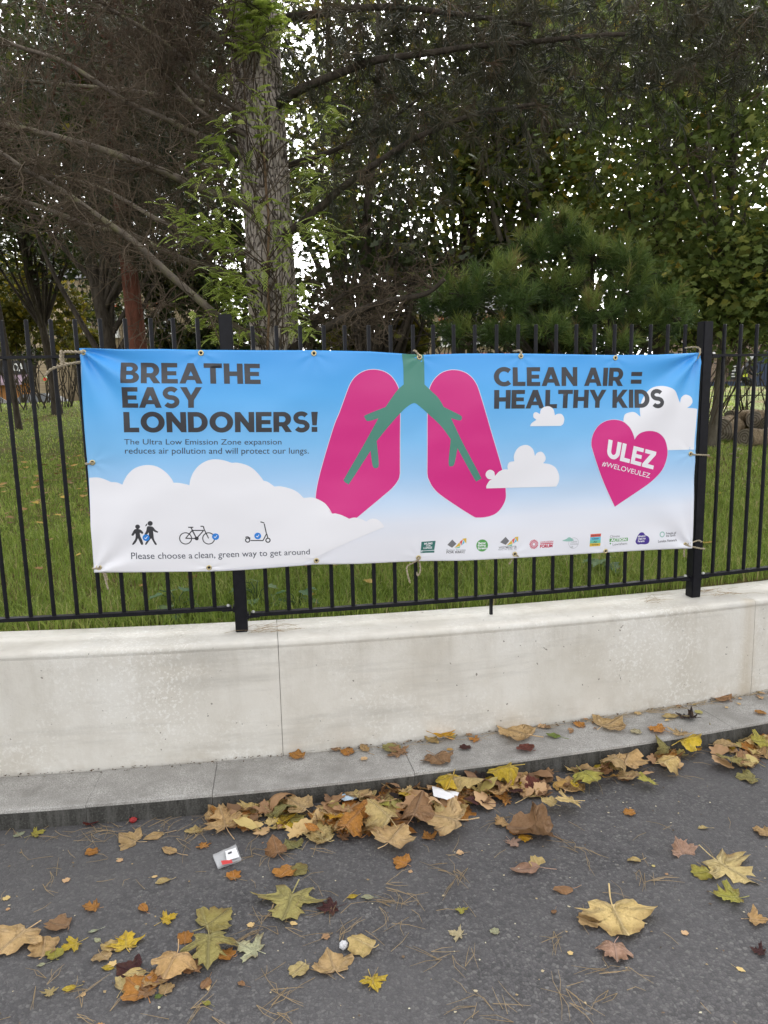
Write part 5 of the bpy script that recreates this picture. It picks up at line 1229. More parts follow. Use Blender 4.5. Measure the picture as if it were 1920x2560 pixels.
CURLS = {'flat': (.05, .03, .03), 'soft': (.18, .10, .10), 'cup': (.45, .25, .14), 'roll': (1.25, .15, .10), 'dome': (-.40, -.22, .10), 'tent': (-.95, -.05, .10)}
def leaf_mesh(kind, curl, seed):
    r = random.Random(seed * 31 + len(kind) + 7 * len(curl))
    half = HALF[kind]
    R_ = [(x * r.uniform(.88, 1.12), y + r.uniform(-.035, .035)) for x, y in half]
    L_ = [(-x * r.uniform(.88, 1.12), y + r.uniform(-.035, .035)) for x, y in half]
    out = R_ + L_[-2:0:-1]
    # add points between so the rim can wave
    O = []
    for i, q in enumerate(out):
        p_ = out[(i + 1) % len(out)]
        O += [q, ((q[0] + p_[0]) / 2 + r.uniform(-.012, .012), (q[1] + p_[1]) / 2 + r.uniform(-.012, .012))]
    O = np.array(O); n = len(O); c0 = np.array([0, .22 if kind in ('maple', 'plane') else .42])
    rings = (1.0, .8, .58, .34, .14)
    V = np.concatenate([c0 + (O - c0) * f for f in rings] + [c0[None]])
    F3 = []; F4 = []
    for a in range(len(rings) - 1):
        for i in range(n):
            j = (i + 1) % n; F4.append((a * n + i, a * n + j, (a + 1) * n + j, (a + 1) * n + i))
    for i in range(n): F3.append(((len(rings) - 1) * n + i, (len(rings) - 1) * n + (i + 1) % n, len(rings) * n))
    ax, ay, wv = CURLS[curl]
    x, y = V[:, 0], V[:, 1] - c0[1]
    fold = r.uniform(-.5, .5); ca, sa = math.cos(fold), math.sin(fold)
    u, w_ = x * ca + y * sa, -x * sa + y * ca
    rad = np.hypot(x, y)
    if abs(ax) > .9:                      # rolled: bend along an arc
        kk = abs(ax) * 1.9; th = u * kk
        z = (1 - np.cos(th)) / kk * (1 if ax > 0 else -1); u2 = np.sin(th) / kk
        X, Y_ = u2 * ca - w_ * sa, u2 * sa + w_ * ca
    else:
        z = ax * u * u + ay * w_ * w_; X, Y_ = x, y
    ang = np.arctan2(y, x)
    z = z + wv * rad * (np.sin(ang * 5 + r.uniform(0, 6)) + .6 * np.sin(ang * 9 + r.uniform(0, 6))) * rad
    z = z + np.array([noise.noise((a * 3 + seed, b * 3, 1.7)) for a, b in zip(x, y)]) * .05
    lob = LOBES[kind]; vn = np.zeros(len(V))
    stem_base = np.array([0, 0]) - c0
    for l in lob:
        d = np.array([math.cos(math.radians(l)), math.sin(math.radians(l))])
        qx, qy = x - 0, y - stem_base[1]
        al = qx * d[0] + qy * d[1]; pe = np.abs(-qx * d[1] + qy * d[0])
        vn = np.maximum(vn, np.clip(1 - pe / .045, 0, 1) * (al > -.02))
    P = np.stack([X, Y_, z], 1)
    # leaf stalk
    sl = r.uniform(.35, .75) if kind != 'scrap' else .1
    bend = r.uniform(-.25, .25)
    zb = float(np.interp(0, [0, 1], [z[-1], z[-1]]))
    SP = np.array([(0, -c0[1] + .02, zb + ay * c0[1] ** 2 * .6 + .0), (bend * .3, -c0[1] - sl * .4, zb - .005), (bend, -c0[1] - sl, zb + .02)])
    TV, TF = tube_arrays(catmull(SP, 3), np.linspace(.013, .018, 7), 4)
    mb = MB(); mb.add(P, F4); mb.F.setdefault((3, 0), []).append(np.array(F3)); mb.add(TV, TF)
    P_all = np.concatenate(mb.V); zmin = P_all[:, 2].min()
    mb.V = [q - np.array([0, 0, zmin]) for q in mb.V]
    width = P[:, 0].max() - P[:, 0].min()
    mb.V = [q / (max(.45, width) if kind != 'oval' else 1.12) for q in mb.V]
    me = mb.mesh('fallen_leaf', True)
    a = me.attributes.new('vein', 'FLOAT', 'POINT'); a.data.foreach_set('value', np.concatenate([vn, np.ones(len(TV))]).astype(np.float32))
    rim = np.concatenate([np.full(n, f) for f in (1, .6, .2, 0, 0)] + [[0]] + [np.zeros(len(TV))])
    a = me.attributes.new('edge', 'FLOAT', 'POINT'); a.data.foreach_set('value', rim.astype(np.float32))
    me.materials.append(m_leaf)
    return me
LM = {}
def get_leaf(kind, curl, seed):
    key = (kind, curl, seed % 7)
    if key not in LM: LM[key] = leaf_mesh(kind, curl, seed % 7 + 1)
    return LM[key]
HUE = {'tan': (.56, .375, .18), 'brown': (.36, .205, .105), 'orange': (.55, .25, .065), 'yellow': (.70, .47, .06), 'gold': (.66, .36, .03), 'olive': (.34, .30, .11), 'green': (.21, .28, .07), 'lime': (.46, .42, .09),
       'pale': (.50, .52, .34), 'maroon': (.10, .035, .035), 'red': (.24, .075, .055), 'pink': (.46, .29, .21), 'cream': (.70, .58, .36), 'crimson': (.24, .008, .02), 'dark': (.035, .024, .024), 'straw': (.66, .50, .22)}
LR = random.Random(77)
def put_leaf(x, y, z, size, asp, hue, shape, rot, label, group=None, tilt=None):
    kind, curl = shape.split('-')
    o = bpy.data.objects.new('fallen_leaf', get_leaf(kind, curl, LR.randrange(7)))
    COL.objects.link(o)
    o.location = (x, y, z); a = math.radians(rot)
    if tilt is None: tilt = (LR.gauss(0, .06), LR.gauss(0, .06))
    o.rotation_euler = (tilt[0], tilt[1], a)
    o.scale = (size, size * min(1.25, max(.75, asp)), size)
    jb = LR.uniform(.88, 1.12); jh = LR.uniform(-.05, .05); j = [jb * (1 + jh), jb, jb * (1 - jh)]
    cc = [min(.9, q * (1.36 if hue not in ('maroon', 'dark', 'red', 'crimson') else 1)) for q in HUE[hue]]; o.color = (min(1, cc[0] * j[0]), min(1, cc[1] * j[1]), min(1, cc[2] * j[2]), 1)
    tag(o, label, 'leaf', group)
    return o
LEAVES = [
    (-1.308,2.363,0.005,0.186,1.00,'r','tan','plane-soft',160,'big torn tan leaf at the lower picture edge beside bright yellow leaves'),
    (-1.194,2.417,0.005,0.082,0.88,'r','brown','scrap-cup',80,'curled brown leaf piece on top of the big torn tan leaf'),
    (-1.196,2.310,0.005,0.087,1.09,'r','tan','scrap-soft',20,'tan leaf tucked under the bright yellow maple leaf'),
    (-1.100,2.318,0.005,0.083,1.60,'r','yellow','maple-soft',130,'bright yellow maple leaf beside the big torn tan leaf'),
    (-1.142,2.276,0.005,0.051,1.57,'r','lime','scrap-cup',30,'small yellow-green leaf piece touching a bright yellow leaf'),
    (-0.917,2.318,0.005,0.119,1.00,'r','yellow','maple-soft',20,'yellow maple leaf with spread points left of the olive leaves'),
    (-0.982,2.266,0.005,0.070,1.20,'r','tan','plane-soft',230,'small tan leaf below the spread yellow maple leaf'),
    (-0.811,2.435,0.005,0.071,1.20,'r','yellow','maple-soft',-60,'clear yellow leaf with long stalk above the leaf cluster'),
    (-0.644,2.412,0.005,0.152,1.00,'r','olive','plane-soft',-40,'dull olive leaf at the top of the front leaf cluster'),
    (-0.622,2.277,0.005,0.180,1.12,'r','olive','maple-dome',190,'large green-olive maple leaf in the middle of the front cluster'),
    (-0.720,2.340,0.005,0.048,1.60,'r','orange','scrap-cup',10,'upright orange leaf piece between two olive leaves'),
    (-0.477,2.278,0.005,0.125,1.00,'r','pale','maple-soft',70,'pale mint-green torn leaf right of the front cluster'),
    (-0.861,2.196,0.005,0.099,1.12,'r','maroon','plane-soft',70,'dark maroon leaf in the front cluster'),
    (-0.837,2.181,0.005,0.068,0.89,'r','straw','oval-roll',100,'rolled straw-coloured leaf lying on the maroon leaf'),
    (-0.719,2.202,0.005,0.144,0.67,'r','tan','plane-dome',170,'fan-shaped tan leaf with a thick pale stalk pointing down'),
    (-0.801,2.113,0.005,0.125,1.02,'r','orange','plane-soft',60,'mottled orange leaf at the bottom of the front cluster'),
    (-0.854,2.128,0.005,0.088,0.93,'r','straw','plane-soft',-30,'yellow-brown spotted leaf under the mottled orange one'),
    (-0.601,2.136,0.005,0.052,1.60,'r','brown','oval-cup',170,'dark brown leaf hanging below the green-olive maple leaf'),
    (-0.721,2.115,0.005,0.044,1.30,'r','tan','scrap-soft',0,'little tan leaf piece under the fan-shaped leaf'),
    (-0.739,2.088,0.005,0.022,1.60,'r','green','scrap-soft',0,'thin green leaf sliver in the front cluster'),
    (-1.090,2.112,0.005,0.051,1.60,'r','straw','maple-cup',200,'crumpled straw leaf near the lower picture edge'),
    (-1.030,2.127,0.005,0.041,1.03,'r','yellow','oval-cup',100,'small yellow curled leaf beside the crumpled straw leaf'),
    (-0.965,2.309,0.005,0.055,1.08,'r','straw','scrap-soft',40,'pale leaf scrap beside the stalk of the spread yellow maple leaf'),
    (-0.778,2.160,0.005,0.090,0.93,'r','tan','plane-soft',250,'flat tan leaf between the maroon leaf and the fan-shaped leaf'),
    (-0.655,2.206,0.005,0.084,1.01,'r','brown','plane-soft',120,'brown leaf half under the large green-olive maple leaf'),
    (-0.558,2.254,0.005,0.054,1.37,'r','orange','scrap-cup',60,'orange-brown lobe poking out beside the mint-green leaf'),
    (-0.748,2.159,0.005,0.075,0.95,'r','pink','plane-soft',10,'dull pinkish leaf under the thick pale stalk'),
    (-0.776,2.103,0.005,0.066,1.04,'r','brown','maple-cup',140,'reddish-brown curled leaf on the mottled orange leaf'),
    (-0.377,2.520,0.005,0.257,0.90,'r','olive','maple-soft',175,'largest olive maple leaf with points toward the camera'),
    (-0.224,2.477,0.005,0.093,0.91,'r','maroon','maple-soft',100,'dusky purple leaf right of the largest olive leaf'),
    (-0.419,2.684,0.005,0.081,1.57,'r','orange','scrap-cup',150,'cupped orange leaf just above the largest olive leaf'),
    (-0.366,2.701,0.005,0.064,1.01,'r','olive','scrap-soft',80,'olive leaf tip with brown end above the largest olive leaf'),
    (-0.469,2.820,0.005,0.076,1.60,'r','brown','plane-tent',20,'tented brown-orange leaf standing above the orange cup'),
    (-0.407,2.857,0.005,0.096,1.11,'r','olive','plane-soft',40,'rounded grey-green leaf beside the tented brown leaf'),
    (-0.198,2.193,0.005,0.125,1.13,'r','tan','plane-soft',20,'tan leaf with one raised edge in the lower middle of the road'),
    (-0.109,2.278,0.005,0.078,1.27,'r','straw','scrap-tent',60,'straw and orange leaf beside the white fluff'),
    (-0.310,2.181,0.005,0.060,1.16,'r','straw','scrap-soft',140,'small pale yellow-brown leaf left of the raised-edge tan leaf'),
    (-0.068,2.128,0.005,0.085,1.32,'r','yellow','maple-soft',200,'yellow starry maple leaf below the raised-edge tan leaf'),
    (-0.485,2.128,0.005,0.029,1.16,'r','brown','oval-roll',60,'tiny rolled brown leaf alone below the mint-green leaf'),
    (-0.617,2.676,0.005,0.050,0.97,'r','orange','scrap-cup',20,'little orange leaf just below the plastic bag'),
    (-0.912,2.493,0.005,0.055,1.34,'r','orange','oval-roll',40,'curled orange leaf alone above the clear yellow leaf'),
    (-1.103,2.505,0.005,0.068,0.67,'r','orange','maple-cup',90,'crinkled orange-brown leaf left of the curled orange one'),
    (-1.237,2.847,0.005,0.048,1.17,'r','orange','scrap-soft',120,'small orange-tan leaf alone near the kerb'),
    (-1.095,2.923,0.005,0.117,0.81,'r','tan','plane-soft',70,'wide tan leaf lying near the kerb left of the drift'),
    (-1.006,2.953,0.005,0.079,0.98,'r','tan','oval-soft',120,'slim tan leaf touching the wide tan one near the kerb'),
    (-0.911,2.843,0.005,0.076,1.30,'r','tan','oval-cup',60,'rounded cupped tan leaf left of the plastic bag'),
    (-0.780,2.874,0.005,0.063,0.87,'r','orange','maple-soft',30,'little burnt-orange leaf above the plastic bag'),
    (-0.845,2.981,0.005,0.070,1.25,'r','straw','plane-soft',10,'speckled straw leaf near the left end of the drift'),
    (-1.531,2.989,0.005,0.070,1.18,'r','lime','maple-soft',300,'bright yellow-green leaf near the kerb at the picture edge'),
    (-1.598,2.983,0.005,0.045,1.60,'r','pale','plane-soft',50,'small pale green leaf beside the bright yellow-green one'),
    (-1.324,3.075,0.005,0.067,1.27,'r','crimson','scrap-cup',20,'deep crimson petal-like leaf against the kerb face'),
    (-0.146,2.538,0.005,0.039,0.94,'r','yellow','oval-soft',110,'small clear yellow oval leaf right of the largest olive leaf'),
    (-0.090,2.530,0.005,0.047,0.68,'r','pale','oval-soft',95,'pale green oval leaflet beside a small yellow one'),
    (-1.053,2.384,0.005,0.033,1.08,'r','pale','oval-soft',120,'upper of two pale green leaflets above the spread yellow leaf'),
    (-1.022,2.338,0.005,0.028,1.46,'r','pale','oval-soft',60,'lower of two pale green leaflets above the spread yellow leaf'),
    (-1.168,2.230,0.005,0.027,0.87,'r','pale','oval-soft',110,'pale leaflet below the bright yellow maple leaf'),
    (-0.938,2.209,0.005,0.038,0.72,'r','yellow','oval-soft',90,'small yellow leaflet left of the maroon leaf'),
    (-0.579,2.054,0.005,0.029,1.07,'r','lime','oval-cup',70,'small lime leaf at the foot of the front cluster'),
    (-0.880,2.650,0.005,0.054,0.75,'r','straw','oval-roll',110,'straw leaflet with long dry stalk below the cupped tan leaf'),
    (0.253,2.967,0.030,0.223,1.19,'d','tan','plane-soft',70,'large pale tan leaf with green-edged lobes in front of the drift'),
    (0.004,2.842,0.030,0.181,1.36,'d','tan','plane-soft',330,'large smooth tan leaf overhanging the road in front of the drift'),
    (0.620,2.916,0.005,0.127,0.87,'r','brown','plane-roll',80,'rolled brown leaf in front of the middle of the drift'),
    (0.526,2.937,0.005,0.059,1.60,'r','orange','scrap-cup',10,'vivid orange leaf piece beside the rolled brown leaf'),
    (0.560,2.877,0.005,0.048,1.60,'r','gold','scrap-tent',40,'golden pointed leaf piece below the vivid orange one'),
    (0.500,2.847,0.005,0.076,1.39,'r','pink','maple-cup',200,'pinkish-brown leaf in front of the vivid orange piece'),
    (0.485,2.990,0.005,0.080,1.43,'r','tan','plane-cup',120,'twisted tan leaf left of the vivid orange piece'),
    (0.160,2.900,0.005,0.078,1.39,'r','orange','maple-cup',30,'crinkled orange-tan leaf below the large green-edged tan leaf'),
    (0.048,2.732,0.005,0.083,1.18,'r','orange','plane-soft',60,'orange-tan leaf hanging below the large smooth tan leaf'),
    (1.168,2.760,0.005,0.111,1.42,'r','pink','plane-cup',20,'pinkish curled leaf standing on edge alone on the road'),
    (1.299,2.659,0.005,0.238,1.28,'r','straw','maple-soft',215,'large yellow-tan maple leaf with stalk at the right of the road'),
    (1.187,2.628,0.005,0.071,1.15,'r','lime','scrap-soft',100,'yellow-green lobe beside the large yellow-tan maple leaf'),
    (1.237,2.486,0.005,0.135,0.62,'r','lime','maple-cup',80,'folded yellow-green leaf below the large yellow-tan maple leaf'),
    (1.265,2.369,0.005,0.081,1.05,'r','tan','plane-cup',250,'tan curled leaf at the right picture edge'),
    (1.559,2.881,0.005,0.087,1.35,'r','tan','plane-soft',50,'pale tan leaf cut by the right picture edge'),
    (1.048,3.049,0.005,0.051,1.00,'r','orange','scrap-cup',100,'red-orange leaf scrap alone in front of the drift'),
    (0.962,2.715,0.005,0.055,0.77,'r','straw','oval-roll',95,'single curled straw leaf in the middle of bare asphalt'),
    (0.529,2.671,0.005,0.108,0.66,'r','pink','oval-cup',95,'greyish pink leaf underside in the middle of the road'),
    (0.571,2.702,0.005,0.068,0.84,'r','straw','scrap-cup',30,'straw leaf leaning on the greyish pink leaf'),
    (0.643,2.547,0.005,0.073,0.81,'r','brown','oval-tent',90,'small brown arched leaf right of the greyish pink one'),
    (0.792,2.414,0.005,0.247,1.13,'r','straw','plane-soft',180,'biggest yellow-olive leaf with its stalk pointing at the camera'),
    (0.685,2.381,0.005,0.073,1.48,'r','tan','scrap-cup',60,'tan folded lobe at the side of the biggest yellow-olive leaf'),
    (0.733,2.231,0.005,0.108,0.69,'r','pink','plane-dome',170,'pinkish tan leaf below the biggest yellow-olive leaf'),
    (0.248,2.449,0.005,0.046,1.60,'r','lime','maple-cup',180,'small lime and orange leaf alone left of centre road'),
    (0.224,2.330,0.005,0.068,0.85,'r','cream','maple-soft',70,'creamy crumpled leaf below the small lime leaf'),
    (0.353,2.340,0.005,0.028,1.39,'r','pale','scrap-soft',20,'pale blue-green leaf chip on bare asphalt'),
    (0.578,2.432,0.005,0.029,1.60,'r','brown','oval-soft',150,'tiny brown pointed leaf on bare asphalt'),
    (1.210,2.217,0.005,0.061,0.74,'r','maroon','maple-cup',60,'purple-brown shred at the right picture edge'),
    (1.321,2.924,0.005,0.039,0.60,'r','straw','oval-roll',90,'thin straw chip alone on bare asphalt'),
    (-0.440,3.525,0.100,0.121,1.60,'k','lime','maple-soft',20,'yellow and green leaf leaning on the foot of the wall'),
    (-0.455,3.453,0.100,0.068,1.11,'k','orange','scrap-cup',60,'orange scrap under the yellow and green leaf by the wall'),
    (-0.207,3.485,0.100,0.057,1.11,'k','orange','scrap-soft',20,'little orange leaf on the kerb by the wall foot'),
    (-0.122,3.510,0.100,0.069,1.11,'k','tan','oval-cup',30,'small tan leaf on the kerb by the wall foot'),
    (0.043,3.466,0.100,0.131,1.05,'k','brown','maple-soft',40,'brown-orange leaf at the near end of the kerb-top cluster'),
    (0.009,3.504,0.100,0.080,1.27,'k','olive','scrap-soft',80,'olive leaf behind the brown-orange one on the kerb'),
    (0.215,3.582,0.100,0.082,1.29,'k','straw','plane-soft',320,'straw leaf against the wall above the golden leaf'),
    (0.231,3.399,0.100,0.156,1.09,'k','brown','plane-soft',200,'brown leaf lying under the golden leaf on the kerb'),
    (0.270,3.611,0.030,0.172,1.22,'d','gold','maple-cup',30,'vivid golden maple leaf on top of the kerb'),
    (0.438,3.584,0.100,0.076,1.23,'k','orange','maple-soft',70,'orange leaf on the kerb right of the golden leaf'),
    (0.376,3.499,0.100,0.052,0.99,'k','maroon','scrap-cup',80,'tiny maroon leaf on the kerb beside the golden leaf'),
    (0.676,3.632,0.100,0.244,0.91,'k','tan','plane-soft',60,'broad tan-brown leaf lying flat on the kerb top'),
    (0.842,3.603,0.100,0.071,0.77,'k','green','oval-cup',80,'thin green leaf on the kerb beside the broad tan-brown one'),
    (0.670,3.474,0.100,0.080,0.96,'k','red','scrap-cup',50,'reddish leaf on the kerb edge below the broad tan-brown one'),
    (1.004,3.729,0.100,0.055,1.18,'k','orange','scrap-soft',10,'little orange-pink leaf on the kerb by the wall'),
    (1.146,3.714,0.100,0.188,0.78,'k','tan','plane-soft',300,'wide tan leaf on the kerb where two kerbstones meet'),
    (1.271,3.635,0.100,0.048,1.50,'k','cream','scrap-soft',20,'small cream leaf on the kerb edge'),
    (1.395,3.648,0.100,0.107,1.08,'k','orange','plane-soft',60,'rusty orange leaf on the kerb edge above the drift'),
    (1.483,3.599,0.100,0.118,1.45,'k','tan','maple-cup',150,'crumpled tan leaf spilling over the kerb edge'),
    (1.513,3.803,0.100,0.087,0.72,'k','straw','oval-soft',95,'straw leaf on the kerb beside the purple-brown leaf'),
    (1.605,3.784,0.100,0.136,1.27,'k','dark','maple-cup',60,'purple-brown dry leaf on the kerb near the far post'),
    (1.669,3.992,0.100,0.058,1.60,'k','tan','oval-soft',0,'round tan leaf propped against the wall'),
    (1.874,4.029,0.100,0.105,0.68,'k','brown','scrap-cup',40,'brown leaf shreds in the corner of wall and kerb'),
    (2.005,3.831,0.100,0.050,1.19,'k','orange','scrap-soft',60,'tiny orange-tan leaf on the kerb at the picture edge'),
    (0.400,3.269,0.030,0.119,1.49,'d','dark','plane-cup',40,'blackened leaf in the drift beside the paper scrap'),
    (0.380,3.111,0.030,0.088,1.28,'d','maroon','oval-soft',90,'dark maroon oval leaf in the drift below the blackened leaf'),
    (0.249,3.286,0.030,0.082,1.60,'d','lime','maple-cup',320,'green and yellow leaf standing against the kerb in the drift'),
    (0.924,3.289,0.030,0.158,1.09,'d','lime','plane-dome',200,'large yellow-green leaf arched over the front of the drift'),
    (1.163,3.457,0.030,0.199,1.34,'d','tan','plane-soft',330,'biggest tan-orange leaf on top of the drift'),
    (1.705,3.680,0.030,0.139,1.60,'d','olive','maple-soft',20,'big grey-green maple leaf leaning on the kerb in the drift'),
    (1.358,3.556,0.030,0.088,1.60,'d','olive','plane-tent',60,'curled dark olive leaf standing in the drift'),
    (1.551,3.555,0.030,0.064,1.60,'d','gold','maple-soft',200,'small golden leaf in the drift below the grey-green maple leaf'),
    (1.671,3.435,0.030,0.136,1.60,'d','olive','plane-soft',160,'olive leaf fading to tan beside the drain grate'),
    (1.709,3.323,0.005,0.115,0.96,'r','olive','plane-soft',80,'dull olive leaf lying on the road by the drain grate'),
    (1.911,3.611,0.030,0.130,1.55,'d','lime','plane-cup',100,'yellow-green leaf cut by the picture edge above the grate'),
    (2.015,3.782,0.030,0.074,1.60,'d','gold','maple-cup',30,'golden leaf at the picture edge against the kerb'),
    (1.205,3.267,0.030,0.113,1.23,'d','lime','maple-soft',110,'yellow-green leaf at the front of the drift right of the arched one'),
    (0.797,3.104,0.030,0.139,1.04,'d','straw','maple-soft',110,'pale yellow maple leaf at the front edge of the drift'),
    (0.711,3.088,0.030,0.092,0.89,'d','straw','plane-soft',60,'dry straw leaf left of the pale yellow maple leaf'),
    (0.661,3.252,0.030,0.086,1.60,'d','red','plane-soft',30,'dull red leaf standing in the drift'),
    (0.570,3.191,0.030,0.090,1.60,'d','maroon','plane-soft',200,'maroon and green mottled leaf beside the dull red one'),
    (0.494,3.214,0.030,0.133,1.60,'d','tan','plane-cup',200,'large smooth tan leaf curled in the drift beside the mottled one'),
    (0.857,3.240,0.030,0.054,1.60,'d','yellow','oval-cup',20,'small round yellow leaf in the drift'),
    (0.167,3.087,0.030,0.062,1.60,'d','green','maple-soft',200,'small green star-shaped leaf in the drift'),
    (-0.044,3.091,0.030,0.103,1.60,'d','lime','maple-soft',230,'bright green-yellow maple leaf in the drift left of the paper'),
    (-0.147,3.200,0.030,0.132,1.31,'d','tan','plane-soft',340,'broad tan leaf on the drift over a scrap of blue paper'),
    (-0.239,3.009,0.030,0.098,1.60,'d','gold','plane-cup',190,'yellow and rust leaf curled at the near end of the drift'),
    (-0.395,3.094,0.030,0.139,1.18,'d','tan','plane-soft',60,'wide tan leaf at the near end of the drift'),
    (-0.511,2.977,0.030,0.059,1.60,'d','straw','plane-cup',30,'lone straw and olive leaf just left of the drift'),
    (-0.108,2.995,0.030,0.087,1.60,'d','tan','maple-soft',200,'tan lobed leaf below the bright green-yellow maple leaf'),
    (-0.330,2.928,0.030,0.069,1.31,'d','orange','oval-soft',60,'smooth orange-tan leaf in front of the near end of the drift'),
    (0.076,3.180,0.030,0.074,0.92,'d','yellow','oval-soft',110,'small butter-yellow leaf in the drift beside a grey one'),
    (0.030,3.160,0.030,0.062,1.09,'d','dark','oval-cup',80,'small charcoal leaf beside the butter-yellow leaf'),
    (0.083,3.056,0.030,0.105,1.60,'d','orange','maple-soft',180,'orange-tan star-shaped leaf in the middle of the drift'),
    (-0.026,3.294,0.030,0.088,1.60,'d','brown','plane-cup',300,'brown leaf propped against the kerb above the drift'),
    (0.115,3.288,0.030,0.053,1.60,'d','brown','scrap-cup',320,'small brown leaf leaning on the kerb face'),
    (0.075,2.842,0.030,0.052,1.60,'d','green','maple-soft',200,'little green and orange leaf beside the large smooth tan leaf'),
    (-0.715,2.988,0.030,0.149,1.30,'d','tan','maple-soft',20,'tan maple leaf with five clear points left of the drift'),
]
for q in LEAVES:
    x, y, z, size, asp, surf, hue, shape, rot, label = q
    zz = {'r': 0.003, 'k': KERB_TOP + 0.004, 'd': 0.030 + LR.uniform(0, .012)}[surf]
    if surf == 'd' and 'top of the kerb' in label: zz = KERB_TOP + 0.018
    tilt = None
    if surf == 'd': tilt = (LR.gauss(.18, .10), LR.gauss(0, .12))
    if 'leaning' in label or 'standing' in label or 'propped' in label: tilt = (LR.uniform(.5, .8), LR.gauss(0, .1))
    put_leaf(x, y, zz, size * 1.18, 1.0, hue, shape, rot, label, None, tilt)

# the rest of the drift along the kerb: leaves nothing tells apart
W = lambda s: float(np.interp(s, [-.9, -.3, 0.0, 0.35, 0.7, 1.0, 1.4, 2.0, 2.6, 3.4, 4.5], [.01, .09, .24, .30, .24, .18, .15, .18, .24, .2, .2]))
HN = {'tan': 'tan', 'brown': 'brown', 'orange': 'orange-brown', 'straw': 'straw-coloured', 'olive': 'olive', 'yellow': 'yellow'}
SHN = {'plane': 'broad lobed', 'maple': 'pointed', 'scrap': 'torn', 'oval': 'narrow'}
def zone(s): return 'at the near end of the drift' if s < .25 else 'in the drift near the white paper scrap' if s < .9 else 'in the drift under the biggest tan-orange leaf' if s < 1.9 else 'in the drift beside the drain grate'
litter = MB(); lsh = []
def litter_leaf(x, y, z, size, shape, tilt):
    kind, curl = shape.split('-'); me = get_leaf(kind, curl, LR.randrange(7))
    V = np.empty(len(me.vertices) * 3, np.float32); me.vertices.foreach_get('co', V); V = V.reshape(-1, 3).astype(float) * size
    R3 = np.array(Matrix.Rotation(LR.uniform(0, 6.28), 3, 'Z') @ Matrix.Rotation(tilt[0], 3, 'X') @ Matrix.Rotation(tilt[1], 3, 'Y'))
    V = V @ R3.T; V[:, 2] -= V[:, 2].min()
    litter.V.append(V + np.array([x, y, z])); n0 = litter.n; litter.n += len(V)
    for q in (4, 3):
        f = [tuple(p_.vertices) for p_ in me.polygons if len(p_.vertices) == q]
        if f: litter.F.setdefault((q, 0), []).append(np.array(f) + n0)
    lsh.extend([LR.random()] * len(V))
SHAPES = ('plane-soft', 'plane-cup', 'maple-soft', 'maple-cup', 'scrap-cup', 'scrap-soft', 'oval-cup', 'oval-roll', 'plane-tent')
for i in range(330):
    single = i < 150
    s = LR.uniform(-.25, 1.2) if i % 5 < 2 else LR.uniform(-.1, 3.3)
    if i > 300: s = LR.uniform(3.2, 5)
    u = LR.random() ** 1.3
    x, y = arc(s, KF - .02 - u * W(s))
    hue = LR.choices(list(HN), [10, 3, 5, 7, 2, 4])[0]; shape = LR.choice(SHAPES)
    tilt = (LR.gauss(.1, .22), LR.gauss(0, .2))
    if single: put_leaf(x, y, .004 + LR.uniform(.002, .022) * (1 - .6 * u), LR.uniform(.085, .155), 1, hue, shape, LR.uniform(0, 360), '%s %s fallen leaf %s' % (SHN[shape.split('-')[0]], HN[hue], zone(s)), 'leaf drift along the kerb', tilt)
    else: litter_leaf(x, y, .002 + LR.uniform(0, .018) * (1 - .6 * u), LR.uniform(.06, .13), shape, tilt)
for i in range(40):
    s = LR.uniform(.25, 3.4); x, y = arc(s, -.185 - LR.random() ** 2 * .14)
    litter_leaf(x, y, KERB_TOP + .003, LR.uniform(.02, .05), LR.choice(('scrap-cup', 'scrap-soft', 'oval-roll')), (0, 0))
for i in range(45):
    x, y = LR.uniform(-1.5, 2.0), LR.uniform(1.35, 2.9)
    litter_leaf(x, y, .002, LR.uniform(.012, .035), LR.choice(('scrap-cup', 'scrap-soft', 'oval-soft')), (0, 0))
me = litter.mesh('leaf_litter', True); set_shade(me, lsh)
lo = link_mesh('leaf_litter', me, None, leafy('dry leaf litter', [(0, (.17, .095, .05)), (.35, (.40, .235, .12)), (.65, (.58, .375, .20)), (.85, (.64, .46, .19)), (.95, (.40, .36, .12)), (1, (.48, .20, .05))], .15)); tag(lo, 'small broken leaves filling the drift and scattered on the road', 'leaf litter', kind='stuff')
# ---- crumbs of leaf and grit on the road, not countable
mb = MB(); sh = []
for i in range(420):
    x, y = LR.uniform(-1.6, 2.0), LR.uniform(1.3, 3.3)
    if CR - math.hypot(x - CX, y - CY) > KF - .01: continue
    r_ = LR.uniform(.002, .007); a = LR.uniform(0, 6.3); n = LR.choice((4, 5))
    V = [(x + r_ * LR.uniform(.5, 1.2) * math.cos(a + 6.28 * j / n), y + r_ * LR.uniform(.5, 1.2) * math.sin(a + 6.28 * j / n), .004 + LR.uniform(0, .003)) for j in range(n)]
    mb.add(V, [tuple(range(n))]); sh += [LR.random()] * n
for i in range(420):
    s = LR.uniform(-1.9, 3.8); x, y = arc(s, -.176 - LR.random() ** 2.5 * .045)
    r_ = LR.uniform(.002, .008); a = LR.uniform(0, 6.3)
    mb.add([(x + r_ * LR.uniform(.4, 1.3) * math.cos(a + 1.57 * j), y + r_ * LR.uniform(.4, 1.0) * math.sin(a + 1.57 * j), KERB_TOP + .002 + LR.uniform(0, .006)) for j in range(4)], [(0, 1, 2, 3)]); sh += [LR.random() * .25] * 4
me = mb.mesh('leaf_crumbs'); set_shade(me, sh)
o = link_mesh('leaf_crumbs', me, None, leafy('crumbs', [(0, (.03, .02, .012)), (.25, (.14, .09, .05)), (.5, (.38, .28, .14)), (1, (.6, .56, .42))], .1)); tag(o, 'tiny leaf crumbs and grit scattered on the asphalt', 'debris', kind='stuff')

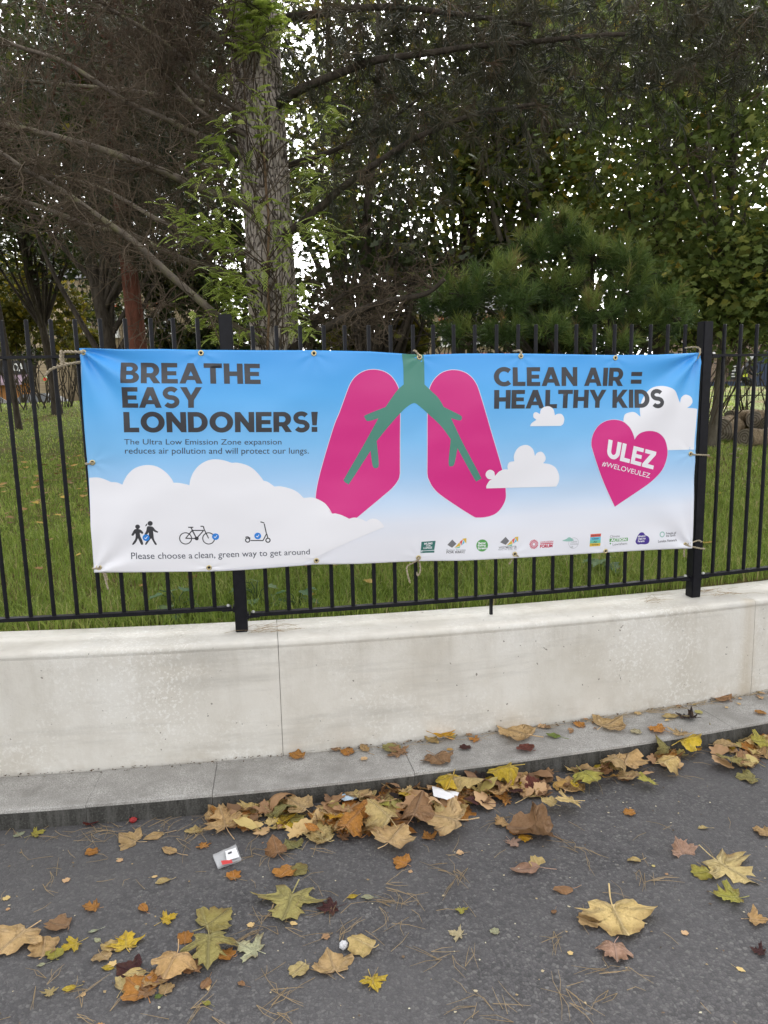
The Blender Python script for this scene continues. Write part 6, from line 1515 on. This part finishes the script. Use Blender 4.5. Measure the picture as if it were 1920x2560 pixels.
# ------------------------------------------------------------------ dry pine needles on the road
m_dry = mat('dry pine needle', (.30, .215, .115), .7, .3)
mb = MB()
def needle(x, y, z, a, L, bend):
    P = [(x, y, z), (x + math.cos(a) * L * .5 - math.sin(a) * bend, y + math.sin(a) * L * .5 + math.cos(a) * bend, z + .004), (x + math.cos(a) * L, y + math.sin(a) * L, z + .001)]
    mb.tube(P, [.0010, .0009, .0005], 3, cap=False)
clumps = [(0.9432,2.6005),(-0.3554,2.0653),(-0.2906,2.1603),(-0.4511,2.3648),(-0.4202,2.4449),(-0.1431,2.3555),(0.0063,2.5394),(-0.2209,2.4809),(0.2119,2.7756),(0.2346,2.6728),(0.4935,3.0219),(0.7531,2.8097),(0.0309,2.6312),(-1.1441,2.1345),(-0.9332,2.0501),(-1.3376,2.7017),(-0.598,2.0411),(0.166,2.2161),(0.5719,2.3144),(0.7695,2.1641),(0.6904,2.1162),(0.2554,1.9887),(0.3319,2.0163),(0.5326,2.0412),(0.012,2.4522),(-0.8584,2.924),(-1.0872,3.0058),(-1.2519,2.9821),(-0.5509,2.8026),(-0.3272,2.8486)]
for (cx, cy) in clumps:
    for _ in range(LR.randint(3, 8)):
        a = LR.uniform(0, 6.28)
        x0, y0 = cx + LR.gauss(0, .035), cy + LR.gauss(0, .03)
        needle(x0, y0, .004, a, LR.uniform(.06, .13), LR.gauss(0, .008))
        if LR.random() < .6: needle(x0, y0, .004, a + LR.gauss(0, .22), LR.uniform(.06, .12), LR.gauss(0, .008))
for _ in range(120):
    x0, y0 = LR.uniform(-1.7, 2.2), LR.uniform(1.25, 3.0); needle(x0, y0, .004, LR.uniform(0, 6.28), LR.uniform(.04, .11), LR.gauss(0, .006))
for _ in range(260):
    s = LR.uniform(-1.5, 3.6); x0, y0 = arc(s, KF - .01 - abs(LR.gauss(0, .09))); needle(x0, y0, .006, LR.uniform(0, 6.28), LR.uniform(.05, .12), LR.gauss(0, .006))
for _ in range(150):
    s = LR.choice((LR.uniform(.3, 3.6), LR.uniform(1.6, 2.7))); x0, y0 = arc(s, -.188 - abs(LR.gauss(0, .018))); needle(x0, y0, KERB_TOP + .004, head(s) + LR.gauss(0, .35), LR.uniform(.05, .12), LR.gauss(0, .004))
for s_c in (-.06, .05, 2.50, 2.58, 2.1):
    for _ in range(16):
        s = s_c + LR.gauss(0, .05); x0, y0 = arc(s, LR.uniform(-.09, .06)); needle(x0, y0, WALL_TOP(s) + .003, head(s) + LR.gauss(0, .5), LR.uniform(.05, .12), LR.gauss(0, .006))
o = mb.build('pine_needles', m_dry); tag(o, 'dry brown pine needles scattered over road, kerb and wall top', 'needles', kind='stuff')

# ------------------------------------------------------------------ litter
m_clear = mat('clear plastic film', (.75, .76, .78), .12, .5); m_clear.node_tree.nodes['Principled BSDF'].inputs['Alpha'].default_value = .42
def sheet_obj(name, quad, z, m, parent=None, n=10, amp=.006, seed=0):
    q = [np.array(p_) for p_ in quad]; mb = MB(); V = []
    for i in range(n + 1):
        for j in range(n + 1):
            u, w_ = i / n, j / n; p_ = (q[0] * (1 - u) + q[1] * u) * (1 - w_) + (q[3] * (1 - u) + q[2] * u) * w_
            e = math.sin(math.pi * u) * math.sin(math.pi * w_)
            V.append((p_[0], p_[1], z + amp * (1 + noise.noise((u * 3 + seed, w_ * 3, .3 + seed))) * (.4 + e)))
    mb.add(V, [(i * (n + 1) + j, (i + 1) * (n + 1) + j, (i + 1) * (n + 1) + j + 1, i * (n + 1) + j + 1) for i in range(n) for j in range(n)])
    return mb.build(name, m, parent, smooth=True)
bag = empty('plastic_bag', (*[(-0.6685,2.7882)][0], 0)); tag(bag, 'small clear plastic wrapper with a white label lying on the asphalt', 'wrapper')
bq = [(-0.7263,2.8008),(-0.6448,2.8684),(-0.6026,2.765),(-0.6872,2.7169)]
sheet_obj('film', bq, .009, m_clear, bag, 12, .005, 2)
sheet_obj('film_back', bq, .003, m_clear, bag, 8, .001, 5)
sheet_obj('label', [(-0.6765,2.8091),(-0.6385,2.8322),(-0.6121,2.7696),(-0.657,2.7452)], .019, mat('white label', (.8, .8, .82), .5), bag, 4, .002, 2)
sheet_obj('red_print', [(-0.6812,2.746),(-0.6414,2.755),(-0.6304,2.7314),(-0.6694,2.72)], .019, mat('red wrapper print', (.55, .05, .05), .5), bag, 3, .002, 2)
sheet_obj('label_print', [(-0.6639,2.7953),(-0.6497,2.8055),(-0.646,2.7947),(-0.6585,2.7845)], .0215, mat('label ink', (.06, .06, .07), .6), bag, 2, .001, 2)
m_paper = mat('white paper', (.80, .80, .82), .7)
pp = sheet_obj('paper_scrap', [(0.195,3.2441),(0.315,3.1831),(0.2855,3.1035),(0.1967,3.1605)], .038, m_paper, None, 8, .007, 4); tag(pp, 'crumpled white paper scrap lying in the leaf drift', 'paper')
pp = sheet_obj('paper_scrap', [(-0.2441,3.1958),(-0.1582,3.2552),(-0.0831,3.2065),(-0.2055,3.1535)], .026, mat('pale blue paper', (.52, .66, .78), .7), None, 8, .006, 8); tag(pp, 'pale blue paper scrap under a tan leaf in the drift', 'paper')
# red and white fruit-like scrap near the kerb and a pale fluff ball
bm = bmesh.new(); bmesh.ops.create_icosphere(bm, subdivisions=3, radius=1)
for v_ in bm.verts: v_.co *= 1 + .35 * noise.noise(v_.co * 2.2)
me = bpy.data.meshes.new('fluff'); bm.to_mesh(me); bm.free()
o = link_mesh('fluff_ball', me, None, mat('grey fluff', (.62, .62, .64), .95)); o.location = (*[(-0.1685,2.2764)][0], .014); o.scale = (.013, .012, .015); tag(o, 'small grey-white fluff ball beside a straw leaf', 'fluff')
o = link_mesh('red_berry', me.copy(), None, None); o.data.materials.clear(); o.data.materials.append(mat('red berry', (.30, .02, .02), .4)); o.location = (*[(-1.1361,3.0656)][0], .012); o.scale = (.016, .011, .012); tag(o, 'small red crushed berry lying by the kerb', 'berry')

# ------------------------------------------------------------------ drain grate in the gutter
gr = empty('drain_grate', (*[(1.6909,3.1693)][0], 0)); tag(gr, 'black iron drain grate set in the gutter at the picture edge', 'grate')
gx, gy = arc(2.62, KF - .25); ga = head(2.62)
mg = mat('worn cast iron', (.035, .034, .033), .6, .4)
T = np.array([math.cos(ga), math.sin(ga)]); Nn = np.array([-math.sin(ga), math.cos(ga)])
def gbox(nm, a, b, sx, sy, h=.014, m=mg):
    mb = MB(); p_ = np.array([gx, gy]) + T * a + Nn * b; mb.box((p_[0], p_[1], h / 2 + .002), (sx, sy, h), 0, rotz(ga)); return mb.build(nm, m, gr)
gbox('pit', 0, 0, .40, .34, .003, mat('drain pit', (.004, .004, .004), .9))
for a in np.linspace(-.20, .20, 9): gbox('grate_bar', a, 0, .018, .36)
for b in np.linspace(-.17, .17, 5): gbox('cross_bar', 0, b, .42, .016, .011)

# ------------------------------------------------------------------ logs behind the right post
m_logbark = mat('log bark', (.20, .15, .095), .92, .1)
k = NT(m_logbark); k.color(k.ramp(k.noise(k.coord('Object', (1, 1, 1)), 14, 5, .7), [(.3, (.09, .065, .04)), (.6, (.24, .18, .115)), (.8, (.34, .27, .18))])); k.bump(k.noise(k.coord('Object'), 24, 4), .9, .03)
m_logend = mat('sawn log end', (.25, .21, .16), .9, .1)
k = NT(m_logend); wv = k.n('ShaderNodeTexWave', wave_type='RINGS', rings_direction='SPHERICAL'); wv.inputs['Scale'].default_value = 9; wv.inputs['Distortion'].default_value = 4; k.l(k.coord('Object'), wv.inputs['Vector'])
k.color(k.ramp(wv.outputs['Fac'], [(.2, (.13, .11, .085)), (.7, (.27, .235, .185))]))
def log(label, c, r, ang, L):
    root = empty('log', c); tag(root, label, 'log', 'sawn logs on the lawn')
    mb = MB(); n = 9; d = np.array([math.cos(ang), math.sin(ang), 0])
    P = np.array([d * L * t for t in np.linspace(0, 1, n)])
    V, F = tube_arrays(P, r, 20)
    V = V + np.array([[noise.noise((q[0] * 5 + c[0], q[1] * 5, q[2] * 7 + a)) for a in (0, 4, 8)] for q in V]) * r * .28
    mb.add(V, F); o = mb.build('bark', m_logbark, root, smooth=True); o.matrix_parent_inverse = Matrix()
    e = MB(); ring = V[:20]; cen = ring.mean(0); inner = cen + (ring - cen) * .55
    e.add(np.vstack([ring - d * .004, inner - d * .012, cen[None] - d * .010]), [(i, (i + 1) % 20, 20 + (i + 1) % 20, 20 + i) for i in range(20)]); e.F.setdefault((3, 0), []).append(np.array([(20 + i, 20 + (i + 1) % 20, 40) for i in range(20)]))
    o = e.build('sawn_end', m_logend, root); o.matrix_parent_inverse = Matrix()
for label, P, r, a, L in (
    ('thick sawn log just right of the square post', [(4.9025,11,1.149)][0], .185, .9, 1.0), ('smaller pale sawn log in front of the pile', [(4.9934,10.4,1.0815)][0], .125, .5, .7),
    ('dark log at the back of the pile', [(5.5536,11.3,1.2847)][0], .12, 1.2, .8), ('rough log at the picture edge of the pile', [(5.5811,11,1.1923)][0], .15, .3, .9), ('gnarled log lying behind the thick sawn log', [(5.3085,11.6,1.2778)][0], .14, .2, .9)):
    log(label, (P[0], P[1], max(P[2], lawn_z(P[0], P[1]) + r * .8)), r, a, L)
# brush heap beyond the logs
hp = MB(); rnd = random.Random(9)
for _ in range(260):
    c = [(5.8946,12.5,1.4247)][0]; b0 = (c[0] + rnd.gauss(0, .28), c[1] + rnd.gauss(0, .3), lawn_z(c[0], c[1]) + rnd.uniform(0, .22))
    w = grow(b0, (rnd.gauss(0, 1), rnd.gauss(0, 1), rnd.gauss(.1, .4)), rnd.uniform(.15, .5), 5, .2, 0, rnd); hp.tube(w, .006, 4, cap=False)
o = hp.build('brush_heap', m_twig); tag(o, 'heap of dry brush and wood chips behind the logs', 'brush', kind='stuff')

# ------------------------------------------------------------------ small weeds by the wall
m_weed = leafy('weed leaves', [(0, (.05, .10, .04)), (.6, (.09, .17, .07)), (1, (.16, .22, .10))], .3)
for label, P in (('grey-green broad-leaved weed just right of the near post foot', [(-0.4866,4.05,0.741)][0]), ('broad-leaved weed against the near post under the banner', [(-0.7258,4.1,0.7786)][0]), ('pale weed under the banner end nearest the far post', [(1.3725,4.6,0.6491)][0]), ('weed in the grass left of the near post', [(-1.1362,3.95,0.7389)][0])):
    z0 = lawn_z(P[0], P[1]); root = empty('weed', (P[0], P[1], z0)); tag(root, label, 'weed', 'weeds behind the wall')
    for i in range(9):
        a = LR.uniform(0, 6.28); L = LR.uniform(.05, .11); h = LR.uniform(.02, .13)
        c = np.array([P[0] + math.cos(a) * .07, P[1] + math.sin(a) * .06, z0 + h])
        T5 = LEAF5 * L * 1.1; dr = np.array([math.cos(a), math.sin(a), -.25]); sd2 = np.array([-math.sin(a), math.cos(a), .1])
        mb = MB(); mb.add(c + T5[:, :1] * sd2 + T5[:, 1:] * dr + np.array([0, 0, 1]) * (np.abs(T5[:, :1]) * .25), LEAF5_F)
        me = mb.mesh('leaf'); set_shade(me, np.full(12, LR.random())); link_mesh('leaf', me, root, m_weed)
        sm_ = MB(); sm_.tube(np.array([(P[0], P[1], z0 - .01), (P[0] + math.cos(a) * .03, P[1] + math.sin(a) * .03, z0 + h * .8), tuple(c)]), .0025, 4, cap=False); sm_.build('stalk', m_weed, root)
# leaves lying in the grass
mb = MB(); sh = []
for li in range(1250):
    y = 3.9 + 15 * LR.random() ** .8; x = LR.uniform(-.6, .6) * y
    if li > 900: y = LR.gauss(8.2, 1.3); x = LR.gauss(-3.3, .9)
    y2 = wall_back(x) + (y - 3.65)
    z = lawn_z(x, y2) + LR.uniform(.03, .07); s_ = LR.uniform(.04, .09); a = LR.uniform(0, 6.28)
    T5 = LEAF5 * s_; V = np.stack([x + T5[:, 0] * math.cos(a) - T5[:, 1] * math.sin(a), y2 + T5[:, 0] * math.sin(a) + T5[:, 1] * math.cos(a), z + T5[:, 1] * LR.uniform(-.3, .3) + np.abs(T5[:, 0]) * .2], 1)
    mb.add(V, LEAF5_F); sh += [LR.random()] * 12
me = mb.mesh('lawn_leaves'); set_shade(me, sh)
o = link_mesh('lawn_leaves', me, None, leafy('lawn leaf litter', [(0, (.14, .075, .03)), (.6, (.30, .17, .05)), (1, (.50, .34, .06))], .2)); tag(o, 'fallen autumn leaves lying in the grass', 'leaves', kind='stuff')

# ------------------------------------------------------------------ street beyond: house, shop, brick corner, cars, cyclist, far railing
m_brick = mat('yellow stock brick', (.26, .205, .13), .9, .2)
k = NT(m_brick); br = k.n('ShaderNodeTexBrick'); br.inputs['Scale'].default_value = 4.4; br.inputs['Color1'].default_value = (.27, .21, .13, 1); br.inputs['Color2'].default_value = (.20, .15, .095, 1); br.inputs['Mortar'].default_value = (.30, .27, .22, 1); br.inputs['Mortar Size'].default_value = .018
mp = k.n('ShaderNodeMapping'); mp.inputs['Rotation'].default_value = (math.pi / 2, 0, 0); k.l(k.coord('Object'), mp.inputs[0]); k.l(mp.outputs[0], br.inputs['Vector']); k.color(br.outputs['Color'])
m_rbrick = mat('brown brick', (.22, .14, .10), .9, .2)
k = NT(m_rbrick); br = k.n('ShaderNodeTexBrick'); br.inputs['Scale'].default_value = 4.4; br.inputs['Color1'].default_value = (.24, .155, .115, 1); br.inputs['Color2'].default_value = (.17, .105, .08, 1); br.inputs['Mortar'].default_value = (.34, .30, .26, 1); br.inputs['Mortar Size'].default_value = .03
mp = k.n('ShaderNodeMapping'); mp.inputs['Rotation'].default_value = (math.pi / 2, 0, 0); k.l(k.coord('Object'), mp.inputs[0]); k.l(mp.outputs[0], br.inputs['Vector']); k.color(br.outputs['Color'])
m_glass = mat('dark window glass', (.03, .035, .04), .08, .6); m_frame = mat('white window paint', (.75, .75, .73), .5); m_slate = mat('slate roof', (.07, .07, .08), .8)
m_lintel = mat('red brick arch', (.38, .13, .07), .9); m_black = mat('black shop paint', (.015, .016, .02), .4); m_mauve = mat('mauve awning', (.34, .25, .30), .8); m_orange = mat('amber shop window', (.42, .17, .03), .4)
def house(label, x0, x1, y, z0, z1, wins, depth=8):
    root = empty('house', ((x0 + x1) / 2, y, z0)); tag(root, label, 'building')
    def bx(nm, m, c, s, par=root): q = MB(); q.box(c, s); return q.build(nm, m, par)
    bx('wall', m_brick, ((x0 + x1) / 2, y + depth / 2, (z0 + z1) / 2), (x1 - x0, depth, z1 - z0))
    q = MB(); q.add([(x0 - .2, y - .3, z1), (x1 + .2, y - .3, z1), (x1 + .2, y + depth + .3, z1), (x0 - .2, y + depth + .3, z1), (x0 - .2, y + depth / 2, z1 + 2.2), (x1 + .2, y + depth / 2, z1 + 2.2)], [(0, 1, 5, 4), (2, 3, 4, 5)]); q.F.setdefault((3, 0), []).append(np.array([(1, 2, 5), (3, 0, 4)])); roof = q.build('roof', m_slate, root)
    bx('chimney', m_brick, (x0 + 1, y + depth / 2, z1 + 2.4), (.9, .6, 1.6), roof)
    for (wx, wz, ww, wh) in wins:
        w = bx('window', m_frame, (wx, y - .03, wz), (ww + .24, .10, wh + .24))
        bx('pane', m_glass, (wx, y - .085, wz + wh / 4), (ww, .02, wh / 2 - .08), w); bx('pane', m_glass, (wx, y - .085, wz - wh / 4), (ww, .02, wh / 2 - .08), w)
        bx('arch', m_lintel, (wx, y - .04, wz + wh / 2 + .30), (ww + .6, .10, .34), w); bx('sill', m_frame, (wx, y - .10, wz - wh / 2 - .18), (ww + .4, .24, .12), w)
hw = [(-19.1108,52,8.2427),(-18.3115,52,8.226),(-17.8346,52,5.4784),(-20.0653,52,5.5256)]
house('tan brick house with white sash windows seen through the trees', hw[3][0] - 4, hw[2][0] + 5, 52, .6, 9.5, [(hw[0][0] - .9 + i * 1.9, zz, .9, 1.5) for i in range(-1, 4) for zz in (3.6, 6.6)])
hr = [(5.3227,60,12.9288),(8.3693,60,14.0284)]
house('pale house roof glimpsed between the far trunks', hr[0][0] - 3, hr[1][0] + 6, 60, .6, 7.5, [(hr[0][0] + i * 2.2, zz, 1.0, 1.6) for i in range(0, 4) for zz in (3.2, 6.0)])
# shop
sh0 = [(-21.7534,44,3.9467),(-20.042,44,3.9103),(-21.9874,44,1.6896)]
shop = empty('shop', (sh0[0][0], 44, .6)); tag(shop, 'dark shop front with white letters and mauve awning behind the railing', 'shop')
def bxs(nm, m, c, s, par): q = MB(); q.box(c, s); return q.build(nm, m, par)
xa, xb = sh0[0][0] - 6, sh0[1][0] + .3
bxs('wall', m_brick, ((xa + xb) / 2, 48, 4.2), (xb - xa, 8, 7.4), shop)
fz = [(-20.7862,43.8,3.5162)][0][2]
bxs('fascia', m_black, ((xa + xb) / 2, 43.9, fz), (xb - xa, .2, .75), shop)
bxs('shop_window', m_orange, ((xa + xb) / 2, 43.95, fz - 1.7), (xb - xa - .4, .08, 1.6), shop)
q = MB(); q.add([(xa, 43.85, fz - .42), (xb - .4, 43.85, fz - .42), (xb - .4, 42.9, fz - .85), (xa, 42.9, fz - .85), (xa, 42.9, fz - 1.0), (xb - .4, 42.9, fz - 1.0)], [(0, 1, 2, 3), (3, 2, 5, 4)]); q.build('awning', m_mauve, shop)
me = text_shapes('IOA', .02); o = link_mesh('lettering', me, shop, m_frame); o.matrix_parent_inverse = Matrix.Translation(-Vector(shop.location)); xl = [(-21.0769,43.78,3.477)][0]
o.rotation_euler = (math.pi / 2, 0, 0); o.location = (xl[0], 43.78, fz - .22); o.scale = (.42, .62, 1)
# brick corner building, right
bq_ = [(16.0648,36,1.7383),(18.3317,36,1.6898),(15.9987,36,3.034)]
pub = empty('brick_building', (bq_[0][0], 36, .7)); tag(pub, 'brown brick building with dark blue base and black sign board', 'building')
xa, xb = bq_[0][0] - .6, bq_[1][0] + 6
bxs('wall', m_rbrick, ((xa + xb) / 2, 39, 2.75), (xb - xa, 6, 4.3), pub)
bxs('plinth', mat('dark blue paint', (.02, .035, .075), .5), ((xa + xb) / 2, 35.95, 1.2), (xb - xa + .1, .2, 1.3), pub)
bxs('door', mat('navy door paint', (.025, .04, .085), .5), ([(17.8708,35.9,2.2542)][0][0], 35.92, 1.9), (.75, .2, 2.6), pub)
sg = [(16.4971,35.9,2.3204)][0]
sb_ = bxs('sign_board', m_black, (sg[0], 35.88, sg[2]), (.36, .06, .75), pub)
for i, (w_, zz) in enumerate(((.26, .22), (.20, .10), (.22, .02), (.28, -.12), (.18, -.24))): bxs('sign_lettering', m_frame, (sg[0], 35.84, sg[2] + zz), (w_, .01, .045), sb_)
bxs('roof', m_slate, ((xa + xb) / 2, 39, 5.0), (xb - xa + .5, 6.6, .25), pub)
# cars
def car(label, x, y, z, paint, rz=0.0):
    root = empty('parked_car', (x, y, z), rz); tag(root, label, 'car', 'cars parked beyond the lawn')
    prof = [(-2.0, .45), (-2.05, .75), (-1.75, .92), (-1.0, .98), (-.45, 1.42), (.75, 1.46), (1.45, 1.02), (1.95, .92), (2.05, .6), (1.95, .35), (-1.9, .3)]
    q = MB(); n = len(prof)
    V = [(a, -.82 if b < 1.1 else -.62, b) for a, b in prof] + [(a, .82 if b < 1.1 else .62, b) for a, b in prof]
    q.add(V, [(i, (i + 1) % n, n + (i + 1) % n, n + i) for i in range(n)]); q.F[(n, 0)] = [np.array([list(range(n - 1, -1, -1)), list(range(n, 2 * n))])]
    def fix(o): o.matrix_parent_inverse = Matrix(); return o
    fix(q.build('body', paint, root))
    for sd3 in (-1, 1):
        q = MB(); q.add([(-.85, sd3 * .79, 1.02), (1.2, sd3 * .79, 1.05), (.7, sd3 * .645, 1.39), (-.42, sd3 * .645, 1.36)], [(0, 1, 2, 3)]); fix(q.build('window', m_glass, root))
        for wx in (-1.25, 1.3):
            q = MB(); q.tube([(wx, sd3 * .70, .31), (wx, sd3 * .86, .31)], .31, 16); w = fix(q.build('wheel', m_black, root)); q = MB(); q.tube([(wx, sd3 * .862, .31), (wx, sd3 * .868, .31)], .19, 12); fix(q.build('rim', m_bolt, w))
        q = MB(); q.box((-2.0, sd3 * .6, .72), (.08, .3, .14)); fix(q.build('headlight', m_frame, root))
    q = MB(); q.add([(-1.02, -.66, 1.0), (-1.02, .66, 1.0), (-.50, .56, 1.40), (-.50, -.56, 1.40)], [(0, 1, 2, 3)]); fix(q.build('windscreen', m_glass, root))
car('black car parked behind the crest of the lawn at the picture edge', [(-18.9494,38,1.7127)][0][0] - .9, 38, .55, mat('black car paint', (.012, .013, .015), .2, .6), math.pi)
car('dark grey car with bright bonnet parked behind the slim brown trunk', [(-19.2853,40.5,1.6831)][0][0] + 1.0, 40.5, .55, mat('dark grey car paint', (.09, .095, .10), .22, .6))
# far railing, right
fr = empty('far_railing', (10.5, 21, 1.5)); tag(fr, 'thin black railing far across the lawn in front of the brick building', 'railing')
fa, fb = [(9.1316,20.8,1.5258),(10.9237,21.2,1.4846)]
zf = lawn_z(fa[0], 20.8)
for i in range(18):
    t = i / 17; q = MB(); x_ = fa[0] + (fb[0] + .6 - fa[0]) * t; q.tube([(x_, 20.8 + .4 * t, zf - .1), (x_, 20.8 + .4 * t, zf + 1.05)], .008, 5); q.build('bar', m_iron, fr)
for z_ in (zf + .1, zf + .98): q = MB(); q.tube([(fa[0] - .1, 20.8, z_), (fb[0] + .7, 21.2, z_)], .014, 5); q.build('rail', m_iron, fr)
# red and green round sign on the far side
rs = [(-14.8951,34,2.5974)][0]
q = MB(); q.tube([(rs[0], 34, rs[2]), (rs[0], 33.97, rs[2])], .12, 18); rd = q.build('round_sign', mat('green sign rim', (.10, .32, .10), .5)); tag(rd, 'small round red and green sign glimpsed under the dark trees', 'sign')
q = MB(); q.tube([(rs[0], 33.968, rs[2]), (rs[0], 33.955, rs[2])], .085, 18); q.build('face', mat('red sign face', (.65, .06, .03), .5), rd)
q = MB(); q.tube([(rs[0], 34.03, .6), (rs[0], 34.03, rs[2] + .1)], .03, 8); q.build('post', m_dark, rd)
# cyclist
cy = [(14.8168,31,1.8949)][0]
gz = 1.0
bike = empty('bicycle', (cy[0], 31, gz)); tag(bike, 'dark bicycle under the person in the grey helmet', 'bicycle')
for dx in (-.5, .5):
    q = MB(); t = np.linspace(0, 2 * math.pi, 25); q.tube(np.stack([cy[0] + dx + .33 * np.cos(t), np.full(25, 31.0), gz + .34 + .33 * np.sin(t)], 1), .018, 6, cap=False); q.build('wheel', m_black, bike)
q = MB()
for a, b in (((-.5, .34), (-.18, .85)), ((-.5, .34), (0, .36)), ((0, .36), (-.18, .92)), ((-.15, .80), (.38, .85)), ((0, .36), (.38, .85)), ((.5, .34), (.36, 1.0)), ((.36, 1.0), (.46, 1.04))): q.tube([(cy[0] + a[0], 31, gz + a[1]), (cy[0] + b[0], 31, gz + b[1])], .02, 6)
q.build('frame', m_black, bike)
q = MB(); q.box((cy[0] - .2, 31, gz + .95), (.26, .13, .05)); q.build('saddle', m_black, bike)
def skin_body(name, label, V, E, R, m):
    me = bpy.data.meshes.new(name); me.from_pydata(V, E, [])
    o = bpy.data.objects.new(name, me); COL.objects.link(o)
    md = o.modifiers.new('skin', 'SKIN'); md.use_smooth_shade = True
    for i, r in enumerate(R): me.skin_vertices[0].data[i].radius = (r, r)
    me.skin_vertices[0].data[0].use_root = True
    sb2 = o.modifiers.new('sub', 'SUBSURF'); sb2.levels = 1; sb2.render_levels = 1
    me.materials.append(m); tag(o, label, 'person'); return o
X0 = cy[0]
V = [(X0 - .2, 31, gz + 1.02), (X0 - .12, 31, gz + 1.25), (X0 + .02, 31, gz + 1.48), (X0 + .08, 31, gz + 1.58), (X0 + .13, 31, gz + 1.70),
     (X0 + .03, 30.82, gz + 1.46), (X0 + .18, 30.80, gz + 1.22), (X0 + .40, 30.84, gz + 1.06), (X0 + .03, 31.18, gz + 1.46), (X0 + .18, 31.2, gz + 1.22), (X0 + .40, 31.16, gz + 1.06),
     (X0 - .15, 30.9, gz + 1.0), (X0 + .2, 30.88, gz + .85), (X0 + .05, 30.88, gz + .45), (X0 + .15, 30.88, gz + .36), (X0 - .15, 31.1, gz + 1.0), (X0 + .16, 31.12, gz + .70), (X0 - .02, 31.12, gz + .26), (X0 + .1, 31.12, gz + .20)]
E_ = [(0, 1), (1, 2), (2, 3), (3, 4), (2, 5), (5, 6), (6, 7), (2, 8), (8, 9), (9, 10), (0, 11), (11, 12), (12, 13), (13, 14), (0, 15), (15, 16), (16, 17), (17, 18)]
R_ = [.15, .16, .17, .07, .10, .075, .06, .045, .075, .06, .045, .10, .085, .06, .05, .10, .085, .06, .05]
per = skin_body('person', 'person in dark clothes and grey helmet riding a bicycle beyond the lawn', V, E_, R_, mat('dark jacket', (.02, .022, .03), .8))
bm = bmesh.new(); bmesh.ops.create_uvsphere(bm, u_segments=16, v_segments=10, radius=.125)
for v_ in bm.verts: v_.co.x *= 1.2; v_.co += Vector((X0 + .12, 31, gz + 1.74))
me = bpy.data.meshes.new('helmet'); bm.to_mesh(me); bm.free(); link_mesh('helmet', me, per, mat('grey helmet', (.45, .45, .46), .4))
q = MB(); q.box((X0 - .14, 30.82, gz + 1.08), (.16, .06, .12)); q.box((X0 + .22, 30.80, gz + 1.12), (.10, .12, .10)); q.build('reflective_band', mat('fluorescent yellow cloth', (.55, .62, .05), .7), per)
